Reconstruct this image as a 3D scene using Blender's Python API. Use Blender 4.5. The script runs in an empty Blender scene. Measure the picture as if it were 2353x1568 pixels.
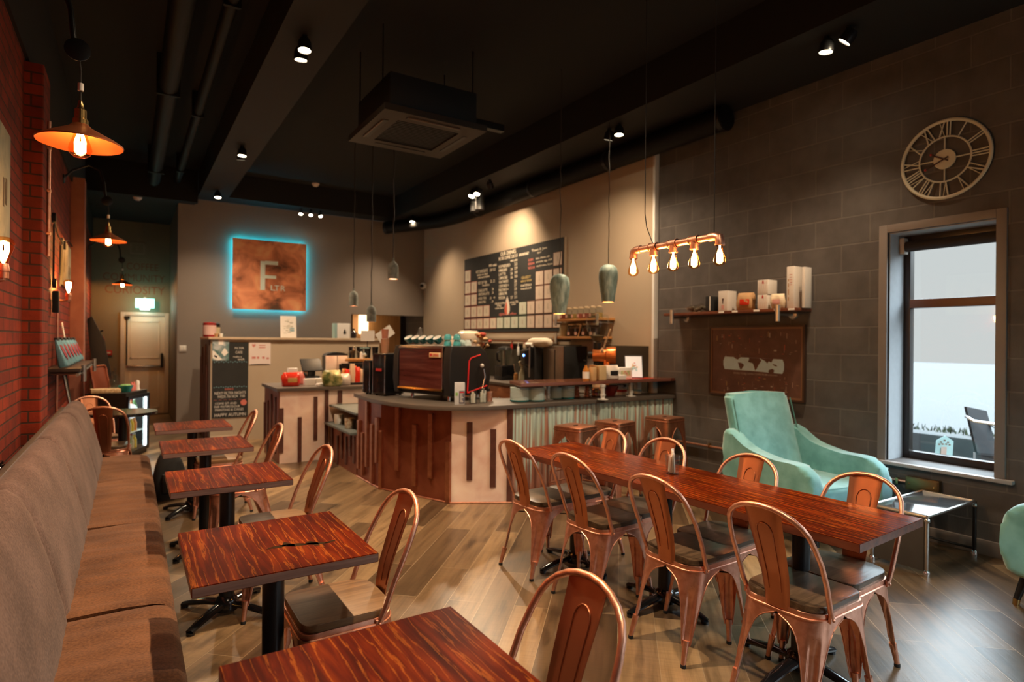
import bpy, bmesh, math, random
from mathutils import Vector, Matrix
random.seed(7)
SC = bpy.context.scene
COL = SC.collection
PI = math.pi
# ------------------------------------------------------------------ camera
FPX = 1370.0
YAW, ROLL, CAMH = math.radians(32.7), math.radians(0.5), 1.48
_f = Vector((math.sin(YAW), math.cos(YAW), 0))
_r0 = Vector((math.cos(YAW), -math.sin(YAW), 0)); _u0 = Vector((0, 0, 1))
_r = math.cos(ROLL) * _r0 + math.sin(ROLL) * _u0
_u = -math.sin(ROLL) * _r0 + math.cos(ROLL) * _u0
CAM = Vector((0, 0, CAMH))
def P(px, py, ax, val):
    """where the sight line through a photo pixel meets a plane of the room"""
    d = _f + (px - 1176.5) / FPX * _r - (py - 784) / FPX * _u
    i = 'xyz'.index(ax)
    return CAM + d * ((val - CAM[i]) / d[i])
# ------------------------------------------------------------------ objects
ORG = {}
def tag(o, label=None, cat=None, group=None, kind=None):
    if label: o['label'] = label
    if cat: o['category'] = cat
    if group: o['group'] = group
    if kind: o['kind'] = kind
    return o
def thing(name, label, cat, loc=(0, 0, 0), group=None, rotz=0):
    o = bpy.data.objects.new(name, None); COL.objects.link(o)
    o.empty_display_size = 0.1
    o.location = loc; o.rotation_euler = (0, 0, rotz)
    ORG[o.name] = Vector((0, 0, 0))
    return tag(o, label, cat, group)
def wthing(name, label, cat, loc, group=None):
    """a thing whose parts are given in room coordinates"""
    o = thing(name, label, cat, loc, group); ORG[o.name] = Vector(loc); return o
def dup(root, loc, rotz=0, label=None, group=None, rot=None):
    r = root.copy(); COL.objects.link(r); r.location = loc
    r.rotation_euler = rot or (0, 0, rotz)
    if label: r['label'] = label
    if group: r['group'] = group
    ORG[r.name] = Vector((0, 0, 0))
    def rec(a, b):
        for ch in list(a.children):
            c = ch.copy(); COL.objects.link(c); c.parent = b
            rec(ch, c)
    rec(root, r)
    return r
class MB:
    def __init__(s): s.bm = bmesh.new(); s.mi = 0
    def _fin(s, geom_faces):
        for f in geom_faces: f.material_index = s.mi
    def box(s, x0, x1, y0, y1, z0, z1, bev=0.0, seg=2, m=None):
        vs = [s.bm.verts.new((x, y, z)) for x in (x0, x1) for y in (y0, y1) for z in (z0, z1)]
        q = [(0, 1, 3, 2), (4, 6, 7, 5), (0, 4, 5, 1), (2, 3, 7, 6), (0, 2, 6, 4), (1, 5, 7, 3)]
        fs = [s.bm.faces.new([vs[i] for i in f]) for f in q]
        s._fin(fs)
        if bev > 0:
            es = list({e for f in fs for e in f.edges})
            r = bmesh.ops.bevel(s.bm, geom=es, offset=bev, segments=seg, affect='EDGES', profile=0.6)
            s._fin(r['faces'])
            vs = list({v for f in r['faces'] for v in f.verts} | {v for v in vs if v.is_valid})
        if m is not None:
            for v in vs: v.co = m @ v.co
        return s
    def prism(s, poly, z0, z1, ax='z', bev=0.0, seg=2, side_mi=None):
        def mk(p, h):
            if ax == 'z': return (p[0], p[1], h)
            if ax == 'x': return (h, p[0], p[1])
            return (p[0], h, p[1])
        a = [s.bm.verts.new(mk(p, z0)) for p in poly]; b = [s.bm.verts.new(mk(p, z1)) for p in poly]
        n = len(poly)
        fs = [s.bm.faces.new(a), s.bm.faces.new(b)]
        sd = [s.bm.faces.new((a[i], a[(i + 1) % n], b[(i + 1) % n], b[i])) for i in range(n)]
        s._fin(fs + sd)
        if side_mi is not None:
            for f in sd: f.material_index = side_mi
        if bev > 0:
            es = list({e for f in fs for e in f.edges})
            r = bmesh.ops.bevel(s.bm, geom=es, offset=bev, segments=seg, affect='EDGES', profile=0.6)
            if side_mi is None: s._fin(r['faces'])
        return s
    def tube(s, pts, r, n=10, closed=False, cap=True, flat=None):
        pts = [Vector(p) for p in pts]; N = len(pts)
        rs = r if isinstance(r, (list, tuple)) else [r] * N
        tans = []
        for i in range(N):
            a = pts[(i - 1) % N] if (closed or i > 0) else pts[i]
            b = pts[(i + 1) % N] if (closed or i < N - 1) else pts[i]
            tans.append((b - a).normalized())
        up = Vector((0, 0, 1)) if abs(tans[0].z) < 0.9 else Vector((1, 0, 0))
        nrm = (up - tans[0] * up.dot(tans[0])).normalized()
        rings = []
        for i in range(N):
            t = tans[i]
            nrm = (nrm - t * nrm.dot(t)).normalized(); bn = t.cross(nrm)
            fx, fy = (1, 1) if flat is None else flat
            rings.append([s.bm.verts.new(pts[i] + (nrm * math.cos(2 * PI * k / n) * fx + bn * math.sin(2 * PI * k / n) * fy) * rs[i]) for k in range(n)])
        fs = []
        for i in range(N if closed else N - 1):
            A, B = rings[i], rings[(i + 1) % N]
            for k in range(n):
                fs.append(s.bm.faces.new((A[k], A[(k + 1) % n], B[(k + 1) % n], B[k])))
        if cap and not closed:
            fs.append(s.bm.faces.new(rings[0][::-1])); fs.append(s.bm.faces.new(rings[-1]))
        s._fin(fs); return s
    def cyl(s, a, b, r0, r1=None, n=20):
        return s.tube([a, b], [r0, r0 if r1 is None else r1], n)
    def lathe(s, prof, c=(0, 0, 0), n=24, m=None, cap=True):
        c = Vector(c); rings = []
        for (r, z) in prof:
            if r < 1e-5: rings.append([s.bm.verts.new(c + Vector((0, 0, z)))])
            else: rings.append([s.bm.verts.new(c + Vector((r * math.cos(2 * PI * k / n), r * math.sin(2 * PI * k / n), z))) for k in range(n)])
        fs = []
        for A, B in zip(rings, rings[1:]):
            for k in range(n):
                a0, a1 = A[k % len(A)], A[(k + 1) % n % len(A)]
                b0, b1 = B[k % len(B)], B[(k + 1) % n % len(B)]
                vs = [a0, a1, b1, b0]; vv = []
                for v in vs:
                    if v not in vv: vv.append(v)
                if len(vv) >= 3: fs.append(s.bm.faces.new(vv))
        if cap:
            for R in (rings[0], rings[-1]):
                if len(R) > 2:
                    try: fs.append(s.bm.faces.new(R))
                    except ValueError: pass
        s._fin(fs)
        if m is not None:
            for R in rings:
                for v in R: v.co = m @ v.co
        return s
    def ball(s, c, r, n=14, sc=(1, 1, 1)):
        r_ = bmesh.ops.create_uvsphere(s.bm, u_segments=n, v_segments=max(6, n // 2 + 2), radius=1.0)
        fs = set()
        for v in r_['verts']:
            v.co = Vector((v.co.x * r * sc[0] + c[0], v.co.y * r * sc[1] + c[1], v.co.z * r * sc[2] + c[2]))
            fs.update(v.link_faces)
        s._fin(fs); return s
    def grid(s, fn, nu, nv, wrap_u=False):
        V_ = [[s.bm.verts.new(fn(i / (nu if wrap_u else nu - 1), j / (nv - 1))) for j in range(nv)] for i in range(nu)]
        fs = []
        for i in range(nu if wrap_u else nu - 1):
            for j in range(nv - 1):
                fs.append(s.bm.faces.new((V_[i][j], V_[(i + 1) % nu][j], V_[(i + 1) % nu][j + 1], V_[i][j + 1])))
        s._fin(fs); return s
    def quad(s, pts):
        s._fin([s.bm.faces.new([s.bm.verts.new(p) for p in pts])]); return s
    def solid(s, t):
        bmesh.ops.recalc_face_normals(s.bm, faces=s.bm.faces[:])
        bmesh.ops.solidify(s.bm, geom=s.bm.faces[:], thickness=t); return s
    def xf(s, m):
        for v in s.bm.verts: v.co = m @ v.co
        return s
    def build(s, name, mat, parent=None, label=None, smooth=True, ang=40, sub=0):
        bmesh.ops.recalc_face_normals(s.bm, faces=s.bm.faces[:])
        me = bpy.data.meshes.new(name); s.bm.to_mesh(me); s.bm.free()
        for m in (mat if isinstance(mat, (list, tuple)) else [mat]): me.materials.append(m)
        o = bpy.data.objects.new(name, me); COL.objects.link(o)
        if parent is not None:
            org = ORG[parent.name]; me.transform(Matrix.Translation(-org)); o.parent = parent; ORG[o.name] = org
        else:
            vs = [v.co for v in me.vertices]
            lo = Vector([min(v[i] for v in vs) for i in range(3)]); hi = Vector([max(v[i] for v in vs) for i in range(3)])
            c = Vector(((lo.x + hi.x) / 2, (lo.y + hi.y) / 2, lo.z))
            me.transform(Matrix.Translation(-c)); o.location = c; ORG[o.name] = c
        if smooth:
            for p in me.polygons: p.use_smooth = True
            me.set_sharp_from_angle(angle=math.radians(ang))
        if sub:
            md = o.modifiers.new('soft', 'SUBSURF'); md.levels = sub; md.render_levels = sub
        if label: o['label'] = label
        return o
def struct(name, mb, mat, parent=None, label=None, **k):
    o = mb.build(name, mat, parent, **k)
    if parent is None: o['kind'] = 'structure'
    if label: o['label'] = label
    return o
def rrect(x0, x1, y0, y1, r, n=5):
    """rounded rectangle; r one radius or four (x0y0, x1y0, x1y1, x0y1)"""
    rr = r if isinstance(r, (list, tuple)) else [r] * 4
    cs = [(x0 + rr[0], y0 + rr[0], PI, rr[0]), (x1 - rr[1], y0 + rr[1], 1.5 * PI, rr[1]), (x1 - rr[2], y1 - rr[2], 0, rr[2]), (x0 + rr[3], y1 - rr[3], PI / 2, rr[3])]
    out = []
    for cx, cy, a0, r_ in cs:
        for k in range(n + 1):
            a = a0 + PI / 2 * k / n
            out.append((cx + r_ * math.cos(a), cy + r_ * math.sin(a)))
    return out
def text_mesh(txt, size, ext=0.001, align='LEFT'):
    cu = bpy.data.curves.new('txt', 'FONT'); cu.body = txt; cu.size = size; cu.extrude = ext; cu.align_x = align
    cu.resolution_u = 3
    ob = bpy.data.objects.new('txt', cu); COL.objects.link(ob)
    dg = bpy.context.evaluated_depsgraph_get(); dg.update()
    me = bpy.data.meshes.new_from_object(ob.evaluated_get(dg))
    bpy.data.objects.remove(ob); bpy.data.curves.remove(cu)
    return me
def lettering(items, name, mat, parent, basis, ext=0.001, label=None):
    """items: (text, u, v, size[, width]); basis: origin, u dir, v dir, normal in room coordinates; all lines one mesh"""
    o0, ud, vd, nd = [Vector(b) for b in basis]
    bm = bmesh.new()
    M = Matrix((ud, vd, nd)).transposed().to_4x4(); M.translation = o0
    for it in items:
        me = text_mesh(it[0], it[3], ext, 'LEFT')
        if len(it) > 4 and len(me.vertices):
            w = max(v.co.x for v in me.vertices) - min(v.co.x for v in me.vertices); k = it[4] / max(w, 1e-6)
        else: k = 1.0
        me.transform(M @ Matrix.Translation((it[1], it[2], ext)) @ Matrix.Diagonal((k, 1, 1, 1)))
        bm.from_mesh(me); bpy.data.meshes.remove(me)
    mb = MB(); mb.bm.free(); mb.bm = bm
    return mb.build(name, mat, parent, label, smooth=False)
# ------------------------------------------------------------------ materials
_M = {}
def _bs(name):
    m = bpy.data.materials.new(name); m.use_nodes = True
    nt = m.node_tree; b = nt.nodes['Principled BSDF']
    return m, nt, b
def setin(b, **k):
    for n, v in k.items():
        n = {'rough': 'Roughness', 'metal': 'Metallic', 'spec': 'Specular IOR Level', 'coat': 'Coat Weight', 'coatr': 'Coat Roughness', 'sheen': 'Sheen Weight', 'trans': 'Transmission Weight', 'ior': 'IOR'}.get(n, n)
        b.inputs[n].default_value = v
def lin(c):
    """display colour (0-255) to linear"""
    f = lambda v: (v / 255 / 12.92) if v <= 10 else ((v / 255 + 0.055) / 1.055) ** 2.4
    return (f(c[0]), f(c[1]), f(c[2]), 1)
def plain(name, col, rough=0.5, metal=0.0, var=0.12, scale=18, bump=0.0, bscale=120, **k):
    """one colour with a little procedural unevenness"""
    if name in _M: return _M[name]
    m, nt, b = _bs(name); N = nt.nodes; L = nt.links
    col = col if len(col) == 4 else lin(col)
    tc = N.new('ShaderNodeTexCoord'); nz = N.new('ShaderNodeTexNoise'); nz.inputs['Scale'].default_value = scale; nz.inputs['Detail'].default_value = 4
    L.new(tc.outputs['Object'], nz.inputs['Vector'])
    mx = N.new('ShaderNodeMix'); mx.data_type = 'RGBA'; mx.blend_type = 'MIX'
    mx.inputs[6].default_value = tuple(c * (1 - var) for c in col[:3]) + (1,); mx.inputs[7].default_value = tuple(min(1, c * (1 + var)) for c in col[:3]) + (1,)
    L.new(nz.outputs['Fac'], mx.inputs[0]); L.new(mx.outputs[2], b.inputs['Base Color'])
    setin(b, rough=rough, metal=metal, **k)
    if bump:
        n2 = N.new('ShaderNodeTexNoise'); n2.inputs['Scale'].default_value = bscale; n2.inputs['Detail'].default_value = 5
        L.new(tc.outputs['Object'], n2.inputs['Vector'])
        bp = N.new('ShaderNodeBump'); bp.inputs['Strength'].default_value = bump; bp.inputs['Distance'].default_value = 0.01
        L.new(n2.outputs['Fac'], bp.inputs['Height']); L.new(bp.outputs['Normal'], b.inputs['Normal'])
    _M[name] = m; return m
def emit(name, col, strength):
    if name in _M: return _M[name]
    m, nt, b = _bs(name)
    setin(b, rough=0.4); b.inputs['Base Color'].default_value = col if len(col) == 4 else lin(col)
    b.inputs['Emission Color'].default_value = col if len(col) == 4 else lin(col); b.inputs['Emission Strength'].default_value = strength
    _M[name] = m; return m
def ramp(nt, stops, interp='LINEAR'):
    r = nt.nodes.new('ShaderNodeValToRGB'); r.color_ramp.interpolation = interp
    e = r.color_ramp.elements
    while len(e) > 1: e.remove(e[-1])
    e[0].position, e[0].color = stops[0][0], stops[0][1]
    for p, c in stops[1:]:
        x = e.new(p); x.color = c
    return r
def glass(name='clear_glass', tint=(0.9, 0.93, 0.92, 1), refl=1.0, rough=0.02):
    """thin glass: light passes, surface reflects"""
    if name in _M: return _M[name]
    m = bpy.data.materials.new(name); m.use_nodes = True; nt = m.node_tree; N = nt.nodes; L = nt.links
    N.remove(N['Principled BSDF']); out = N['Material Output']
    tr = N.new('ShaderNodeBsdfTransparent'); tr.inputs[0].default_value = tint
    gl = N.new('ShaderNodeBsdfGlossy'); gl.inputs['Roughness'].default_value = rough
    fr = N.new('ShaderNodeLayerWeight'); pw = N.new('ShaderNodeMath'); pw.operation = 'POWER'; pw.inputs[1].default_value = 4; L.new(fr.outputs['Facing'], pw.inputs[0])
    mu = N.new('ShaderNodeMath'); mu.operation = 'MULTIPLY_ADD'; mu.inputs[1].default_value = 0.7 * refl; mu.inputs[2].default_value = 0.04 * refl; L.new(pw.outputs[0], mu.inputs[0])
    mx = N.new('ShaderNodeMixShader'); L.new(mu.outputs[0], mx.inputs[0]); L.new(tr.outputs[0], mx.inputs[1]); L.new(gl.outputs[0], mx.inputs[2]); L.new(mx.outputs[0], out.inputs[0])
    _M[name] = m; return m
def wallcoords(nt):
    """(along the wall, height) whichever way the wall faces"""
    N = nt.nodes; L = nt.links
    g = N.new('ShaderNodeNewGeometry'); sp = N.new('ShaderNodeSeparateXYZ'); L.new(g.outputs['Position'], sp.inputs[0])
    sn = N.new('ShaderNodeSeparateXYZ'); L.new(g.outputs['True Normal'], sn.inputs[0])
    ab = N.new('ShaderNodeMath'); ab.operation = 'ABSOLUTE'; L.new(sn.outputs[0], ab.inputs[0])
    gt = N.new('ShaderNodeMath'); gt.operation = 'GREATER_THAN'; gt.inputs[1].default_value = 0.5; L.new(ab.outputs[0], gt.inputs[0])
    mx = N.new('ShaderNodeMix'); L.new(gt.outputs[0], mx.inputs[0]); L.new(sp.outputs[0], mx.inputs[2]); L.new(sp.outputs[1], mx.inputs[3])
    cb = N.new('ShaderNodeCombineXYZ'); L.new(mx.outputs[0], cb.inputs[0]); L.new(sp.outputs[2], cb.inputs[1])
    return cb.outputs[0], g
def masonry(name, c1, c2, cm, bw, bh, mort, rough, bump, streak=0.0, var=0.25, mbias=0):
    m, nt, b = _bs(name); N = nt.nodes; L = nt.links
    vec, g = wallcoords(nt)
    br = N.new('ShaderNodeTexBrick'); br.offset = 0.5; br.squash = 1.0
    for k, v in (('Color1', c1), ('Color2', c2), ('Mortar', cm)): br.inputs[k].default_value = v
    br.inputs['Scale'].default_value = 1; br.inputs['Mortar Size'].default_value = mort; br.inputs['Brick Width'].default_value = bw; br.inputs['Row Height'].default_value = bh
    br.inputs['Mortar Smooth'].default_value = 0.3; br.inputs['Bias'].default_value = mbias
    L.new(vec, br.inputs['Vector'])
    nz = N.new('ShaderNodeTexNoise'); nz.inputs['Scale'].default_value = 6; nz.inputs['Detail'].default_value = 8; L.new(g.outputs['Position'], nz.inputs['Vector'])
    rp = ramp(nt, [(0.25, (1 - var,) * 3 + (1,)), (0.75, (1 + var,) * 3 + (1,))]); L.new(nz.outputs['Fac'], rp.inputs[0])
    mu = N.new('ShaderNodeMix'); mu.data_type = 'RGBA'; mu.blend_type = 'MULTIPLY'; mu.inputs[0].default_value = 1; L.new(br.outputs['Color'], mu.inputs[6]); L.new(rp.outputs[0], mu.inputs[7])
    L.new(mu.outputs[2], b.inputs['Base Color']); setin(b, rough=rough, spec=0.3)
    mp = N.new('ShaderNodeMapping'); L.new(vec, mp.inputs[0]); mp.inputs['Scale'].default_value = (90, 6, 1) if streak else (60, 60, 60)
    n2 = N.new('ShaderNodeTexNoise'); n2.inputs['Scale'].default_value = 1; n2.inputs['Detail'].default_value = 3; L.new(mp.outputs[0], n2.inputs['Vector'])
    ad = N.new('ShaderNodeMath'); ad.operation = 'MULTIPLY_ADD'; ad.inputs[1].default_value = streak or 0.25; L.new(n2.outputs['Fac'], ad.inputs[0])
    sg = N.new('ShaderNodeMath'); sg.operation = 'MULTIPLY'; sg.inputs[1].default_value = -1.0; L.new(br.outputs['Fac'], sg.inputs[0]); L.new(sg.outputs[0], ad.inputs[2])
    bp = N.new('ShaderNodeBump'); bp.inputs['Strength'].default_value = bump; bp.inputs['Distance'].default_value = 0.008
    L.new(ad.outputs[0], bp.inputs['Height']); L.new(bp.outputs['Normal'], b.inputs['Normal'])
    return m
def floorwood():
    m, nt, b = _bs('plank_floor'); N = nt.nodes; L = nt.links
    g = N.new('ShaderNodeNewGeometry'); mp = N.new('ShaderNodeMapping'); mp.inputs['Rotation'].default_value = (0, 0, math.radians(-47)); L.new(g.outputs['Position'], mp.inputs[0])
    br = N.new('ShaderNodeTexBrick'); br.offset = 0.37; br.inputs['Scale'].default_value = 1
    br.inputs['Brick Width'].default_value = 1.25; br.inputs['Row Height'].default_value = 0.19; br.inputs['Mortar Size'].default_value = 0.0016
    br.inputs['Color1'].default_value = (0.0, 0, 0, 1); br.inputs['Color2'].default_value = (1, 1, 1, 1); br.inputs['Mortar'].default_value = (0.5, 0.5, 0.5, 1)
    L.new(mp.outputs[0], br.inputs['Vector'])
    # plank tone
    rp = ramp(nt, [(0.0, lin((66, 50, 34))), (0.5, lin((107, 85, 60))), (1.0, lin((150, 122, 88)))]); L.new(br.outputs['Color'], rp.inputs[0])
    # grain stretched along the plank, shifted per plank
    m2 = N.new('ShaderNodeMapping'); m2.inputs['Scale'].default_value = (1.6, 22, 1); L.new(mp.outputs[0], m2.inputs[0])
    av = N.new('ShaderNodeVectorMath'); av.operation = 'ADD'; L.new(m2.outputs[0], av.inputs[0])
    sc = N.new('ShaderNodeVectorMath'); sc.operation = 'SCALE'; sc.inputs['Scale'].default_value = 37; L.new(br.outputs['Color'], sc.inputs[0]); L.new(sc.outputs[0], av.inputs[1])
    nz = N.new('ShaderNodeTexNoise'); nz.inputs['Scale'].default_value = 1; nz.inputs['Detail'].default_value = 9; nz.inputs['Roughness'].default_value = 0.65; L.new(av.outputs[0], nz.inputs['Vector'])
    r2 = ramp(nt, [(0.3, (0.5, 0.48, 0.45, 1)), (0.52, (1, 1, 1, 1)), (0.75, (1.3, 1.3, 1.3, 1))]); L.new(nz.outputs['Fac'], r2.inputs[0])
    mu = N.new('ShaderNodeMix'); mu.data_type = 'RGBA'; mu.blend_type = 'MULTIPLY'; mu.inputs[0].default_value = 1; L.new(rp.outputs[0], mu.inputs[6]); L.new(r2.outputs[0], mu.inputs[7])
    # knots and worn dark patches
    m3 = N.new('ShaderNodeMapping'); m3.inputs['Scale'].default_value = (2.2, 7, 1); L.new(mp.outputs[0], m3.inputs[0])
    n3 = N.new('ShaderNodeTexNoise'); n3.inputs['Scale'].default_value = 1.0; n3.inputs['Detail'].default_value = 6; L.new(m3.outputs[0], n3.inputs['Vector'])
    r3 = ramp(nt, [(0.57, (1, 1, 1, 1)), (0.70, (0.3, 0.28, 0.27, 1))]); L.new(n3.outputs['Fac'], r3.inputs[0])
    mu2 = N.new('ShaderNodeMix'); mu2.data_type = 'RGBA'; mu2.blend_type = 'MULTIPLY'; mu2.inputs[0].default_value = 0.85; L.new(mu.outputs[2], mu2.inputs[6]); L.new(r3.outputs[0], mu2.inputs[7])
    # saw marks across some boards
    m4 = N.new('ShaderNodeMapping'); m4.inputs['Scale'].default_value = (95, 3, 1); L.new(mp.outputs[0], m4.inputs[0])
    n4 = N.new('ShaderNodeTexNoise'); n4.inputs['Scale'].default_value = 1; n4.inputs['Detail'].default_value = 2; L.new(m4.outputs[0], n4.inputs['Vector'])
    r4 = ramp(nt, [(0.35, (0.82, 0.8, 0.78, 1)), (0.6, (1, 1, 1, 1))]); L.new(n4.outputs['Fac'], r4.inputs[0])
    mu4 = N.new('ShaderNodeMix'); mu4.data_type = 'RGBA'; mu4.blend_type = 'MULTIPLY'; mu4.inputs[0].default_value = 0.7; L.new(mu2.outputs[2], mu4.inputs[6]); L.new(r4.outputs[0], mu4.inputs[7])
    # joints
    mj = N.new('ShaderNodeMix'); mj.data_type = 'RGBA'; mj.inputs[7].default_value = lin((150, 128, 100)); L.new(br.outputs['Fac'], mj.inputs[0]); L.new(mu4.outputs[2], mj.inputs[6])
    L.new(mj.outputs[2], b.inputs['Base Color'])
    setin(b, rough=0.33, spec=0.6)
    bp = N.new('ShaderNodeBump'); bp.inputs['Strength'].default_value = 0.25; bp.inputs['Distance'].default_value = 0.004
    sb = N.new('ShaderNodeMath'); sb.operation = 'SUBTRACT'; L.new(nz.outputs['Fac'], sb.inputs[0]); L.new(br.outputs['Fac'], sb.inputs[1])
    L.new(sb.outputs[0], bp.inputs['Height']); L.new(bp.outputs['Normal'], b.inputs['Normal'])
    return m
def wood(name, dark, mid, light, along='y', scale=1.0, rough=0.3, streak=True, coat=0.0, bump=0.08):
    """figured timber: long grain with wavy pale streaks"""
    if name in _M: return _M[name]
    m, nt, b = _bs(name); N = nt.nodes; L = nt.links
    tc = N.new('ShaderNodeTexCoord')
    oi = N.new('ShaderNodeObjectInfo')
    ad = N.new('ShaderNodeVectorMath'); ad.operation = 'ADD'; L.new(tc.outputs['Object'], ad.inputs[0])
    sc = N.new('ShaderNodeVectorMath'); sc.operation = 'SCALE'; sc.inputs['Scale'].default_value = 9; L.new(oi.outputs['Random'], sc.inputs[0]); L.new(sc.outputs[0], ad.inputs[1])
    mp = N.new('ShaderNodeMapping'); L.new(ad.outputs[0], mp.inputs[0])
    s = {'y': (26, 2.2, 26), 'x': (2.2, 26, 26), 'z': (26, 26, 2.2)}[along]
    mp.inputs['Scale'].default_value = tuple(v * scale for v in s)
    nz = N.new('ShaderNodeTexNoise'); nz.inputs['Scale'].default_value = 1; nz.inputs['Detail'].default_value = 8; nz.inputs['Roughness'].default_value = 0.6; nz.inputs['Distortion'].default_value = 0.6
    L.new(mp.outputs[0], nz.inputs['Vector'])
    rp = ramp(nt, [(0.28, dark), (0.5, mid), (0.74, light)]); L.new(nz.outputs['Fac'], rp.inputs[0])
    last = rp.outputs[0]
    if streak:
        wv = N.new('ShaderNodeTexWave'); wv.wave_type = 'BANDS'; wv.bands_direction = {'y': 'X', 'x': 'Y', 'z': 'X'}[along]
        wv.inputs['Scale'].default_value = 1.5 * scale; wv.inputs['Distortion'].default_value = 11; wv.inputs['Detail'].default_value = 6; wv.inputs['Detail Scale'].default_value = 2.2; wv.inputs['Detail Roughness'].default_value = 0.62
        m2 = N.new('ShaderNodeMapping'); m2.inputs['Scale'].default_value = {'y': (7.5, 0.55, 1), 'x': (0.55, 7.5, 1), 'z': (7.5, 7.5, .55)}[along]; L.new(ad.outputs[0], m2.inputs[0]); L.new(m2.outputs[0], wv.inputs['Vector'])
        r2 = ramp(nt, [(0.93, (0, 0, 0, 1)), (0.985, (1, 1, 1, 1))]); L.new(wv.outputs['Fac'], r2.inputs[0])
        mx = N.new('ShaderNodeMix'); mx.data_type = 'RGBA'; L.new(r2.outputs[0], mx.inputs[0]); L.new(last, mx.inputs[6]); mx.inputs[7].default_value = (0.46, 0.14, 0.018, 1)
        mm = N.new('ShaderNodeMath'); mm.operation = 'MULTIPLY'; mm.inputs[1].default_value = 0.38; L.new(r2.outputs[0], mm.inputs[0]); L.new(mm.outputs[0], mx.inputs[0])
        last = mx.outputs[2]
        n5 = N.new('ShaderNodeTexNoise'); n5.inputs['Scale'].default_value = 3.0; n5.inputs['Detail'].default_value = 3; L.new(ad.outputs[0], n5.inputs['Vector'])
        r5 = ramp(nt, [(0.35, (0.6, 0.55, 0.5, 1)), (0.6, (1.1, 1.05, 1, 1))]); L.new(n5.outputs['Fac'], r5.inputs[0])
        m5 = N.new('ShaderNodeMix'); m5.data_type = 'RGBA'; m5.blend_type = 'MULTIPLY'; m5.inputs[0].default_value = 1; L.new(last, m5.inputs[6]); L.new(r5.outputs[0], m5.inputs[7]); last = m5.outputs[2]
    L.new(last, b.inputs['Base Color']); setin(b, rough=rough, coat=coat, coatr=0.15, spec=0.03 if streak else 0.5)
    bp = N.new('ShaderNodeBump'); bp.inputs['Strength'].default_value = bump; bp.inputs['Distance'].default_value = 0.003; L.new(nz.outputs['Fac'], bp.inputs['Height']); L.new(bp.outputs['Normal'], b.inputs['Normal'])
    _M[name] = m; return m
def mottled(name, stops, scale, rough, metal, detail=6, bump=0.0, stretch=(1, 1, 1), rough2=None, dist=0.5):
    if name in _M: return _M[name]
    m, nt, b = _bs(name); N = nt.nodes; L = nt.links
    g = N.new('ShaderNodeNewGeometry'); mp = N.new('ShaderNodeMapping'); mp.inputs['Scale'].default_value = stretch; L.new(g.outputs['Position'], mp.inputs[0])
    nz = N.new('ShaderNodeTexNoise'); nz.inputs['Scale'].default_value = scale; nz.inputs['Detail'].default_value = detail; nz.inputs['Distortion'].default_value = dist; L.new(mp.outputs[0], nz.inputs['Vector'])
    rp = ramp(nt, stops); L.new(nz.outputs['Fac'], rp.inputs[0]); L.new(rp.outputs[0], b.inputs['Base Color'])
    setin(b, rough=rough, metal=metal)
    if rough2 is not None:
        mr = N.new('ShaderNodeMapRange'); mr.inputs[3].default_value = rough; mr.inputs[4].default_value = rough2; L.new(nz.outputs['Fac'], mr.inputs[0]); L.new(mr.outputs[0], b.inputs['Roughness'])
    if bump:
        bp = N.new('ShaderNodeBump'); bp.inputs['Strength'].default_value = bump; bp.inputs['Distance'].default_value = 0.004; L.new(nz.outputs['Fac'], bp.inputs['Height']); L.new(bp.outputs['Normal'], b.inputs['Normal'])
    _M[name] = m; return m
def fabric(name, c1, c2, scale=160, rough=0.95, sheen=0.3, bump=0.35):
    if name in _M: return _M[name]
    m, nt, b = _bs(name); N = nt.nodes; L = nt.links
    tc = N.new('ShaderNodeTexCoord')
    nz = N.new('ShaderNodeTexNoise'); nz.inputs['Scale'].default_value = scale; nz.inputs['Detail'].default_value = 3; L.new(tc.outputs['Object'], nz.inputs['Vector'])
    n2 = N.new('ShaderNodeTexNoise'); n2.inputs['Scale'].default_value = 4; n2.inputs['Detail'].default_value = 5; L.new(tc.outputs['Object'], n2.inputs['Vector'])
    av = N.new('ShaderNodeMath'); av.operation = 'MULTIPLY_ADD'; av.inputs[1].default_value = 0.5; L.new(nz.outputs['Fac'], av.inputs[0])
    hm = N.new('ShaderNodeMath'); hm.operation = 'MULTIPLY'; hm.inputs[1].default_value = 0.5; L.new(n2.outputs['Fac'], hm.inputs[0]); L.new(hm.outputs[0], av.inputs[2])
    rp = ramp(nt, [(0.38, c1), (0.62, c2)]); L.new(av.outputs[0], rp.inputs[0]); L.new(rp.outputs[0], b.inputs['Base Color'])
    setin(b, rough=rough, sheen=sheen, spec=0.2)
    bp = N.new('ShaderNodeBump'); bp.inputs['Strength'].default_value = bump; bp.inputs['Distance'].default_value = 0.002; L.new(nz.outputs['Fac'], bp.inputs['Height']); L.new(bp.outputs['Normal'], b.inputs['Normal'])
    _M[name] = m; return m
def oneoff(name, f):
    if name not in _M: _M[name] = f()
    return _M[name]
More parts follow.
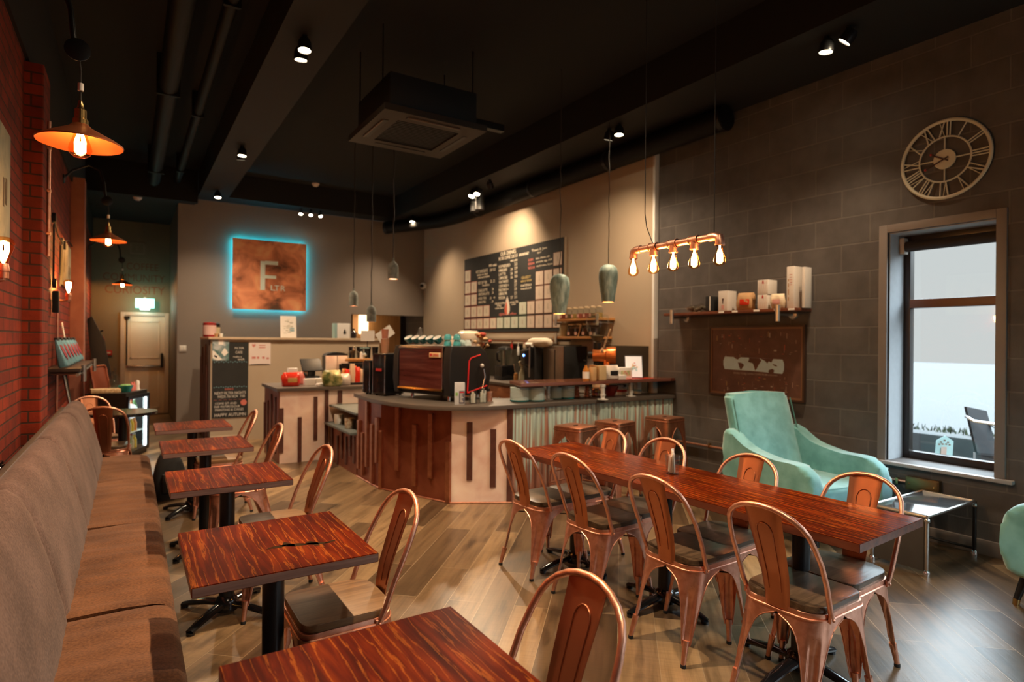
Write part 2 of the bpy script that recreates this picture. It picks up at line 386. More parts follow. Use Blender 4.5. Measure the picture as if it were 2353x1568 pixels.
# shared materials
COPPER = mottled('brushed_copper', [(0.3, (0.62, 0.30, 0.20, 1)), (0.7, (0.80, 0.43, 0.31, 1))], 30, 0.36, 1.0, rough2=0.44)
COPPER_DK = mottled('aged_copper', [(0.3, (0.40, 0.17, 0.10, 1)), (0.7, (0.55, 0.26, 0.16, 1))], 22, 0.36, 1.0, rough2=0.46)
COPPER_SHEET = mottled('copper_sheet', [(0.25, (0.76, 0.50, 0.41, 1)), (0.5, (0.88, 0.68, 0.58, 1)), (0.75, (0.93, 0.78, 0.66, 1))], 5.5, 0.42, 0.15, rough2=0.55, bump=0.04)  # front-facing copper, its colour whitened to hold the daylight falling on it
COPPER_SIGN = mottled('patinated_copper', [(0.30, (0.10, 0.045, 0.026, 1)), (0.42, (0.46, 0.16, 0.08, 1)), (0.56, (0.80, 0.32, 0.17, 1)), (0.75, (0.92, 0.55, 0.28, 1))], 2.6, 0.55, 0.0, detail=8, dist=0.9)
STRIP = mottled('dark_strip', [(0.3, (0.075, 0.028, 0.02, 1)), (0.7, (0.13, 0.05, 0.036, 1))], 12, 0.4, 0.2)
BLACK = plain('black_metal', (0.012, 0.012, 0.013, 1), 0.35, 0.3)
BLACK_SAT = plain('black_plastic', (0.010, 0.0095, 0.0095, 1), 0.5)
PIPEB = plain('pipe_black', (0.004, 0.0038, 0.0036, 1), 0.6, spec=0.2)
BLACK_GLOSS = plain('gloss_black', (0.008, 0.008, 0.009, 1), 0.12)
RUBBER = plain('rubber', (0.01, 0.01, 0.01, 1), 0.7)
STEEL = plain('steel', (0.55, 0.54, 0.52, 1), 0.25, 1.0, var=0.05)
CHROME = plain('chrome', (0.75, 0.75, 0.75, 1), 0.1, 1.0, var=0.03)
BRASS = plain('brass', (0.55, 0.36, 0.14, 1), 0.25, 1.0, var=0.06)
GALV = plain('galvanised_pipe', (0.5, 0.5, 0.48, 1), 0.3, 0.9, var=0.1)
WHITE = plain('white_paint', (0.72, 0.70, 0.67, 1), 0.5, var=0.03)
PAPER = plain('paper', (0.80, 0.76, 0.70, 1), 0.8, var=0.03)
CARD = plain('kraft_card', (0.42, 0.24, 0.11, 1), 0.8)
TEAL_CER = plain('teal_ceramic', (0.02, 0.17, 0.18, 1), 0.2, var=0.1)
PALE_CER = plain('pale_ceramic', (0.52, 0.64, 0.62, 1), 0.25, var=0.05)
WHITE_CER = plain('white_ceramic', (0.75, 0.74, 0.71, 1), 0.2, var=0.03)
RED = plain('red_plastic', (0.42, 0.02, 0.015, 1), 0.4)
GLASS = glass()
BULBGLASS = glass('amber_glass', (1.0, 0.72, 0.42, 1), 0.8)
FIL = emit('filament', (1.0, 0.66, 0.30, 1), 160)
SPOTLENS = emit('spot_lens', (1.0, 0.80, 0.52, 1), 40)
CORD = plain('cord', (0.02, 0.016, 0.013, 1), 0.8)
TABLEWOOD = wood('jarrah_top', (0.020, 0.0016, 0.0003, 1), (0.085, 0.0075, 0.0005, 1), (0.21, 0.030, 0.0015, 1), 'y', 1.0, 0.36)
TABLEEDGE = wood('table_edge_wood', (0.10, 0.055, 0.05, 1), (0.16, 0.095, 0.085, 1), (0.22, 0.14, 0.13, 1), 'x', 1.6, 0.5, streak=False)
SEATWOOD = wood('dark_elm_seat', (0.035, 0.022, 0.014, 1), (0.085, 0.052, 0.030, 1), (0.16, 0.10, 0.058, 1), 'x', 1.5, 0.33, streak=False, bump=0.2)
SEATWOOD_L = wood('oak_seat', (0.10, 0.05, 0.022, 1), (0.20, 0.105, 0.045, 1), (0.28, 0.16, 0.075, 1), 'x', 1.3, 0.4, streak=False, bump=0.15)
SHELFWOOD = wood('shelf_board', (0.07, 0.018, 0.01, 1), (0.14, 0.04, 0.018, 1), (0.22, 0.07, 0.03, 1), 'y', 1.2, 0.35, streak=False)
ORANGEWOOD = wood('pine_board', (0.30, 0.12, 0.035, 1), (0.45, 0.20, 0.06, 1), (0.58, 0.30, 0.10, 1), 'y', 1.2, 0.4, streak=False)
# ================================================================== SETTING
XR, XL = 5.10, -0.60          # block wall, brick wall
XM = 5.04                     # face of the pale partition behind the bar
YB, YD, YF = 11.2, 13.5, -2.6 # sign wall, fire-door wall, shop front
BRICK = masonry('red_brick', (0.235, 0.026, 0.008, 1), (0.155, 0.016, 0.006, 1), (0.05, 0.022, 0.013, 1), 0.225, 0.0755, 0.006, 0.75, 0.5, var=0.35)
BLOCK = masonry('painted_block', (0.105, 0.094, 0.088, 1), (0.088, 0.078, 0.074, 1), (0.135, 0.118, 0.106, 1), 0.46, 0.232, 0.007, 0.62, 0.55, streak=0.5, var=0.2)
CREAM = plain('cream_wall', (0.42, 0.33, 0.235, 1), 0.75, var=0.05, scale=3, bump=0.04)
GREYW = plain('taupe_wall', (0.235, 0.20, 0.175, 1), 0.75, var=0.06, scale=3, bump=0.04)
REARW = plain('rear_wall', (0.20, 0.17, 0.115, 1), 0.8, var=0.08, scale=3)
DARKC = plain('black_ceiling', (0.002, 0.0019, 0.0018, 1), 0.9, var=0.2, scale=4)
SOFF = plain('soffit_paint', (0.0035, 0.0031, 0.0025, 1), 0.7, var=0.15, scale=4)
TRIMW = plain('taupe_trim', (0.20, 0.165, 0.145, 1), 0.5, var=0.05)
FLOOR = floorwood()
struct('floor', MB().box(-0.75, 5.75, YF - 0.2, YD + 0.3, -0.08, 0.0), FLOOR, smooth=False)
# brick wall with its piers
mb = MB(); mb.box(XL - 0.2, XL, YF, YD, 0, 3.34)
struct('wall_left', mb, BRICK, smooth=False)
mb = MB(); mb.prism(rrect(XL - 0.02, XL + 0.105, 5.08, 5.46, [0, 0.012, 0.012, 0], 3), 0, 3.31)
struct('pier_left', mb, BRICK, smooth=False)
PINK = mottled('salmon_render', [(0.3, (0.30, 0.10, 0.06, 1)), (0.7, (0.40, 0.15, 0.09, 1))], 5, 0.7, 0)
struct('pier_rear', MB().box(XL - 0.02, XL + 0.135, 8.85, 9.15, 0, 3.4), PINK, smooth=False)
# upper left: dark bulkhead above the bricks
struct('bulkhead_left', MB().box(XL - 0.2, XL + 0.02, YF, YD, 3.34, 4.2), DARKC, smooth=False)
# block wall with window openings
Wy0, Wy1, Wz0, Wz1 = 1.68, 2.39, 0.555, 2.37
W2y0, W2y1, W2z0, W2z1 = -1.4, 1.30, 0.06, 2.6
mb = MB()
for a, b, c, d in ((YF, W2y0, 0, 4.2), (W2y0, W2y1, 0, W2z0), (W2y0, W2y1, W2z1, 4.2), (W2y1, Wy0, 0, 4.2), (Wy0, Wy1, 0, Wz0), (Wy0, Wy1, Wz1, 4.2), (Wy1, 13.0, 0, 4.2)):
    mb.box(XR, XR + 0.34, a, b, c, d)
struct('wall_right', mb, BLOCK, smooth=False)
# pale partition behind the bar, its white edge trim
struct('wall_bar', MB().box(XM, XR - 0.003, 4.88, YB - 0.003, 0, 3.798), CREAM, smooth=False)
struct('trim_1', MB().box(XM - 0.012, XR - 0.004, 4.845, 4.878, 0.0, 3.79, 0.003), WHITE)
# sign wall with the kitchen opening, and the corridor beyond
mb = MB()
mb.box(0.66, 3.55, YB, YB + 0.18, 0, 3.797); mb.box(3.55, XR - 0.01, YB, YB + 0.18, 1.97, 3.797)
struct('wall_back', mb, GREYW, smooth=False)
mb = MB(); mb.box(XL, 0.66, YD, YD + 0.15, 0, 3.72)
struct('wall_rear', mb, REARW, smooth=False)
struct('wall_corridor', MB().box(0.66, 0.74, YB + 0.182, YD + 0.15, 0, 3.72), plain('corridor_paint', (0.10, 0.085, 0.055, 1), 0.7), smooth=False)
# kitchen seen through the opening
KW = wood('kitchen_panel', (0.30, 0.14, 0.05, 1), (0.42, 0.22, 0.085, 1), (0.52, 0.30, 0.13, 1), 'z', 0.6, 0.5, streak=False)
struct('wall_kitchen', MB().box(3.3, XR - 0.01, 12.75, 12.85, 0, 2.6), plain('kitchen_wall', (0.22, 0.19, 0.16, 1), 0.8), smooth=False)
struct('wall_kitchen_side', MB().box(3.2, 3.3, YB + 0.182, 12.85, 0, 2.2), plain('kitchen_wall', (0.22, 0.19, 0.16, 1), 0.8), smooth=False)
struct('ceiling_kitchen', MB().box(3.3, XR - 0.01, YB + 0.182, 12.75, 2.14, 2.2), plain('kitchen_ceiling', (0.5, 0.42, 0.33, 1), 0.8), smooth=False)
# ceiling: black deck, boxed soffits, black duct
struct('ceiling', MB().box(XL - 0.2, XR + 0.3, YF, YD + 0.2, 4.2, 4.3), DARKC, smooth=False)
struct('soffit_left', MB().box(0.93, 1.36, YF, YB - 0.004, 3.80, 4.198), SOFF, smooth=False)
struct('soffit_right', MB().box(4.22, XR - 0.004, YF, YB - 0.004, 3.80, 4.198), SOFF, smooth=False)
struct('soffit_back', MB().box(1.362, 4.218, YB - 0.42, YB - 0.004, 3.80, 4.198), SOFF, smooth=False)
struct('ceiling_corridor', MB().box(XL, 0.9, YB - 0.2, YD, 3.70, 3.76), DARKC, smooth=False)
struct('downstand_corridor', MB().box(XL + 0.03, 0.92, YB - 0.3, YB - 0.2, 3.68, 4.198), DARKC, smooth=False)
d = thing('ceiling_duct', 'round black air duct running under the soffit along the bar wall', 'duct')
pts = [(4.86, 3.75, 3.665), (4.86, 6, 3.665), (4.86, 9.3, 3.665), (4.80, 9.9, 3.665), (4.55, 10.4, 3.66), (4.12, 10.85, 3.62)]
MB().tube(pts, 0.115, 18).build('duct_pipe', PIPEB, d)
for y in (3.76, 5.4, 7.0, 8.6): MB().cyl((4.86, y, 3.665), (4.86, y + 0.05, 3.665), 0.122, n=18).build('joint_band', BLACK, d)
MB().lathe([(0.06, 0), (0.122, 0.0), (0.122, 0.04), (0.06, 0.04)], (0, 0, 0), 18, Matrix.Translation((4.12, 10.85, 3.62)) @ Vector((-0.43, 0.45, -0.02)).to_track_quat('Z', 'Y').to_matrix().to_4x4()).build('duct_mouth', BLACK, d)
# slim services across the black ceiling
t = thing('ceiling_conduit', 'thin black conduit crossing the ceiling by the left soffit', 'pipe')
MB().tube([(0.62, -1, 3.98), (0.62, 10.8, 3.98)], 0.05, 10).build('conduit_run', PIPEB, t)
for y in (2.2, 4.8, 7.4, 10): MB().box(0.56, 0.68, y, y + 0.03, 3.92, 4.2).build('hanger', PIPEB, t)
t = thing('ceiling_pipe', 'fat dark pipe under the ceiling near the corridor', 'pipe')
MB().tube([(0.3, 1.0, 3.9), (0.3, 10.7, 3.9)], 0.085, 12).build('pipe_run', PIPEB, t)
for y in (3.5, 6.6, 9.8): MB().box(0.2, 0.4, y, y + 0.03, 3.81, 4.2).build('hanger', PIPEB, t)
# floor edge trims
struct('baseboard_right', MB().box(XR - 0.022, XR - 0.001, W2y1 + .12, 4.55, 0, 0.105, 0.004), TRIMW)
# ---------------------------------------------------------------- window
WF = plain('window_frame_dark', (0.018, 0.012, 0.009, 1), 0.35)
def window(y0, y1, name, Wz0, Wz1):
    w = thing(name, None, None); w['kind'] = 'structure'
    X = XR + 0.25
    for a, b, c, d in ((y0, y0 + 0.055, Wz0, Wz1), (y1 - 0.055, y1, Wz0, Wz1), (y0 + 0.055, y1 - 0.055, Wz0, Wz0 + 0.06), (y0 + 0.055, y1 - 0.055, Wz1 - 0.06, Wz1)):
        MB().box(X, X + 0.07, a, b, c, d, 0.006).build('frame_bar', WF, w)
    MB().box(X - 0.015, X + 0.07, y0 + 0.055, y1 - 0.055, 1.775, 1.845, 0.006).build('transom', plain('transom_brown', (0.12, 0.045, 0.02, 1), 0.4), w)
    MB().box(X + 0.03, X + 0.036, y0 + 0.05, y1 - 0.05, Wz0 + 0.05, 1.78).build('pane', GLASS, w)
    MB().box(X + 0.03, X + 0.036, y0 + 0.05, y1 - 0.05, 1.84, Wz1 - 0.05).build('pane', GLASS, w)
    # architrave
    tw = 0.062
    for a, b, c, d in ((y0 - tw, y0, Wz0, Wz1 + tw), (y1, y1 + tw, Wz0, Wz1 + tw), (y0, y1, Wz1, Wz1 + tw)):
        MB().box(XR - 0.018, XR + 0.02, a, b, c, d, 0.004).build('architrave', TRIMW, w)
    MB().box(XR - 0.045, X, y0 - tw - 0.05, y1 + tw + 0.02, Wz0 - 0.028, Wz0 - 0.001, 0.004).build('window_sill', plain('sill_paint', (0.36, 0.34, 0.33, 1), 0.4), w)
    rl = plain('reveal_paint', (0.45, 0.46, 0.48, 1), 0.6)
    mb = MB(); mb.box(XR + 0.021, X, y1 - 0.006, y1 - 0.0005, Wz0, Wz1); mb.box(XR + 0.021, X, y0 + 0.0005, y0 + 0.006, Wz0, Wz1); mb.box(XR + 0.021, X, y0 + 0.006, y1 - 0.006, Wz1 - 0.006, Wz1 - 0.0005)
    mb.build('reveal_lining', rl, w, smooth=False)
    return w
window(Wy0, Wy1, 'window_1', Wz0, Wz1); window(W2y0, W2y1, 'window_2', W2z0, W2z1)
t = thing('roller_blind', 'dark rolled-up blind at the head of the bright window', 'blind', (XR + 0.19, 0, 2.27))
MB().cyl((0, Wy0 + 0.03, 0), (0, Wy1 - 0.05, 0), 0.042, n=16).build('blind_roll', plain('blind_cloth', (0.028, 0.02, 0.016, 1), 0.8), t)
MB().box(-0.035, 0.035, Wy1 - 0.048, Wy1 - 0.012, -0.06, 0.07, 0.006).build('bracket', plain('bracket_grey', (0.5, 0.44, 0.38, 1), 0.4), t)
MB().box(-0.035, 0.035, Wy0 + 0.008, Wy0 + 0.03, -0.06, 0.07, 0.006).build('bracket', _M['bracket_grey'], t)
# shop front behind the photographer: glazed, daylight comes in here
mb = MB()
mb.box(XL, 2.3, YF - 0.15, YF, 0, 4.2); mb.box(4.7, XR, YF - 0.15, YF, 0, 4.2); mb.box(2.3, 4.7, YF - 0.15, YF, 2.9, 4.2); mb.box(2.3, 4.7, YF - 0.15, YF, 0, 0.35)
struct('wall_front', mb, GREYW, smooth=False)
w = thing('window_3', None, None); w['kind'] = 'structure'
for x in (2.305, 3.47, 4.625): MB().box(x, x + 0.07, YF - 0.11, YF - 0.04, 0.35, 2.9).build('mullion', WF, w)
for z in (0.35, 2.2, 2.84): MB().box(2.37, 4.63, YF - 0.10, YF - 0.05, z, z + 0.06).build('frame_bar', WF, w)
MB().box(2.32, 4.67, YF - 0.08, YF - 0.074, 0.37, 2.88).build('pane', GLASS, w)
# outside the window
struct('ground_outside', MB().box(XR + 0.34, 60, -30, 40, -0.32, -0.12), plain('pale_paving', (0.027, 0.027, 0.0265, 1), 0.9, var=0.06, scale=2), smooth=False)
struct('kerb_outside', MB().box(7.6, 8.1, -2, 12, -0.12, 0.47, 0.02), mottled('stone_kerb', [(0.3, (0.022, 0.022, 0.0215, 1)), (0.7, (0.032, 0.031, 0.03, 1))], 4, 0.9, 0))
mb = MB(); rg = random.Random(3)
for i in range(260):
    y = rg.uniform(2.6, 4.6); x = rg.uniform(7.85, 8.09); h = rg.uniform(0.02, 0.07); a = rg.uniform(-0.6, 0.6); b = rg.uniform(-0.6, 0.6)
    mb.quad([(x, y - 0.006, 0.47), (x, y + 0.006, 0.47), (x + a * h, y + b * h + 0.002, 0.47 + h), (x + a * h, y + b * h - 0.002, 0.47 + h)])
tag(mb.build('grass', plain('grass_green', (0.022, 0.034, 0.010, 1), 0.8), None, smooth=False), 'pale tufts of grass along the stone kerb outside the window', 'grass', kind='stuff')
# chair outside
t = wthing('outdoor_chair', 'black mesh outdoor chair with chrome arms beyond the window pane', 'chair', (6.35, 2.25, -0.12))
A = [P(2215, 935, 'x', 6.2), P(2262, 945, 'x', 6.45), P(2290, 1052, 'x', 6.5), P(2240, 1040, 'x', 6.25)]
mb = MB(); nrm = (A[1] - A[0]).cross(A[3] - A[0]).normalized() * 0.012
mb.bm.faces.new([mb.bm.verts.new(p) for p in A]); mb.solid(0.02); mb.build('back_panel', plain('mesh_black', (0.008, 0.010, 0.012, 1), 0.6), t)
c0, c1 = A[3], A[2]; fwd = Vector((0.25, -0.42, 0))
mb = MB(); pa = [c0, c1, c1 + fwd, c0 + fwd]; mb.bm.faces.new([mb.bm.verts.new(p) for p in pa]); mb.solid(0.02); mb.build('seat', _M['mesh_black'], t)
for c in (c0, c1):
    e = (A[0] - A[3]) * 0.75 if c is c0 else (A[1] - A[2]) * 0.72
    q = c + e
    MB().tube([q + Vector((-.03, 0, 0.02)), q + Vector((0, -.05, -.02)), q + fwd * 0.7 + Vector((0, 0, -.06)), c + fwd * 0.9 + Vector((0, 0, 0.1)), c + fwd * 0.9 + Vector((0, 0, -.02))], 0.013, 8).build('armrest', CHROME, t)
    MB().tube([c + fwd, Vector((c.x + fwd.x, c.y + fwd.y, -0.12))], 0.012, 8).build('leg', CHROME, t)
    MB().tube([c, Vector((c.x, c.y, -0.12))], 0.012, 8).build('leg', CHROME, t)
# card on the sill
t = wthing('window_card', 'small pale blue printed card leaning on the window sill', 'card', P(2168, 1052, 'z', Wz0))
p0, p1 = P(2148, 1054, 'z', Wz0), P(2188, 1056, 'z', Wz0); h = 0.185
mb = MB(); up = Vector((0.03, 0, h)); d_ = (p1 - p0)
poly = [p0, p1, p1 + up * 0.78, p1 + up * 0.84 - d_ * 0.12, p0 + d_ * 0.5 + up, p0 + up * 0.84 + d_ * 0.12, p0 + up * 0.78]
mb.bm.faces.new([mb.bm.verts.new(p) for p in poly]); mb.solid(0.004); mb.build('card_sheet', plain('mint_card', (0.45, 0.66, 0.66, 1), 0.7), t)
mb = MB(); o_ = Vector((-0.006, 0, 0))
mb.bm.faces.new([mb.bm.verts.new(p + o_) for p in (p0 + d_ * .34 + up * .12, p1 - d_ * .34 + up * .12, p1 - d_ * .34 + up * .52, p0 + d_ * .34 + up * .52)])
for k, (u, v) in enumerate(((.3, .72), (.5, .8), (.7, .72), (.4, .64), (.6, .64), (.2, .62), (.8, .62))):
    c = p0 + d_ * u + up * v + o_
    mb.bm.faces.new([mb.bm.verts.new(c + Vector((0, a, b))) for a, b in ((-.008, -.006), (.008, -.006), (.008, .006), (-.008, .006))])
mb.build('printed_motif', plain('motif_buff', (0.6, 0.42, 0.34, 1), 0.7), t, smooth=False)
# copper pipe and socket on the block wall
t = thing('wall_conduit', 'thin copper conduit running low along the grey block wall', 'pipe')
MB().tube([(XR - 0.02, 4.54, 0.40), (XR - 0.02, 2.235, 0.415)], 0.0105, 8).build('conduit_run', COPPER, t)
for y in (4.1, 3.4, 2.7, 2.3): MB().box(XR - 0.032, XR, y - 0.01, y + 0.01, 0.385, 0.435, 0.003).build('clip', BRASS, t)
t = thing('wall_socket', 'brass double power socket on the block wall under the sill', 'socket')
MB().box(XR - 0.05, XR - 0.0005, 2.0, 2.23, 0.36, 0.465, 0.006).build('back_box', plain('antique_brass', (0.14, 0.09, 0.04, 1), 0.35, 0.8), t)
MB().box(XR - 0.055, XR - 0.05, 2.01, 2.22, 0.368, 0.457, 0.003).build('face_plate', plain('antique_brass2', (0.20, 0.13, 0.05, 1), 0.3, 0.9), t)
for y in (2.03, 2.2): MB().ball((XR - 0.056, y, 0.413), 0.007, 8).build('screw', BRASS, t)
# ---------------------------------------------------------------- camera, world, light
cam = bpy.data.cameras.new('camera'); co = bpy.data.objects.new('camera', cam); COL.objects.link(co)
cam.sensor_fit = 'HORIZONTAL'; cam.sensor_width = 36; cam.lens = FPX / 2353 * 36
M = Matrix((_r, _u, -_f)).transposed().to_4x4(); M.translation = CAM
co.matrix_world = M; cam.clip_start = 0.02; cam.clip_end = 200
cam.dof.use_dof = True; cam.dof.focus_distance = 2.3; cam.dof.aperture_fstop = 2.4
SC.camera = co
w = bpy.data.worlds.new('overcast_sky'); SC.world = w; w.use_nodes = True
nt = w.node_tree; bg = nt.nodes['Background']
g_ = nt.nodes.new('ShaderNodeTexCoord'); sx = nt.nodes.new('ShaderNodeSeparateXYZ'); nt.links.new(g_.outputs['Generated'], sx.inputs[0])
mr = nt.nodes.new('ShaderNodeMapRange'); mr.inputs[1].default_value = -0.1; mr.inputs[2].default_value = 0.9; nt.links.new(sx.outputs[2], mr.inputs[0])
# overcast: brighter overhead than at the horizon
rp = ramp(nt, [(0.0, (0.97, 0.97, 0.98, 1)), (0.25, (0.97, 0.98, 1.0, 1)), (0.5, (0.76, 0.88, 1.0, 1)), (1.0, (0.74, 0.87, 1.0, 1))]); nt.links.new(mr.outputs[0], rp.inputs[0]); nt.links.new(rp.outputs[0], bg.inputs[0])
ms = nt.nodes.new('ShaderNodeMapRange'); ms.interpolation_type = 'SMOOTHSTEP'; ms.inputs[1].default_value = 0.14; ms.inputs[2].default_value = 0.62; ms.inputs[3].default_value = 0.50; ms.inputs[4].default_value = 13.0
nt.links.new(sx.outputs[2], ms.inputs[0]); nt.links.new(ms.outputs[0], bg.inputs[1])
def lamp(kind, name, loc, energy, col=(1, 1, 1), **k):
    l = bpy.data.lights.new(name, kind); l.energy = energy; l.color = col
    o = bpy.data.objects.new(name, l); COL.objects.link(o); o.location = loc
    for a, v in k.items():
        if a == 'rot': o.rotation_euler = v
        elif a == 'aim': o.rotation_euler = (Vector(v) - Vector(loc)).to_track_quat('-Z', 'Y').to_euler()
        else: setattr(l, a, v)
    return o
def portal(name, loc, aim, sx_, sy_):
    o = lamp('AREA', name, loc, 1, aim=aim, shape='RECTANGLE', size=sx_, size_y=sy_); o.data.cycles.is_portal = True; return o
portal('window_daylight', (XR + 0.24, 2.035, 1.46), (0, 2.035, 1.46), 0.71, 1.8)
portal('window_daylight', (XR + 0.24, -.05, 1.33), (0, -.05, 1.33), 2.65, 2.5)
portal('shopfront_daylight', (3.5, YF - 0.03, 1.62), (3.5, 5, 1.62), 2.35, 2.5)
# overcast brightness of the open street reaching the windows (sky light, seen through the panes)
WARM = (1.0, 0.74, 0.48); TUNG = (1.0, 0.52, 0.20)
SPOTS = []
def spotlight(x, y, zc, aims, label, e=150, size=math.radians(75), pair=True, group='ceiling spotlights', along='y', k=1.0):
    t = thing('ceiling_spotlight', label, 'spotlight', (x, y, zc), group)
    n = len(aims)
    for i, a in enumerate(aims):
        oy = (i - (n - 1) / 2) * 0.17; ox = 0.012 * (i % 2)
        if along == 'x': ox, oy = oy, 0
        d_ = (Vector(a) - Vector((x + ox, y + oy, zc - 0.1))).normalized()
        m = Matrix.Translation((ox, oy, -0.075)) @ d_.to_track_quat('-Z', 'Y').to_matrix().to_4x4() @ Matrix.Scale(k, 4)
        mb = MB(); mb.lathe([(0.0, 0.05), (0.035, 0.05), (0.05, 0.02), (0.052, -0.045), (0.046, -0.045), (0.044, -0.028), (0, -0.028)], n=18, m=m); mb.cyl((ox, oy, -0.03), (ox, oy, 0.0), 0.02, n=10)
        mb.build('housing', BLACK, t)
        MB().lathe([(0, -0.034), (0.043, -0.034), (0.043, -0.0375), (0, -0.0375)], n=18, m=m).build('lens', SPOTLENS, t)
        p = Vector((x + ox, y + oy, zc - 0.075)) + d_ * 0.05
        lamp('SPOT', 'spot_beam', p, e * 1.35, WARM, aim=Vector(p) + d_, spot_size=size, spot_blend=1.0, shadow_soft_size=0.03)
    return t
# ================================================================== LIGHT FITTINGS
def up(x, y): return (x, y, 0)
spotlight(1.12, 2.9, 3.80, [(1.12, 2.9, 0)], 'black ceiling spotlight in the left soffit above the second square table', 230, math.radians(130))
spotlight(1.11, 4.78, 3.80, [(1.0, 4.3, 0), (1.2, 5.2, 0)], 'twin ceiling spotlight in the left soffit, brightest and nearest the camera', 95, math.radians(125))
spotlight(1.13, 7.9, 3.80, [(0.9, 7.6, 0), (1.3, 8.6, 1.0)], 'twin ceiling spotlight in the left soffit, second from the camera', 95, math.radians(130))
spotlight(1.15, 10.35, 3.80, [(1.15, 9.6, 0)], 'single ceiling spotlight at the far end of the left soffit by the corner', 110, math.radians(130))
spotlight(1.12, 0.4, 3.80, [(1.0, 0.9, 0)], 'ceiling spotlight in the left soffit above the front table', 130, math.radians(130))
spotlight(4.40, 2.43, 3.80, [(3.7, 4.55, .85), (4.3, 2.9, 0)], 'twin ceiling spotlight in the right soffit above the teal armchair', 80, math.radians(95))
spotlight(4.37, 4.82, 3.80, [(4.2, 4.6, 0.9), (4.4, 5.8, 0.9)], 'twin ceiling spotlight in the right soffit above the stools', 70, math.radians(120))
spotlight(4.36, 7.42, 3.80, [(5.02, 7.95, 2.3)], 'ceiling spotlight in the right soffit aimed at the menu board', 95, math.radians(110))
spotlight(4.40, 7.95, 3.80, [(3.4, 7.0, 0.9), (3.0, 7.6, 0.9)], 'twin ceiling spotlight in the right soffit behind the coffee machine', 120, math.radians(130))
spotlight(4.42, 10.35, 3.80, [(4.0, 10.0, 0)], 'single ceiling spotlight at the far right soffit by the black duct', 120, math.radians(130))
spotlight(2.72, 10.95, 3.80, [(2.0, 9.6, 0.9), (2.6, 9.4, 1.0), (3.2, 9.4, 1.0)], 'triple ceiling spotlight above the illuminated copper sign wall', 80, math.radians(52), along='x', k=.7)
spotlight(2.4, 6.2, 4.20, [(2.0, 5.0, 0)], 'unlit-looking black spotlight high on the ceiling over the bar', 55, math.radians(120)) if False else None
def bulb(parent, c, r, h, flip=False, name='bulb', e=6.0, soft=0.02, cap=BRASS):
    """squirrel-cage bulb: glass, glowing filaments, cap; c is the top of the glass, hanging down (or standing up)"""
    s = 1 if flip else -1
    prof = [(0.0, 0), (r * .42, 0.0), (r * .45, .12 * h), (r * .62, .35 * h), (r * .92, .6 * h), (r, .75 * h), (r * .88, .88 * h), (r * .5, .975 * h), (0.0, h)]
    c = Vector(c)
    g = MB().lathe([(a, s * b) for a, b in prof], c, 18).build(name, BULBGLASS, parent)
    mb = MB()
    for k in range(6):
        a = 2 * PI * k / 6
        p = lambda rr, z: c + Vector((rr * math.cos(a), rr * math.sin(a), s * z))
        mb.tube([p(r * .16, .2 * h), p(r * .42, .5 * h), p(r * .40, .8 * h)], r * .075, 6)
    mb.tube([c + Vector((0, 0, s * .02 * h)), c + Vector((0, 0, s * .3 * h))], r * .12, 6)
    mb.build('filament', FIL, g)
    w = c if parent is None else c
    o = lamp('POINT', 'bulb_glow', (c - ORG[parent.name] + Vector(parent_world(parent)) + Vector((0, 0, s * .62 * h))), e, TUNG, shadow_soft_size=soft)
    return g
def parent_world(p):
    v = Vector((0, 0, 0))
    while p is not None: v += p.location; p = p.parent
    return v
# copper pipe light over the long table
t = thing('pipe_chandelier', 'copper pipe light with five hanging filament bulbs over the long table', 'lamp', (2.5, 2.27, 2.02))
MB().tube([(0, -0.29, 0), (0, 0.29, 0)], 0.0185, 14).build('pipe_bar', COPPER, t)
for k in range(5):
    y = -0.29 + 0.145 * k
    mb = MB()
    if k in (0, 4):
        s = -1 if k == 0 else 1
        mb.tube([(0, y - s * .045, 0), (0, y - s * .01, 0), (0, y + s * .012, -.008), (0, y + s * .016, -.03), (0, y + s * .016, -.05)], 0.0235, 14)
        yy = y + s * .016
    else:
        mb.tube([(0, y - .028, 0), (0, y + .028, 0)], 0.0235, 14); mb.cyl((0, y, 0), (0, y, -.045), 0.0215, n=14); yy = y
        for q in (-.028, .024): mb.cyl((0, y + q, 0), (0, y + q + .005, 0), 0.026, n=14)
    mb.cyl((0, yy, -.04), (0, yy, -.05), 0.0245, n=14)
    mb.build('elbow_joint' if k in (0, 4) else 'tee_joint', COPPER, t)
    bulb(t, (0, yy, -.048), 0.032, 0.105, e=2.6)
for y in (-0.27, 0.15):
    pts = [(0, y, 0.018), (0, y + (.0 if y < 0 else .05), 0.12 if y > 0 else .06), (0, y + (.0 if y < 0 else .065), 0.2), (0, y + (.0 if y < 0 else .065), 2.18)]
    MB().tube(pts, 0.0028, 6).build('hanging_cord', CORD, t)
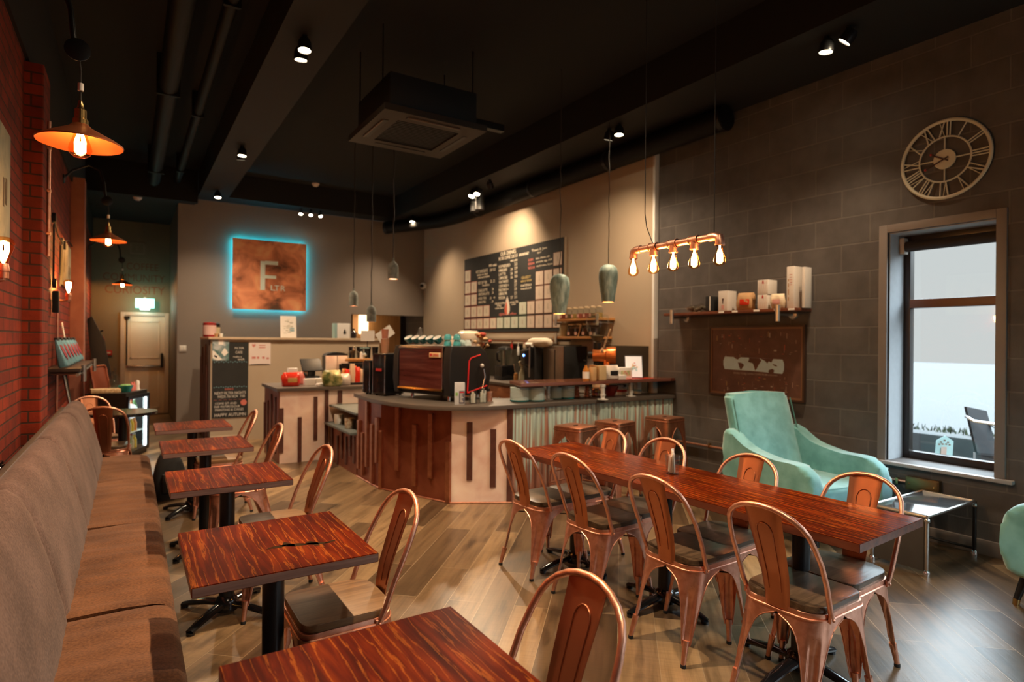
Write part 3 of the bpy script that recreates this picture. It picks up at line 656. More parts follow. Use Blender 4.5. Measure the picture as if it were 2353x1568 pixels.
# vase-shaped verdigris pendants over the bar
VERD = mottled('verdigris', [(0.3, (0.12, 0.17, 0.15, 1)), (0.52, (0.24, 0.33, 0.30, 1)), (0.72, (0.46, 0.55, 0.50, 1))], 7, 0.6, 0.15, detail=10, bump=0.3, stretch=(3, 3, 1))
def vase_pendant(x, y, zb, label, wob):
    t = thing('vase_pendant', label, 'lamp', (x, y, zb), 'green vase pendants over the bar')
    prof = [(0.062, 0.004), (0.062, 0.0), (0.066, 0.0), (0.074, 0.07), (0.09, 0.16), (0.101, 0.25), (0.100, 0.31), (0.086, 0.36), (0.055, 0.388), (0.018, 0.398), (0.0, 0.398)]
    MB().lathe(prof, n=26, cap=False).build('shade', VERD, t)
    MB().lathe([(0.058, 0.002), (0.064, 0.11), (0.05, 0.14), (0, 0.15)], n=20, cap=False).build('copper_lining', plain('warm_lining', (0.75, 0.30, 0.12, 1), 0.4), t)
    MB().ball((0, 0, 0.06), 0.03, 12).build('bulb', emit('pendant_bulb', (1.0, 0.55, 0.25, 1), 12), t)
    rg = random.Random(wob); pts = [(0, 0, 0.395)]
    H = 4.2 - zb
    for k in range(1, 22): pts.append((rg.uniform(-.007, .007), rg.uniform(-.007, .007), 0.395 + (H - 0.395) * k / 22))
    pts.append((0, 0, H)); MB().tube(pts, 0.0045, 6).build('hanging_cord', CORD, t)
    lamp('POINT', 'pendant_glow', (x, y, zb + .02), 2.0, TUNG, shadow_soft_size=.03)
vase_pendant(3.61, 4.75, 1.755, 'green vase pendant in front of the menu board, lower of the two', 1)
vase_pendant(4.25, 4.75, 1.90, 'green vase pendant above the jar shelves, right of the menu board', 2)
# small concrete pendants
CONC = mottled('weathered_concrete', [(0.3, (0.10, 0.11, 0.10, 1)), (0.7, (0.22, 0.23, 0.20, 1))], 20, 0.8, 0)
def cup_pendant(x, y, zb, label, wob):
    t = thing('cup_pendant', label, 'lamp', (x, y, zb), 'small concrete pendants over the till counter')
    MB().lathe([(0.05, 0.012), (0.052, 0.0), (0.058, 0.0), (0.058, 0.13), (0.05, 0.17), (0.03, 0.19), (0.012, 0.205), (0.012, 0.24), (0, 0.24)], n=22, cap=False).build('shade', CONC, t)
    MB().lathe([(0, 0.014), (0.05, 0.014), (0.05, 0.005)], n=20, cap=False).build('glowing_mouth', emit('mouth_glow', (1.0, 0.42, 0.2, 1), 7), t)
    rg = random.Random(wob); pts = [(0, 0, 0.235)]; H = 4.2 - zb
    for k in range(1, 20): pts.append((rg.uniform(-.006, .006), rg.uniform(-.006, .006), 0.235 + (H - .235) * k / 20))
    pts.append((0, 0, H)); MB().tube(pts, 0.006, 6).build('hanging_cord', CORD, t)
    lamp('SPOT', 'pendant_beam', (x, y, zb - 0.004), 14, TUNG, rot=(0, 0, 0), spot_size=math.radians(110), spot_blend=0.7, shadow_soft_size=.04)
cup_pendant(2.50, 7.79, 1.925, 'small concrete pendant hanging left of the kitchen opening', 3)
cup_pendant(2.50, 7.10, 1.70, 'small concrete pendant, the lowest, before the kitchen opening', 4)
cup_pendant(2.50, 6.39, 2.165, 'small concrete pendant, the highest, by the wall camera', 5)
# copper wall lamps on swan-neck arms over the bench
SHADEC = plain('copper_shade', (0.30, 0.085, 0.03, 1), 0.4, 0.7)
def swan_lamp(x, y, z, D, label, e, xw=XL):
    t = thing('swan_neck_lamp', label, 'lamp', (x, y, z), 'copper shades on the brick wall')
    r = D / 2; k = D / 0.34
    MB().lathe([(r, 0.0), (r * 1.0, .006), (r * .86, .022 * k), (r * .5, .055 * k), (r * .28, .075 * k), (.032, .092 * k), (.03, .088 * k), (r * .27, .07 * k), (r * .5, .049 * k), (r * .85, .017 * k), (r * .985, 0.0)], n=40, cap=False).build('shade', SHADEC, t)
    MB().lathe([(0, .09), (.031, .09), (.031, .115), (.024, .12), (.024, .16), (.014, .17), (.008, .2), (.008, .205), (0, .205)], n=18).build('lamp_holder', BRASS, t)
    MB().cyl((0, 0, .25), (0, 0, .285), .012, n=10).build('ferrule', WHITE, t)
    MB().tube([(0, 0, .2), (0, 0, .34), (-.01, 0, .42)], .0045, 6).build('cord', CORD, t)
    bulb(t, (0, 0, .085), .047, .15, e=e)
    # arm arcs from the wall and carries the cord
    d = xw - x
    MB().tube([(d, 0, .62), (d * .8, 0, .72), (d * .45, 0, .80), (d * .15 - .02, 0, .76), (-.04, 0, .62), (-.03, 0, .5), (-.02, 0, .44)], .012, 10).build('arm', BLACK, t)
    MB().lathe([(.028, 0), (.05, .006), (.052, .018), (.028, .024)], n=18, m=Matrix.Translation((-.012, 0, .435)) @ Matrix.Rotation(PI / 2, 4, 'X')).build('pulley_wheel', BLACK, t)
    MB().lathe([(0, 0), (.05, 0), (.05, .012), (.02, .02), (0, .02)], n=18, m=Matrix.Translation((d, 0, .62)) @ Matrix.Rotation(PI / 2, 4, 'Y')).build('wall_plate', BLACK, t)
    return t
swan_lamp(-.20, 3.45, 2.385, .345, 'large copper-shade lamp with glowing bulb, nearest on the brick wall', 8)
swan_lamp(-.20, 7.85, 2.53, .345, 'copper-shade lamp at mid distance, glowing before the far wall', 10)
swan_lamp(-.11, 12.65, 2.42, .315, 'copper-shade lamp farthest away, just above the green exit sign', 22)
# bare-bulb wall lamps on copper pipe
def pipe_sconce(x, y, z, label, down, e):
    t = thing('pipe_wall_lamp', label, 'lamp', (x, y, z), 'bare bulbs on the brick wall')
    MB().tube([(XL - x, 0, -.05), (-.02, 0, -.05), (0, 0, -.045), (0, 0, -.03)], .012, 10).build('pipe_arm', COPPER, t)
    MB().lathe([(0, -.04), (.022, -.04), (.022, -.01), (.026, -.008), (.026, .004), (.02, .03), (0, .03)], n=16).build('lamp_holder', COPPER, t)
    MB().lathe([(0, 0), (.04, 0), (.04, .012), (0, .016)], n=16, m=Matrix.Translation((XL - x, 0, -.05)) @ Matrix.Rotation(PI / 2, 4, 'Y')).build('wall_plate', BRASS, t)
    bulb(t, (0, 0, .02), .045, .14, flip=True, e=e)
    if down:
        MB().tube([(XL - x + .02, -.06, -.06), (XL - x + .02, -.06, -.9), (XL - x + .02, -.06, -1.30), (XL - x + .03, -.13, -1.38)], .011, 8).build('feed_pipe', COPPER, t)
    return t
pipe_sconce(-.51, 3.72, 1.80, 'bare bulb wall lamp cut off at the photo edge beside the bench', False, 7)
pipe_sconce(-.50, 7.20, 1.88, 'bare bulb wall lamp above the shelf of coffee bags', True, 7)
t = thing('wire_run', 'black cable looping along the brick wall between junction boxes', 'cable', (XL + .01, 6.6, 0))
MB().tube([(0.012, .1, 2.55), (0.012, .5, 2.45), (0.012, 1.0, 2.44), (0.012, 1.6, 2.55), (0.012, 2.2, 2.56)], .007, 6).build('cable', RUBBER, t)
MB().tube([(0.012, .15, 2.5), (0.012, .15, 1.98)], .008, 6).build('cable', RUBBER, t)
MB().tube([(0.012, .95, 2.42), (0.012, .75, 2.38), (0.012, .72, 1.98)], .008, 6).build('cable', RUBBER, t)
for y, z in ((.12, 2.55), (1.1, 2.43), (.2, 1.97)): MB().lathe([(0, 0), (.045, 0), (.045, .03), (0, .035)], n=14, m=Matrix.Translation((0, y, z)) @ Matrix.Rotation(PI / 2, 4, 'Y')).build('junction_box', RUBBER, t)
MB().box(0, .05, .17, .25, 1.70, 1.9, .012).build('plug', RUBBER, t)
t = thing('wall_conduit', 'copper conduit climbing the brick pier beside the nearest lamp', 'pipe', (XL + .115, 5.30, 0))
MB().tube([(0, 0, 2.05), (0, 0, 3.0)], .011, 8).build('conduit_run', COPPER, t)
for z in (2.2, 2.5, 2.8): MB().box(-.012, .014, -.02, .02, z, z + .02, .003).build('clip', COPPER, t)

# ================================================================== FURNITURE
def cafe_chair(label, group, seat=None):
    """sheet-copper café chair, faces +x"""
    t = thing('cafe_chair', label, 'chair', (0, 0, 0), group)
    seat = seat or SEATWOOD
    out = rrect(-.165, .178, -.168, .168, [.085, .05, .05, .085], 6)
    out = [(x, y * (1.0 + .04 * (x + .165) / .34)) for x, y in out]
    MB().prism(out, .437, .463, bev=.005, seg=2).build('seat', seat, t)
    o2 = [(x * 1.03 + .001, y * 1.035) for x, y in out]
    mb = MB(); mb.prism(o2, .414, .4365, bev=.006); mb.tube([(x * 1.006, y * 1.006, .412) for x, y in o2], .0052, 6, closed=True)
    mb.build('seat_pan', COPPER, t)
    # legs: one folded sheet each, wrapped round its corner of the pan
    n = len(o2); P2 = [Vector((x, y, 0)) for x, y in o2]
    cum = [0]
    for i in range(n): cum.append(cum[-1] + (P2[(i + 1) % n] - P2[i]).length)
    T = cum[-1]
    def at(s):
        s %= T
        for i in range(n):
            if s <= cum[i + 1]: return P2[i].lerp(P2[(i + 1) % n], (s - cum[i]) / max(1e-9, cum[i + 1] - cum[i]))
        return P2[0]
    cen = []
    for c in range(4):
        i0 = c * 7; cen.append((cum[i0] + cum[i0 + 6]) / 2)
    feet = [(-.235, -.163), (.205, -.20), (.205, .20), (-.235, .163)]
    zs = [.414, .404, .396, .388, .378, .362, .34, .31, .275, .235, .19, .145, .11, .09]
    fr = [1, 1, .95, .84, .71, .58, .475, .40, .335, .28, .23, .185, .15, .12]
    for c in range(4):
        nxt = (cen[(c + 1) % 4] - cen[c]) % T / 2; prv = (cen[c] - cen[c - 1]) % T / 2
        base = at(cen[c]); ft = Vector((feet[c][0], feet[c][1], 0)); NU = 23
        rows = []
        for z, f in zip(zs, fr):
            k = (.414 - z) / .414; sh = (ft - base) * (k ** 1.05)
            row = []
            for q in range(NU):
                s_ = -1 + 2 * q / (NU - 1)
                w = (nxt if s_ > 0 else prv) * f
                p = at(cen[c] + s_ * w); dd = abs(s_ * w)
                inward = -base.normalized()
                g = max(0, min(1, (.022 - dd) / .008)) * max(0, min(1, (.325 - z) / .03)) * max(0, min(1, (z - .10) / .02))
                # the narrow lower leg closes up round the corner
                p = p + (base - p) * (1 - f) * .10 + inward * g * .013
                row.append(Vector((p.x + sh.x, p.y + sh.y, z)))
            rows.append(row)
        mb = MB(); V_ = [[mb.bm.verts.new(p) for p in r] for r in rows]
        for i in range(len(rows) - 1):
            for q in range(NU - 1): mb.bm.faces.new((V_[i][q], V_[i][q + 1], V_[i + 1][q + 1], V_[i + 1][q]))
        mb.solid(.0022)
        e0 = base + (ft - base) * ((.414 - .105) / .414) ** 1.05 - base.normalized() * .006
        mb.tube([(e0.x, e0.y, .112), (e0.x * .3 + ft.x * .7, e0.y * .3 + ft.y * .7, .045), (ft.x, ft.y, .012)], [.016, .0125, .0115], 10)
        # rolled edges of the arch
        for sgn in (0, -1): mb.tube([r[sgn] for r in rows[2:]], .0028, 6)
        lg = mb.build('leg', COPPER, t, ang=50)
        MB().lathe([(0, 0), (.0125, 0), (.0135, .006), (.0125, .016), (0, .016)], (ft.x, ft.y, 0), 10).build('foot_cap', RUBBER, lg)
    # tube hoop of the back
    L_ = [(-.095, .182, .418), (-.118, .186, .47), (-.150, .190, .56), (-.190, .190, .65), (-.222, .181, .715)]
    arc = []
    for k in range(1, 12):
        a = PI * k / 12
        y = .176 * math.cos(a); z = .728 + .118 * math.sin(a); x = -.228 - .06 * math.sin(a)
        arc.append((x, y, z))
    pts = L_ + arc + [(x, -y, z) for x, y, z in reversed(L_)]
    MB().tube(pts, .0105, 10).build('back_hoop', COPPER, t)
    for s in (-1, 1):
        mb = MB(); mb.box(-.112, -.082, s * .182 - .006, s * .182 + .006, .405, .432, .004); mb.ball((-.096, s * .190, .417), .007, 8)
        mb.build('rivet', COPPER, t)
    # splat
    def bx(z):
        for (z0, x0), (z1, x1) in zip(((.425, -.172), (.47, -.174), (.56, -.192), (.66, -.226), (.76, -.262), (.85, -.292)), ((.47, -.174), (.56, -.192), (.66, -.226), (.76, -.262), (.85, -.292), (.9, -.3))):
            if z <= z1: return x0 + (x1 - x0) * (z - z0) / (z1 - z0)
        return -.3
    def sp(u, v):
        hw = .052 + .026 * v; y = (u * 2 - 1) * hw
        a = math.acos(max(-1, min(1, y / .176))); zt = .728 + .118 * math.sin(a) - .004
        z = .424 + (zt - .424) * v
        return Vector((bx(z) - .004 + .012 * abs(u * 2 - 1) ** 6, y, z))
    mb = MB().grid(sp, 13, 16); mb.solid(.0018)
    gl = [sp(.27, v) for v in (.16, .3, .5, .68, .76)] + [sp(.32, .81), sp(.42, .835), sp(.5, .84), sp(.58, .835), sp(.68, .81)] + [sp(.73, v) for v in (.76, .68, .5, .3, .16)]
    for off in (-.0005,): mb.tube([p + Vector((off - .001, 0, 0)) for p in gl], .0026, 6)
    mb.tube([p + Vector((.0035, 0, 0)) for p in gl], .0022, 6)
    mb.build('splat', plain('splat_copper', (0.50, 0.20, 0.105, 1), 0.36, 0.95, var=0.1), t, ang=60)
    mb = MB()
    for a, b in ((0, 2), (1, 3)):
        pa = at(cen[a]) * .86 + Vector((feet[a][0], feet[a][1], 0)) * .14; pb = at(cen[b]) * .86 + Vector((feet[b][0], feet[b][1], 0)) * .14
        mb.tube([(pa.x, pa.y, .345), (pb.x, pb.y, .345 + .003 * a)], .009, 6, flat=(.35, 1))
    mb.build('cross_brace', BLACK, t)
    return t
C0 = cafe_chair('copper café chair at the long table, near side, nearest the camera', 'chairs at the long table')
C0.location = (2.37, 1.445, 0); C0.rotation_euler = (0, 0, math.radians(2))
for x, y, a, lb in ((2.36, 2.025, 2, 'copper café chair at the long table, near side, second from the camera'),
                    (2.35, 2.66, 3, 'copper café chair at the long table, near side, third from the camera'),
                    (2.32, 3.20, 4, 'copper café chair at the long table, near side, at its far end'),
                    (2.74, 1.50, 181, 'copper café chair on the window side of the long table, nearest the camera'),
                    (2.69, 2.09, 182, 'copper café chair on the window side, backed by the teal armchair'),
                    (2.69, 2.72, 183, 'copper café chair on the window side, behind the sugar glass'),
                    (2.66, 3.22, 182, 'copper café chair on the window side, farthest, before the stools')):
    dup(C0, (x, y, 0), math.radians(a), lb, 'chairs at the long table')
C1 = cafe_chair('copper café chair with pale oak seat, at the second square table', 'chairs facing the bench', SEATWOOD_L)
C1.location = (.70, 2.325, 0); C1.rotation_euler = (0, 0, math.radians(180))
for x, y, a, lb in ((.765, 1.235, 180, 'copper café chair at the front square table, cropped by the photo bottom'),
                    (.71, 3.55, 181, 'copper café chair at the third square table from the camera'),
                    (.665, 4.66, 180, 'copper café chair at the fourth square table from the camera'),
                    (.66, 5.66, 179, 'copper café chair at the farthest square table, before the blackboard')):
    dup(C1, (x, y, 0), math.radians(a), lb, 'chairs facing the bench')
CHB = cafe_chair('copper café chair with its back to the camera at the black round table', 'chairs by the drinks fridge')
CHB.location = (-.17, 6.84, 0); CHB.rotation_euler = (0, 0, math.radians(84))
dup(CHB, (-.27, 7.52, 0), math.radians(-72), 'copper café chair behind the round table, against the brick wall', 'chairs by the drinks fridge')
# ---------------------------------------------------------------- tables
def pedestal(parent, x, y, h, r=.038, foot=.27, name='base', rot=0):
    MB().cyl((x, y, .07), (x, y, h), r, n=20).build('column', BLACK, parent)
    mb = MB(); mb.lathe([(0, .02), (.06, .02), (.062, .06), (.05, .085), (r, .095), (0, .095)], (x, y, 0), 20)
    for k in range(4):
        a = rot + PI / 4 + PI / 2 * k; c, s = math.cos(a), math.sin(a)
        mb.tube([(x + c * .03, y + s * .03, .055), (x + c * .12, y + s * .12, .05), (x + c * foot * .8, y + s * foot * .8, .032), (x + c * foot, y + s * foot, .018)], [.032, .03, .026, .022], 10, flat=(.55, 1))
        mb.lathe([(0, 0), (.02, 0), (.02, .014), (0, .014)], (x + c * foot * .97, y + s * foot * .97, 0), 10)
    mb.build(name, BLACK_GLOSS, parent)
    MB().box(x - .13, x + .13, y - .13, y + .13, h - .012, h, .004).build('top_plate', BLACK, parent)
def square_table(x0, x1, y0, y1, label, rz=0):
    cx, cy = (x0 + x1) / 2, (y0 + y1) / 2
    t = thing('square_table', label, 'table', (cx, cy, 0), 'small square tables along the bench', math.radians(rz))
    hx, hy = (x1 - x0) / 2, (y1 - y0) / 2
    mb = MB(); mb.prism([(-hx, -hy), (hx, -hy), (hx, hy), (-hx, hy)], .708, .74, side_mi=1)
    bmesh.ops.bevel(mb.bm, geom=mb.bm.edges[:], offset=.0022, segments=2, affect='EDGES')
    mb.build('tabletop', [TABLEWOOD, TABLEEDGE], t, ang=30)
    pedestal(t, 0, 0, .708)
    return t
square_table(.175, .76, .90, 1.487, 'square wooden table in the foreground, cut off by the photo bottom')
square_table(.16, .735, 1.99, 2.585, 'square wooden table with a dark scorch mark, second from the camera')
square_table(.17, .735, 3.27, 3.81, 'square wooden table, third from the camera')
square_table(.185, .725, 4.39, 4.955, 'square wooden table, fourth from the camera')
square_table(.18, .74, 5.49, 6.03, 'square wooden table farthest from the camera')
# the scorch mark on the second table
T2 = bpy.data.objects['square_table.001']
mb = MB(); SC_M = plain('scorched_wood', (0.03, 0.014, 0.004, 1), 0.6, spec=0.03)
rg = random.Random(5)
for (a, b), (c, d_), r_ in (((-.02, -.06), (.02, -.055), .011), ((.02, -.055), (.09, -.075), .016), ((.03, -.03), (.05, -.07), .014), ((.09, -.075), (.16, -.10), .010), ((.11, -.06), (.125, -.095), .016), ((.16, -.1), (.2, -.09), .006)):
    n_ = 10; ps = []
    for k in range(n_): 
        q = 2 * PI * k / n_; w = 1 + rg.uniform(-.25, .25)
        L_ = math.hypot(c - a, d_ - b) / 2
        u, v = (L_ + r_) * math.cos(q) * w, r_ * math.sin(q) * w; an = math.atan2(d_ - b, c - a)
        ps.append(((a + c) / 2 + u * math.cos(an) - v * math.sin(an), (b + d_) / 2 + u * math.sin(an) + v * math.cos(an)))
    mb.prism(ps, .7401, .7404 + .0001 * len(ps) * 0)
mb.build('scorch_mark', SC_M, T2, smooth=False)
# long communal table
LT = thing('long_table', 'long communal wooden table on three black pedestals', 'table', (0, 0, 0))
A_, B_, C_, D_ = Vector((2.205, 3.40)), Vector((2.275, 1.155)), Vector((2.845, 1.185)), Vector((2.765, 3.47))
mb = MB(); mb.prism([tuple(v) for v in (B_, C_, D_, A_)], .705, .74, side_mi=1); bmesh.ops.bevel(mb.bm, geom=mb.bm.edges[:], offset=.002, segments=2, affect='EDGES')
mb.build('tabletop', [wood('long_top', (0.03, 0.0035, 0.001, 1), (0.105, 0.0125, 0.002, 1), (0.20, 0.034, 0.004, 1), 'y', 0.9, 0.2, coat=0.12), wood('long_edge', (0.05, 0.013, 0.008, 1), (0.12, 0.03, 0.014, 1), (0.18, 0.05, 0.022, 1), 'y', 1.2, 0.4, streak=False)], LT, ang=30)
for x, y in ((2.565, 1.56), (2.555, 2.36), (2.505, 3.10)): pedestal(LT, x, y, .705, foot=.28, rot=PI / 4 + .03)
# sugar glass
t = thing('sugar_glass', 'clear tumbler of paper sugar sachets on the long table', 'glass', (2.575, 2.33, .74), None)
MB().lathe([(0, 0), (.033, 0), (.040, .105), (.0385, .105), (.0315, .006), (0, .006)], n=20, cap=False).build('tumbler', GLASS, t)
rg = random.Random(9)
for k in range(9):
    a = rg.uniform(0, 2 * PI); rr = rg.uniform(.004, .02); hh = rg.uniform(.085, .135); tl = rg.uniform(-.2, .2)
    m = Matrix.Translation((rr * math.cos(a), rr * math.sin(a), .01)) @ Matrix.Rotation(tl * .5, 4, 'X') @ Matrix.Rotation(a, 4, 'Z')
    MB().box(-.011, .011, -.002, .002, 0, hh, .001, 1, m).build('sugar_sachet', [PAPER, plain('pink_paper', (0.62, 0.38, 0.32, 1), 0.8), plain('tan_paper', (0.5, 0.36, 0.24, 1), 0.8)][(0, 0, 1, 0, 0, 2, 0, 1, 0)[k]], t)
# ---------------------------------------------------------------- stools
def bar_stool(x, y, rz, label, h=.72):
    t = thing('bar_stool', label, 'stool', (x, y, 0), 'copper stools at the bar', rz)
    o = rrect(-.15, .15, -.15, .15, .04, 5)
    mb = MB(); mb.prism(o, h - .03, h, bev=.006); mb.tube([(a * 1.01, b * 1.01, h - .03) for a, b in o], .005, 6, closed=True); mb.build('seat', COPPER_DK, t)
    MB().box(-.03, .03, -.008, .008, h, h + .0015, .004, 2).build('hand_slot', RUBBER, t)
    n = len(o); P2 = [Vector((a, b, 0)) for a, b in o]; cum = [0]
    for i in range(n): cum.append(cum[-1] + (P2[(i + 1) % n] - P2[i]).length)
    T = cum[-1]
    def at(s):
        s %= T
        for i in range(n):
            if s <= cum[i + 1]: return P2[i].lerp(P2[(i + 1) % n], (s - cum[i]) / max(1e-9, cum[i + 1] - cum[i]))
        return P2[0]
    H = h - .03
    zs = [H, H - .03, H - .06, H - .075, H - .1, H - .14, H - .2, H - .28, .25, .12, .02]
    fr = [1, 1, .97, .8, .62, .48, .38, .31, .24, .2, .17]
    for c in range(4):
        ce = (cum[c * 6] + cum[c * 6 + 5]) / 2; base = at(ce); ft = base * 1.33; rows = []
        for z, f in zip(zs, fr):
            sh = (ft - base) * ((H - z) / H); rows.append([])
            for q in range(11):
                s_ = -1 + 2 * q / 10; p = at(ce + s_ * T / 8 * f); g = max(0, min(1, (.022 - abs(s_ * T / 8 * f)) / .01)) * max(0, min(1, (H - .15 - z) / .03))
                p = p - base.normalized() * g * .009
                rows[-1].append(Vector((p.x + sh.x, p.y + sh.y, z)))
        mb = MB(); V_ = [[mb.bm.verts.new(p) for p in r] for r in rows]
        for i in range(len(rows) - 1):
            for q in range(10): mb.bm.faces.new((V_[i][q], V_[i][q + 1], V_[i + 1][q + 1], V_[i + 1][q]))
        mb.solid(.0025)
        for sgn in (0, -1): mb.tube([r[sgn] for r in rows[2:]], .003, 6)
        lg = mb.build('leg', COPPER_DK, t, ang=50)
        MB().lathe([(0, 0), (.017, 0), (.018, .012), (.015, .022), (0, .022)], (ft.x * .985, ft.y * .985, 0), 10).build('foot_cap', RUBBER, lg)
    for z, k in ((.2, 1.22), (.3, 1.17)):
        for c in range(4) if z < .25 else (0, 2):
            a = P2[c * 6 + 2] * k; b = P2[((c + 1) % 4) * 6 + 2] * k
            MB().tube([(a.x, a.y, z), (b.x, b.y, z)], .007, 8).build('stretcher', COPPER_DK, t)
    return t
bar_stool(3.40, 4.22, .25, 'copper bar stool at the verdigris counter, first from the left')
bar_stool(3.93, 4.28, .2, 'copper bar stool at the verdigris counter, in the middle')
bar_stool(4.60, 4.27, .1, 'copper bar stool at the verdigris counter, beside the block wall')
# ---------------------------------------------------------------- bench
BF = fabric('tan_wool', (0.068, 0.026, 0.010, 1), (0.165, 0.068, 0.027, 1), 110, sheen=0.1)
BG = fabric('tan_wool_back', (0.066, 0.036, 0.028, 1), (0.155, 0.096, 0.080, 1), 110, sheen=0.1)
BT = thing('banquette', 'long tan upholstered bench against the brick wall', 'bench', (0, 0, 0))
ys = [-.2, 1.45, 2.70, 3.93, 5.15, 6.2]
MB().box(XL + .14, .115, -.2, 6.18, .0, .30, .01).build('plinth', plain('bench_plinth', (0.018, 0.014, 0.012, 1), 0.6), BT)
MB().box(XL + .13, XL + .16, -.2, 6.16, .30, .90, .004).build('back_board', plain('bench_board', (0.03, 0.02, 0.016, 1), 0.6), BT)
rg = random.Random(11)
for a, b in zip(ys, ys[1:]):
    prof = [(-.36, .30), (.125, .30), (.155, .325), (.165, .37), (.160, .415), (.135, .442), (.09, .452), (-.02, .458), (-.2, .455), (-.36, .445)]
    def fn(u, v, a=a, b=b):
        i = u * len(prof); i0 = int(i) % len(prof); p = prof[i0]
        e = min(v, 1 - v) * (b - a); k = 1 - .5 * max(0, 1 - e / .03) ** 2 * .06
        cz = .38
        d = .010 * max(0, 1 - e / .05) ** 2
        x, z = p
        if z > .40: z -= d
        if x > .1: x -= d
        if z > .44: z += .004 * math.sin(v * 23 + x * 9 + a) + .003 * math.sin(v * 61 + a * 5)
        return Vector((x, a + .003 + (b - a - .006) * v, z))
    mb = MB(); mb.grid(fn, len(prof), 40, wrap_u=True)
    # close the ends
    for yy in (a + .003, b - .003):
        vs = [v for v in mb.bm.verts if abs(v.co.y - yy) < 1e-5]
        vs.sort(key=lambda v: math.atan2(v.co.z - .38, v.co.x + .1)); 
        try: mb.bm.faces.new(vs)
        except ValueError: pass
    mb.build('seat_cushion', BF, BT, ang=60)
    bp_ = [(-.17, .40), (-.19, .52), (-.235, .70), (-.285, .86), (-.315, .925), (-.35, .955), (-.39, .955), (-.42, .93), (-.435, .86), (-.435, .5), (-.40, .40)]
    def fb(u, v, a=a, b=b):
        i0 = int(u * len(bp_) + 1e-6) % len(bp_); x, z = bp_[i0]
        e = min(v, 1 - v) * (b - a); d = .014 * max(0, 1 - e / .05) ** 2
        if x > -.34: x -= d
        if z > .9: z -= d
        return Vector((x, a + .003 + (b - .06 * (b > 6) - a - .006) * v, z))
    mb = MB(); mb.grid(fb, len(bp_), 36, wrap_u=True)
    for yy in (a + .003, b - .06 * (b > 6) - .003):
        vs = [v for v in mb.bm.verts if abs(v.co.y - yy) < 1e-5]
        vs.sort(key=lambda v: math.atan2(v.co.z - .7, v.co.x + .34))
        try: mb.bm.faces.new(vs)
        except ValueError: pass
    mb.build('back_cushion', BG, BT, ang=60)
# ---------------------------------------------------------------- teal armchairs
TEAL = fabric('teal_velvet', (0.10, 0.31, 0.31, 1), (0.20, 0.50, 0.51, 1), 9, rough=0.85, sheen=0.7, bump=0.05)
PIPING = plain('piping_teal', (0.07, 0.20, 0.17, 1), 0.8)
def crom(p, k):
    out = []; n = len(p)
    for i in range(n):
        a, b, c, d = [Vector(p[(i + j) % n]) for j in (-1, 0, 1, 2)]
        for q in range(k):
            t = q / k; v = .5 * ((2 * b) + (c - a) * t + (2 * a - 5 * b + 4 * c - d) * t * t + (3 * b - a - 3 * c + d) * t ** 3); out.append((v.x, v.y))
    return out
def armchair(loc, rz, label):
    """high-backed lounge chair with sweeping arms; faces -y"""
    t = thing('lounge_armchair', label, 'armchair', loc, 'teal velvet armchairs', rz)
    # back: tapered slab leaning backwards
    def slab(u, v):
        a = 2 * PI * u; s = lambda w, p: math.copysign(abs(w) ** p, w)
        hw = .355 - .02 * v
        x = hw * s(math.cos(a), .35); th = .075 - .02 * v
        y = .27 + .21 * v + th * s(math.sin(a), .5)
        z = .30 + .75 * v - (.018 * (1 - abs(s(math.cos(a), .35))) * -1 if v > .9 else 0)
        return Vector((x, y, z))
    mb = MB(); mb.grid(slab, 32, 14, wrap_u=True)
    mb.bm.faces.new([v for v in mb.bm.verts if abs(v.co.z - .30) < 1e-4][:32]) if False else None
    top = []
    for ring in (0, 13):
        vs = [mb.bm.verts[i * 14 + ring] if False else None for i in range(0)]
    mb.bm.verts.ensure_lookup_table()
    for ring in (0, 13):
        vs = [mb.bm.verts[i * 14 + ring] for i in range(32)]; f = mb.bm.faces.new(vs)
        if ring == 13: bmesh.ops.bevel(mb.bm, geom=list(f.edges), offset=.028, segments=3, affect='EDGES')
    mb.build('backrest', TEAL, t, ang=70)
    for s_ in (-1, 1):
        MB().tube([(s_ * (.345 - .02 * v), .215 + .21 * v - .006, .32 + .75 * v) for v in (.0, .25, .5, .75, .92)], .005, 6).build('piping', PIPING, t)
    # seat
    MB().prism(rrect(-.32, .32, -.38, .30, [.07, .07, .02, .02], 5), .24, .435, bev=.045, seg=4).build('seat_cushion', TEAL, t, ang=70)
    # arms: thick sweeping blades
    for s_ in (-1, 1):
        prof = [(-.43, .30), (-.43, .47), (-.405, .545), (-.34, .595), (-.24, .612), (-.10, .612), (.05, .632), (.18, .665), (.28, .72), (.38, .78), (.43, .70), (.39, .45), (.36, .20), (.0, .17), (-.36, .19)]
        mb = MB(); mb.prism(crom(prof, 3), s_ * .31, s_ * .425, 'x', bev=.038, seg=4); mb.build('arm', TEAL, t, ang=70)
    for x in (-.29, .29):
        for y, dy in ((-.33, -.05), (.30, .08)):
            lg = MB().tube([(x, y, .215), (x * 1.08, y + dy, .03)], [.026, .017], 14).build('leg', BLACK, t)
            MB().tube([(x * 1.075, y + dy * .97, .035), (x * 1.085, y + dy * 1.05, 0.0)], [.0185, .0165], 14).build('foot_cap', BRASS, lg)
    return t
armchair((4.47, 2.71, 0), math.radians(-8), 'tall teal velvet armchair before the framed map')
armchair((4.62, .955, 0), math.radians(186), 'teal velvet armchair cropped at the right edge of the photo')
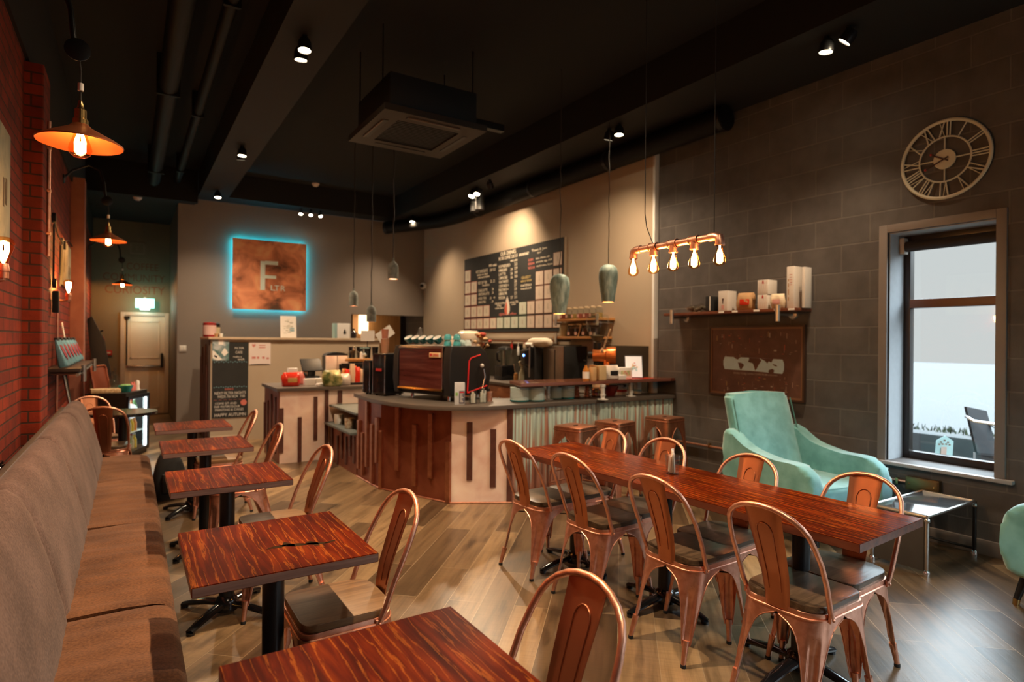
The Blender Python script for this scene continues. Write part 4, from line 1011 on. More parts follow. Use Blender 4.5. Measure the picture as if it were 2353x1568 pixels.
# ---------------------------------------------------------------- coffee table
t = thing('coffee_table', 'low dark coffee table with steel tube frame and smoked glass top', 'table', (4.65, 1.93, 0))
SMOKE = plain('smoked_top', (0.05, 0.055, 0.06, 1), 0.08, spec=0.8)
x0, x1, y0, y1 = -.36, .36, -.165, .165
MB().box(x0 + .012, x1 - .012, y0 + .012, y1 - .012, .374, .386, .003).build('glass_top', SMOKE, t)
mb = MB()
for a, b in (((x0, y0), (x1, y0)), ((x1, y0), (x1, y1)), ((x1, y1), (x0, y1)), ((x0, y1), (x0, y0))): mb.tube([(a[0], a[1], .380), (b[0], b[1], .380)], .0125, 8)
mb.build('top_rim', STEEL, t)
for k, (x, y) in enumerate(((x0, y0), (x1, y0), (x1, y1), (x0, y1))):
    lg = MB().cyl((x, y, .0), (x, y, .384), .0125, n=12).build('leg', STEEL if x < 0 else BLACK, t)
    MB().ball((x, y, .355), .019, 10).build('collar', STEEL, lg); MB().lathe([(0, 0), (.02, 0), (.02, .03), (.014, .04), (0, .04)], (x, y, 0), 12).build('foot_cap', CHROME, lg)
MB().box(x0 - .004, x0 + .006, y0 + .014, y1 - .014, .03, .365, .002).build('end_panel', plain('dark_panel', (0.06, 0.055, 0.05, 1), 0.4), t)
mb = MB(); mb.tube([(x0, y1, .05), (x1, y1, .05)], .009, 8); mb.tube([(x1, y0, .05), (x1, y1, .05)], .009, 8); mb.build('stretcher', BLACK, t)
# ================================================================== BAR
ZC = .90
CTOP = plain('laminate_top', (0.085, 0.068, 0.056, 1), 0.42, var=0.1, scale=30)
SHADEPANEL = mottled('shaded_copper_panel', [(0.3, (0.20, 0.055, 0.03, 1)), (0.7, (0.33, 0.11, 0.06, 1))], 5, 0.34, 0.75, rough2=0.45)  # same copper as the pale panels, dark reflections of the left side put into colour
BAR = wthing('bar_counter', 'faceted copper-clad bar counter with raised dark strips and a verdigris front', 'counter', (3.4, 4.9, 0))
f0, f1, f2, f3, f4 = (2.09, 6.33), (2.11, 5.68), (2.47, 4.85), (2.95, 4.585), (XR - .004, 4.625)
poly = [f0, f1, f2, f3, f4, (XR - .004, 4.842), (XM - .016, 4.842), (XM - .016, 5.05), (3.15, 5.05), (2.85, 5.4), (2.65, 6.33)]
MB().prism([(f0[0] + .02, f0[1]), (f1[0] + .02, f1[1]), (f2[0] + .015, f2[1] + .012), (f3[0], f3[1] + .02), (f4[0], f4[1] + .02)] + poly[5:], 0.0, ZC - .04).build('carcass', plain('carcass', (0.03, 0.02, 0.016, 1), 0.7), BAR, smooth=False)
def facet(a, b, z0, z1, mat, name, t=.012, parent=BAR):
    a, b = Vector(a), Vector(b); d = (b - a).normalized(); n = Vector((d.y, -d.x))
    if n.dot(-Vector(((a + b) / 2))) < 0: n = -n
    p = [a, b, b - n * t, a - n * t]
    return MB().prism([tuple(v) for v in p], z0, z1).build(name, mat, parent, smooth=False), a, d, n
def strips(a, d, n, L, items, parent=BAR, mat=STRIP, th=.016):
    for (u, w, z0, z1) in items:
        p0 = a + d * (u * L - w / 2); p1 = a + d * (u * L + w / 2)
        q = [p0 + n * .0005, p1 + n * .0005, p1 + n * th, p0 + n * th]
        MB().prism([tuple(v) for v in q], z0, z1, bev=.0015, seg=1).build('cladding_strip', mat, parent, smooth=False)
_, a, d, n = facet(f0, f1, .0, ZC - .04, SHADEPANEL, 'panel')
strips(a, d, n, .65, mat=COPPER_DK, th=.03, items=[(.12, .05, .10, .62), (.30, .045, .05, .50), (.48, .05, .16, .86), (.70, .05, .02, .62), (.90, .05, .25, .70)])
_, a, d, n = facet(f1, f2, .0, ZC - .04, SHADEPANEL, 'panel')
strips(a, d, n, .905, mat=COPPER_DK, th=.03, items=[(.02, .04, .0, .58), (.27, .05, .22, .86), (.52, .05, .10, .68), (.74, .05, .20, .80), (.975, .05, .0, .56)])
_, a, d, n = facet(f2, f3, .0, ZC - .04, COPPER_SHEET, 'panel')
strips(a, d, n, .548, [(.30, .052, .21, .74), (.69, .052, .145, .675), (.965, .05, .0, .86)])
# verdigris corrugated front
def verdi():
    m, nt, b = _bs('verdigris_drips'); N = nt.nodes; L = nt.links
    g = N.new('ShaderNodeNewGeometry'); mp = N.new('ShaderNodeMapping'); mp.inputs['Scale'].default_value = (42, 42, 1.4); L.new(g.outputs['Position'], mp.inputs[0])
    nz = N.new('ShaderNodeTexNoise'); nz.inputs['Scale'].default_value = 1; nz.inputs['Detail'].default_value = 4; L.new(mp.outputs[0], nz.inputs['Vector'])
    sp = N.new('ShaderNodeSeparateXYZ'); L.new(g.outputs['Position'], sp.inputs[0])
    ad = N.new('ShaderNodeMath'); ad.operation = 'MULTIPLY_ADD'; ad.inputs[1].default_value = .34; L.new(sp.outputs[2], ad.inputs[0]); L.new(nz.outputs['Fac'], ad.inputs[2])
    rp = ramp(nt, [(0.54, (0.34, 0.14, 0.09, 1)), (0.66, (0.46, 0.25, 0.18, 1)), (0.71, (0.34, 0.46, 0.42, 1)), (0.84, (0.58, 0.72, 0.66, 1))]); L.new(ad.outputs[0], rp.inputs[0]); L.new(rp.outputs[0], b.inputs['Base Color'])
    setin(b, rough=0.6, metal=0.15); return m
VD = verdi()
a, b = Vector(f3), Vector(f4); L_ = (b - a).length; d = (b - a) / L_; n = Vector((d.y, -d.x))
def cor(u, v):
    p = a + d * (L_ * u) + n * (.008 * math.sin(2 * PI * u * L_ / .076))
    return Vector((p.x, p.y, (ZC - .04) * v))
mb = MB(); mb.grid(cor, 8 * int(L_ / .076), 2); mb.solid(.002); mb.build('corrugated_front', VD, BAR, ang=80)
MB().tube([(f1[0] - .012, f1[1], .008), (f2[0] - .012, f2[1] - .008, .008), (f3[0] - .004, f3[1] - .012, .008)], .008, 8).build('floor_bead', COPPER, BAR)
MB().tube([(f0[0] - .012, f0[1], .008), (f1[0] - .012, f1[1], .008)], .008, 8).build('floor_bead', COPPER, BAR)
top = [(2.05, 6.36), (2.0, 5.67), (2.055, 5.27), (2.165, 4.93), (2.30, 4.755), (2.46, 4.63), (2.68, 4.56), (2.96, 4.545), (XR - .004, 4.57), (XR - .004, 4.842), (XM - .016, 4.842), (XM - .016, 5.10), (3.2, 5.10), (2.92, 5.45), (2.72, 6.36)]
tag(MB().prism(top, ZC - .038, ZC, bev=.004, seg=2).build('countertop', CTOP, None), 'grey-brown laminate worktop curving along the bar under the coffee machine', 'worktop')
# low stepped cabinet between bar and till counter
LB = wthing('mug_cabinet', 'low dark-striped cabinet with open mug shelf between till and bar', 'cabinet', (2.3, 6.9, 0))
MB().box(2.10, 2.62, 6.37, 7.40, 0, .44).build('carcass', _M['carcass'], LB, smooth=False)
_, a, d, n = facet((2.09, 7.41), (2.09, 6.365), .0, .44, SHADEPANEL, 'panel', parent=LB)
strips(a, d, n, 1.045, [(.12, .06, .08, .42), (.34, .05, .0, .34), (.50, .05, .10, .43), (.66, .05, .06, .38), (.80, .05, .18, .43), (.93, .05, .12, .42)], LB)
SHG = plain('grey_shelf', (0.10, 0.115, 0.11, 1), 0.5)
MB().box(2.02, 2.62, 6.37, 7.40, .441, .468, .003).build('lower_shelf', SHG, LB)
MB().box(2.08, 2.62, 6.37, 7.40, .655, .68, .003).build('upper_shelf', SHG, LB)
MB().box(2.50, 2.62, 6.37, 7.40, .469, .654).build('back_panel', plain('teal_grey', (0.035, 0.05, 0.055, 1), 0.6), LB, smooth=False)
def mug(t, mat, r=.04, h=.095):
    MB().lathe([(0, 0), (r * .92, 0), (r, .006), (r, h), (r - .004, h), (r - .005, .008), (0, .008)], n=20, cap=False).build('body', mat, t)
    MB().tube([(r * .95 * math.cos(q0), r * .95 * math.sin(q0) - .0, z) if False else (0, -(r + .002 + .022 * math.sin(k)), h * .5 + .032 * math.cos(k)) for k, q0, z in ((.1, 0, 0), (.6, 0, 0), (1.2, 0, 0), (1.9, 0, 0), (2.5, 0, 0), (3.04, 0, 0))], .005, 8).build('handle', mat, t)
for (x, y), lb, mt in zip(((2.12, 7.13), (2.12, 6.72)), ('white mug on the open shelf, farther from the camera', 'cream patterned mug on the open shelf, nearer the camera'), (WHITE_CER, mottled('mug_pattern', [(0.4, (0.62, 0.55, 0.42, 1)), (0.6, (0.35, 0.24, 0.16, 1))], 30, 0.3, 0))):
    t = thing('mug', lb, 'mug', (x, y, .4685), 'mugs on the shelf'); mug(t, mt, .052, .115)
# till counter
TC = wthing('till_counter', 'pale copper-clad till counter with three dark vertical strips', 'counter', (1.9, 7.9, 0))
MB().box(1.52, 3.28, 7.44, 8.3, 0, ZC - .04).build('carcass', _M['carcass'], TC, smooth=False)
_, a, d, n = facet((1.505, 7.42), (2.05, 7.42), .0, ZC - .04, COPPER_SHEET, 'panel', parent=TC)
strips(a, d, n, .545, [(.03, .05, .13, .66), (.42, .045, .0, .54), (.76, .045, .25, .78), (1.0, .04, 0, .86)], TC)
_, a, d, n = facet((2.08, 7.42), (2.7, 7.42), .0, ZC - .04, COPPER_SHEET, 'panel', parent=TC)
strips(a, d, n, .62, [(.22, .055, .69, .84)], TC)
MB().box(1.495, 1.515, 7.445, 8.3, 0, ZC - .04).build('side_panel', SHADEPANEL, TC, smooth=False)
for y, z0, z1 in ((7.56, .1, .78), (7.8, .2, .8), (8.02, .0, .7), (8.22, .1, .66)): MB().box(1.477, 1.494, y, y + .05, z0, z1, .0015, 1).build('cladding_strip', STRIP, TC, smooth=False)
tag(MB().box(1.46, 3.30, 7.36, 8.32, ZC - .039, ZC, .004).build('countertop', CTOP, None), 'grey-brown worktop of the till counter, carrying snacks and till', 'worktop')
# ---------------------------------------------------------------- half wall with boards
HW = MB().box(.97, 3.45, 9.40, 10.55, 0, 1.465)
struct('half_wall', HW, CREAM, smooth=False)
struct('half_wall_cap', MB().box(.94, 3.47, 9.36, 10.57, 1.466, 1.50, .004), plain('oak_cap', (0.50, 0.38, 0.26, 1), 0.5), smooth=True)
t = wthing('striped_end_panel', 'dark striped end panel of the half wall by the corridor', 'panel', (.95, 9.98, 0))
MB().box(.945, .968, 9.42, 10.55, 0, 1.46).build('board', plain('end_board', (0.05, 0.03, 0.024, 1), 0.5), t, smooth=False)
for y, z0, z1 in ((9.5, .0, 1.1), (9.72, .2, 1.4), (9.93, .0, .95), (10.15, .3, 1.35), (10.35, .0, 1.2)): MB().box(.928, .945, y, y + .06, z0, z1).build('cladding_strip', STRIP, t, smooth=False)
struct('baseboard_half', MB().box(.97, 1.49, 9.385, 9.399, 0, .09, .002), plain('pale_skirting', (0.5, 0.40, 0.29, 1), 0.5))
# chalkboard on the half wall
YH = 9.395
BOARD = plain('chalkboard', (0.014, 0.014, 0.013, 1), 0.75, var=0.4, scale=6)
CHALK = plain('chalk_white', (0.62, 0.58, 0.52, 1), 0.9)
CHALKR = plain('chalk_red', (0.6, 0.16, 0.12, 1), 0.9)
CHALKB = plain('chalk_blue', (0.12, 0.26, 0.30, 1), 0.9)
CHALKY = plain('chalk_gold', (0.55, 0.40, 0.14, 1), 0.9)
t = wthing('chalkboard', 'tall chalkboard with event notes on the half wall', 'board', (1.22, YH, .34))
bx0, bx1, bz0, bz1 = .99, 1.462, .345, 1.43
MB().box(bx0, bx1, YH - .006, YH + .003, bz0, bz1).build('board', BOARD, t, smooth=False)
bs = ((bx0, YH - .006, bz0), (1, 0, 0), (0, 0, 1), (0, -1, 0)); W_ = bx1 - bx0
lettering([('NEXT FILTER NIGHTS', .03, .335, .055, .41), ('WEDS 7th NOV  7:00', .07, .285, .055, .36), ('COME SIT AND', .04, .19, .045, .28), ('PAIR WATERCOLOUR', .03, .145, .045, .33), ('PAINTING & CAKES', .04, .10, .045, .37), ('HAPPY AUTUMN', .03, .02, .065, .41), ('FILTER', .29, .985, .04, .12), ('CAFE', .30, .92, .05, .09), ('make a', .27, .86, .04), ('wish', .33, .82, .05)], 'lettering', CHALK, t, bs, .0008)
lettering([('EVENTS', .165, .395, .04, .11), ('~ ~ ~ ~ ~ ~ ~', .02, .25, .03, .43)], 'red_lettering', CHALKR, t, bs, .0008)
mb = MB()
for zz in (.43, .79):
    for k in range(15): mb.box(bx0 + .02 + k * .03, bx0 + .035 + k * .03, YH - .0075, YH - .006, bz0 + zz + .008 * (k % 2), bz0 + zz + .008 * (k % 2) + .012)
mb.build('chalk_border', CHALKB, t, smooth=False)
mb = MB(); mb.lathe([(0, 0), (.042, 0), (.042, .0015), (0, .0015)], n=16, m=Matrix.Translation((bx0 + .415, YH - .006, bz0 + .21)) @ Matrix.Rotation(PI / 2, 4, 'X')); mb.build('chalk_pumpkin', CHALKR, t)
# photo print and pink poster
def poster(name, label, x0, x1, z0, z1, y, base, extra):
    t = wthing(name, label, 'poster', ((x0 + x1) / 2, y, z0)); MB().box(x0, x1, y - .002, y, z0, z1).build('sheet', base, t, smooth=False)
    for nm, mat, shapes in extra:
        mb = MB()
        for s in shapes: mb.quad([(x0 + (x1 - x0) * u, y - .0032, z0 + (z1 - z0) * v) for u, v in s])
        mb.build(nm, mat, t, smooth=False)
poster('photo_poster', 'small poster of turquoise water and drop shapes on the chalkboard corner', .99, 1.205, 1.165, 1.46, YH - .008, mottled('water_print', [(0.35, (0.06, 0.16, 0.15, 1)), (0.5, (0.18, 0.26, 0.27, 1)), (0.65, (0.45, 0.5, 0.52, 1))], 11, 0.5, 0),
       [('print_shapes', PAPER, [[(.36, .76), (.66, .76), (.66, 1), (.36, 1)], [(.52, .38), (.72, .20), (.95, .38), (.74, .62)], [(0, .48), (.12, .46), (.6, .05), (.3, .02), (.02, .1)]]), ('print_motif', CHALKR, [[(.12, .28), (.3, .2), (.26, .12), (.1, .2)]])])
poster('pink_poster', 'white printed poster with red heart and lettering beside the chalkboard', 1.475, 1.77, 1.10, 1.43, YH - .001, plain('pink_white', (0.70, 0.60, 0.56, 1), 0.6, var=.08, scale=6),
       [('printed_heart', plain('soft_red', (0.55, 0.2, 0.17, 1), 0.7), [[(.12, .86), (.2, .76), (.3, .86), (.26, .94), (.2, .88), (.15, .94)], [(.12, .26), (.3, .26), (.3, .36), (.12, .36)], [(.36, .26), (.46, .26), (.46, .36), (.36, .36)], [(.6, .26), (.72, .26), (.72, .36), (.6, .36)], [(.8, .24), (.92, .24), (.92, .32), (.8, .32)], [(.45, .74), (.75, .74), (.75, .78), (.45, .78)], [(.45, .84), (.75, .84), (.75, .88), (.45, .88)]]), ('printed_band', BLACK_SAT, [[(.06, .0), (.94, .0), (.94, .02), (.5, .03), (.06, .015)]])])
# on the cap
def at_cap(px, py=776, y=9.45): q = P(px, 776, 'y', y); return (q.x, y, 1.501)
t = thing('sign_card', 'white leaning printed card on the half-wall ledge under the lit copper sign', 'card', at_cap(663))
m = Matrix.Rotation(-.12, 4, 'X') @ Matrix.Rotation(.0, 4, 'Z')
MB().box(-.115, .115, -.006, .006, 0, .33, .002, 1, m).build('card', PAPER, t, smooth=False)
mb = MB(); rg = random.Random(2)
for k in range(26): u, v = rg.uniform(-.06, .06), rg.uniform(.06, .27); w, h = rg.uniform(.004, .03), rg.uniform(.004, .012); mb.box(u - w, u + w, -.0075, -.006, v, v + h, 0, 1, m)
mb.build('printed_marks', plain('faded_print', (0.42, 0.40, 0.30, 1), 0.8), t, smooth=False)
mb = MB(); mb.box(.02, .085, -.0085, -.0065, .10, .12, 0, 1, m); mb.box(.02, .085, -.0085, -.0065, .135, .15, 0, 1, m); mb.build('printed_blue', plain('print_blue', (0.25, 0.42, 0.5, 1), 0.8), t, smooth=False)
t = thing('drop_box', 'white carton with a dark drop mark and teal side on the ledge by the kitchen', 'box', at_cap(787), rotz=math.radians(8))
MB().box(-.115, .10, -.06, .06, 0, .235, .004).build('carton', WHITE, t)
MB().box(-.15, -.1155, -.058, .058, 0, .235, .003).build('teal_side', plain('teal_card', (0.22, 0.36, 0.37, 1), 0.6), t)
MB().lathe([(0, 0), (.02, .004), (.026, .02), (.02, .045), (.006, .08), (0, .09)], (.01, -.060, .06), 12, Matrix.Diagonal((1, 1.0, 1, 1))).xf(Matrix.Translation((0, -.0605, 0)) @ Matrix.Diagonal((1, .04, 1, 1)) @ Matrix.Translation((0, .06, 0))).build('drop_mark', BLACK_SAT, t)
t = thing('dark_bottle', 'small dark squat bottle on the ledge beside the white carton', 'bottle', at_cap(812))
MB().lathe([(0, 0), (.045, 0), (.048, .02), (.048, .09), (.02, .115), (.02, .14), (0, .14)], n=16).build('body', plain('dark_glass', (0.02, 0.015, 0.015, 1), 0.15), t); MB().cyl((0, 0, .14), (0, 0, .155), .022, n=12).build('cap', BLACK, t)
t = thing('red_canister', 'shiny red and white canister at the end of the half-wall ledge', 'canister', (.99, 9.75, 1.501))
MB().lathe([(0, 0), (.085, 0), (.088, .01), (.088, .205), (.07, .215), (0, .215)], n=24).build('can', plain('red_foil', (0.35, 0.03, 0.03, 1), 0.2, 0.5), t); MB().lathe([(.0885, .03), (.0885, .17)], n=24, cap=False).build('white_label', plain('label_pink', (0.6, 0.42, 0.4, 1), 0.3), t)
t = thing('dark_canister', 'dark glossy canister behind the red canister on the ledge', 'canister', (1.09, 10.1, 1.501))
MB().lathe([(0, 0), (.08, 0), (.08, .2), (.06, .215), (0, .215)], n=24).build('can', BLACK_GLOSS, t); MB().lathe([(.0805, .05), (.0805, .15)], n=24, cap=False).build('printed_label', plain('gold_label', (0.45, 0.38, 0.25, 1), 0.4), t)
for px, lb, mt in ((497, 'tiny brown pot on the half-wall ledge above the water poster', CARD), (508, 'tiny white pot on the half-wall ledge above the chalkboard', WHITE_CER), (514, 'small clear pot right of the tiny white pot', GLASS)):
    x_, y_, z_ = at_cap(px); tag(MB().lathe([(0, 0), (.022, 0), (.028, .045), (.024, .05), (0, .05)], (x_, y_, z_), 14).build('small_pot', mt, None), lb, 'pot', 'little pots on the ledge')
t = wthing('security_camera', 'small white dome camera in the corner above the kitchen opening', 'camera', (XM - .09, YB - .25, 2.5))
q = P(972, 657, 'x', XM - .06)
ORG[t.name] = q; t.location = q
MB().ball(q, .065, 16).build('dome', WHITE, t); MB().ball(q + Vector((-.045, -.045, -.01)), .04, 12).build('lens_window', BLACK_GLOSS, t); MB().cyl(q, (XM - .001, q.y, q.z), .05, n=16).build('mount', WHITE, t)
# ---------------------------------------------------------------- till counter things
def on(px, py, z=ZC): q = P(px, py, 'z', z); return (q.x, q.y, z + .0005)
def aty(px, y, z): q = P(px, 784, 'y', y); return (q.x, y, z + .0005)
def bag(loc, w, d, h, mat, label, seed, rz=0, name='snack_bag', trim=None, cat='bag'):
    """crinkled pillow bag"""
    t = thing(name, label, cat, loc, None, rz); rg = random.Random(seed)
    ph = [rg.uniform(0, 6) for _ in range(6)]
    def fn(u, v):
        a = 2 * PI * u; k = math.sin(PI * min(1, .12 + v * .88)) ** .45 if v < .8 else (math.sin(PI * (.12 + .8 * .88)) ** .45) * (1 - (v - .8) * 3.2)
        wob = 1 + .07 * math.sin(3 * a + ph[0] + 5 * v) + .05 * math.sin(7 * a + ph[1] + 9 * v)
        x = w / 2 * math.copysign(abs(math.cos(a)) ** .8, math.cos(a)) * (.75 + .25 * k) * (wob if v < .85 else 1); y = d / 2 * math.sin(a) * k * wob
        z = h * v + (.012 * math.sin(4 * a + ph[2]) if 0 < v < 1 else 0) * v
        return Vector((x, y, max(0, z)))
    mb = MB(); mb.grid(fn, 28, 12, wrap_u=True); mb.bm.verts.ensure_lookup_table()
    for ring in (0, 11): mb.bm.faces.new([mb.bm.verts[i * 12 + ring] for i in range(28)])
    mb.build('bag_body', mat, t, ang=70)
    if trim:
        MB().box(-w * .26, w * .26, -d * .51, -d * .47, h * .3, h * .62, .004).build('printed_label', trim, t)
    return t
REDFOIL = plain('red_crisp_foil', (0.62, 0.035, 0.015, 1), 0.25, 0.2)
MULTI = mottled('multicolour_wrap', [(0.3, (0.45, 0.03, 0.04, 1)), (0.42, (0.6, 0.15, 0.03, 1)), (0.5, (0.55, 0.35, 0.08, 1)), (0.58, (0.35, 0.05, 0.2, 1)), (0.7, (0.5, 0.1, 0.05, 1))], 24, 0.35, 0.1)
GREENF = mottled('green_wrap', [(0.35, (0.05, 0.08, 0.02, 1)), (0.5, (0.20, 0.20, 0.07, 1)), (0.65, (0.42, 0.36, 0.18, 1))], 18, 0.3, 0.1)
bag(on(668, 888), .22, .14, .17, REDFOIL, 'bright red crisp packet at the left end of the till counter', 1, .1, trim=plain('gold_print', (0.6, 0.35, 0.1, 1), 0.4))
bag(on(686, 884), .16, .08, .16, plain('pink_wrap', (0.55, 0.16, 0.14, 1), 0.4), 'pinkish packet behind the bright red crisp packet', 2, .3)
t = thing('white_box', 'small white box standing behind the red crisp packet', 'box', aty(673, 8.1, ZC)); MB().box(-.06, .06, -.04, .04, 0, .20, .003).build('carton', WHITE, t); MB().box(-.04, .02, -.042, -.04, .06, .14).build('printed_panel', plain('grey_print', (0.3, 0.32, 0.34, 1), 0.6), t)
t = thing('till_screen', 'black tilted till screen on a stand, on the till counter', 'till', aty(716, 7.95, ZC), rotz=math.radians(10))
m = Matrix.Translation((0, 0, .24)) @ Matrix.Rotation(math.radians(-32), 4, 'X')
MB().box(-.135, .135, -.012, .012, -.085, .095, .006, 2, m).build('screen_case', BLACK_SAT, t); MB().box(-.12, .12, .0125, .014, -.07, .08, 0, 2, m).build('display', BLACK_GLOSS, t)
MB().box(-.05, .05, -.02, .05, .10, .22, .01).build('stand_neck', BLACK, t); MB().box(-.11, .11, -.03, .12, .0, .10, .012).build('till_base', BLACK, t); MB().ball((-.10, -.03, .125), .026, 12).build('scanner', BLACK, t)
t = thing('receipt_box', 'white printed carton in front of the till screen', 'box', on(711, 886)); MB().box(-.065, .065, -.04, .04, 0, .085, .003).build('carton', WHITE, t)
MB().box(.07, .19, -.04, .05, 0, .085, .003).build('carton_flap', WHITE, t)
t = thing('card_reader', 'white card machine lying by the till', 'card reader', on(736, 888), rotz=.4); MB().box(-.05, .09, -.035, .035, 0, .035, .012).build('body', WHITE, t); MB().box(-.03, .05, -.025, .025, .0352, .037).build('keypad', plain('grey_keys', (0.4, 0.42, 0.43, 1), 0.5), t)
bag(on(763, 888), .23, .15, .20, GREENF, 'dark green and yellow crisp packet at the right of the till', 4, -.1)
bag(on(791, 886), .16, .10, .15, plain('clear_wrap', (0.42, 0.38, 0.36, 1), 0.15), 'silvery wrapped packet right of the green crisp packet', 5)
t = thing('tissue_roll', 'pinkish wrapped roll on the till base', 'roll', (Vector(aty(704, 7.95, ZC)) + Vector((0, .02, .1005)))); MB().lathe([(0, 0), (.035, 0), (.035, .10), (0, .10)], n=16, m=Matrix.Translation((-.05, 0, .0355)) @ Matrix.Rotation(PI / 2, 4, 'Y')).build('roll', plain('peach', (0.6, 0.4, 0.3, 1), 0.7), t)
t = thing('copper_cake_case', 'pinkish copper twin-door dispenser with black arched lid behind the counter', 'dispenser', aty(771, 8.15, ZC))
MB().box(-.15, -.003, -.09, .09, 0, .36, .004).build('door', COPPER_SHEET, t); MB().box(.003, .15, -.09, .09, 0, .36, .004).build('door', COPPER_SHEET, t)
MB().prism([(-.15, .362), (.15, .362), (.13, .385), (.07, .402), (0, .408), (-.07, .402), (-.13, .385)], -.09, .09, 'y').build('arched_lid', BLACK, t); MB().box(-.154, .154, -.06, .0925, 0, .36).build('case_body', BLACK, t)
t = thing('snack_stand', 'black rack stuffed with colourful sweet packets beside the grinders', 'rack', on(812, 884))
MB().box(-.15, .15, -.08, .10, 0, .03, .004).build('base', BLACK, t); MB().box(-.16, .16, .08, .10, .03, .26).build('back_plate', BLACK, t); MB().box(-.16, .16, -.02, .02, .25, .275, .004).build('top_bar', BLACK, t)
rg = random.Random(8)
sp_ = Vector(on(812, 884))
for k in range(9):
    bag(sp_ + Vector((-.13 + .033 * k, -.02 - .03 * (k % 2), .031 + .0)), .07, .045, rg.uniform(.16, .24), [MULTI, REDFOIL, plain('orange_wrap', (0.6, 0.22, 0.04, 1), 0.3), plain('buff_wrap', (0.55, 0.4, 0.3, 1), 0.4)][k % 4], 'small sweet packet in the black rack by the till', 20 + k, rg.uniform(-.3, .3), 'sweet_packet', cat='packet')['group'] = 'sweet packets in the rack'
# cake board with glass
t = thing('cake_board', 'round pale wooden board on a black stand above the sweet rack', 'board', on(823, 880))
MB().lathe([(0, .29), (.17, .29), (.175, .30), (.17, .325), (0, .325)], n=32).build('board', ORANGEWOOD, t); MB().cyl((0, .05, 0), (0, .05, .29), .03, n=14).build('stand', BLACK, t)
cb = Vector(on(823, 880)) + Vector((0, 0, .3255))
t = thing('glass_dome', 'clear glass cake dome with chrome knob on the wooden board', 'dome', cb + Vector((-.06, 0, 0))); MB().lathe([(.09, 0), (.095, .03), (.09, .07), (.05, .10), (.012, .11), (0, .11)], n=24, cap=False).build('dome', GLASS, t); MB().ball((0, 0, .135), .024, 12).build('knob', CHROME, t)
t = thing('glass_jar', 'square glass jar with teal lid on the wooden board', 'jar', cb + Vector((.085, .0, 0))); MB().box(-.045, .045, -.045, .045, 0, .13, .012).build('jar_body', GLASS, t); MB().box(-.05, .05, -.05, .05, .131, .15, .006).build('lid', plain('lid_teal', (0.12, 0.2, 0.2, 1), 0.5), t); MB().ball((0, 0, .05), .025, 10).build('jar_contents', WHITE, t)
t = thing('salt_shaker', 'small white shaker at the front edge of the wooden board', 'shaker', cb + Vector((-.0, -.12, 0))); MB().lathe([(0, 0), (.018, 0), (.016, .08), (.01, .095), (0, .095)], n=14).build('body', WHITE, t)
# ---------------------------------------------------------------- grinders
def grinder(loc, w, d, h, label, rz, badge=True):
    t = thing('coffee_grinder', label, 'grinder', loc, None, rz)
    MB().box(-w / 2, w / 2, -d / 2, d / 2, .012, h, .012, 3).build('body', BLACK_GLOSS, t)
    for sx in (-1, 1): MB().box(sx * w / 2 - .002 - .004, sx * w / 2 - .002 + .004, -d / 2 - .004, -d / 2 + .004, .02, h - .02, .002).build('edge_trim', STEEL, t)
    for sx in (-1, 1):
        for sy in (-1, 1): MB().cyl((sx * (w / 2 - .03), sy * (d / 2 - .03), 0), (sx * (w / 2 - .03), sy * (d / 2 - .03), .014), .014, n=10).build('foot', RUBBER, t)
    if badge: MB().box(-.045, .045, -d / 2 - .006, -d / 2 - .001, h * .58, h * .58 + .028, .002).build('badge', plain('red_badge', (0.40, 0.02, 0.02, 1), 0.4), t)
    return t
ZG = ZC + .0005
MA = math.atan2(5.03 - 5.66, 2.53 - 2.31)   # direction of the machine front
GA = MA + PI / 2 - PI / 2
g1 = grinder((2.30, 5.98, ZG), .19, .26, .44, 'tall black coffee grinder with red badge left of the espresso machine', MA)
grinder((2.20, 6.20, ZG), .11, .15, .36, 'narrow black grinder tower, middle of the three', MA, False)
grinder((2.40, 6.26, ZG), .11, .12, .38, 'narrow black grinder tower farthest left', MA, False)
t = thing('paper_cup_stack', 'stack of brown takeaway cups on top of the tall black grinder', 'cups', (2.26, 5.99, ZG + .4405))
for k in range(4): MB().lathe([(0, .0), (.03, 0), (.041, .09), (.044, .09), (.044, .096), (0, .096)], (0, 0, .018 * k), 18).build('cup', plain('cup_brown', (0.40, 0.20, 0.11, 1), 0.7), t)
MB().lathe([(0, 0), (.032, 0), (.038, .1), (0, .1)], (0, 0, .152), 16).build('cup_sleeve', plain('sleeve_brown', (0.34, 0.12, 0.07, 1), 0.7), t)
t = thing('black_cup_stack', 'black takeaway cups stacked behind the cake board', 'cups', aty(836, 8.1, ZC))
MB().box(-.22, .22, -.08, .08, 0, .28, .01).build('holder', BLACK, t)
for k in range(4): MB().lathe([(0, 0), (.034, 0), (.048, .2), (0, .2)], (-.165 + .11 * k, 0, .281), 16).build('cup', BLACK_GLOSS, t)
# ---------------------------------------------------------------- espresso machine
EM = thing('espresso_machine', 'large black espresso machine with dark copper back panel on the bar', 'coffee machine', (2.42, 5.345, ZG), None, MA)
Lm, Dm = .74, .56
DARKCU = wood('machine_panel', (0.035, 0.008, 0.006, 1), (0.075, 0.018, 0.013, 1), (0.115, 0.035, 0.025, 1), 'x', .8, 0.18, streak=False, bump=0.02)
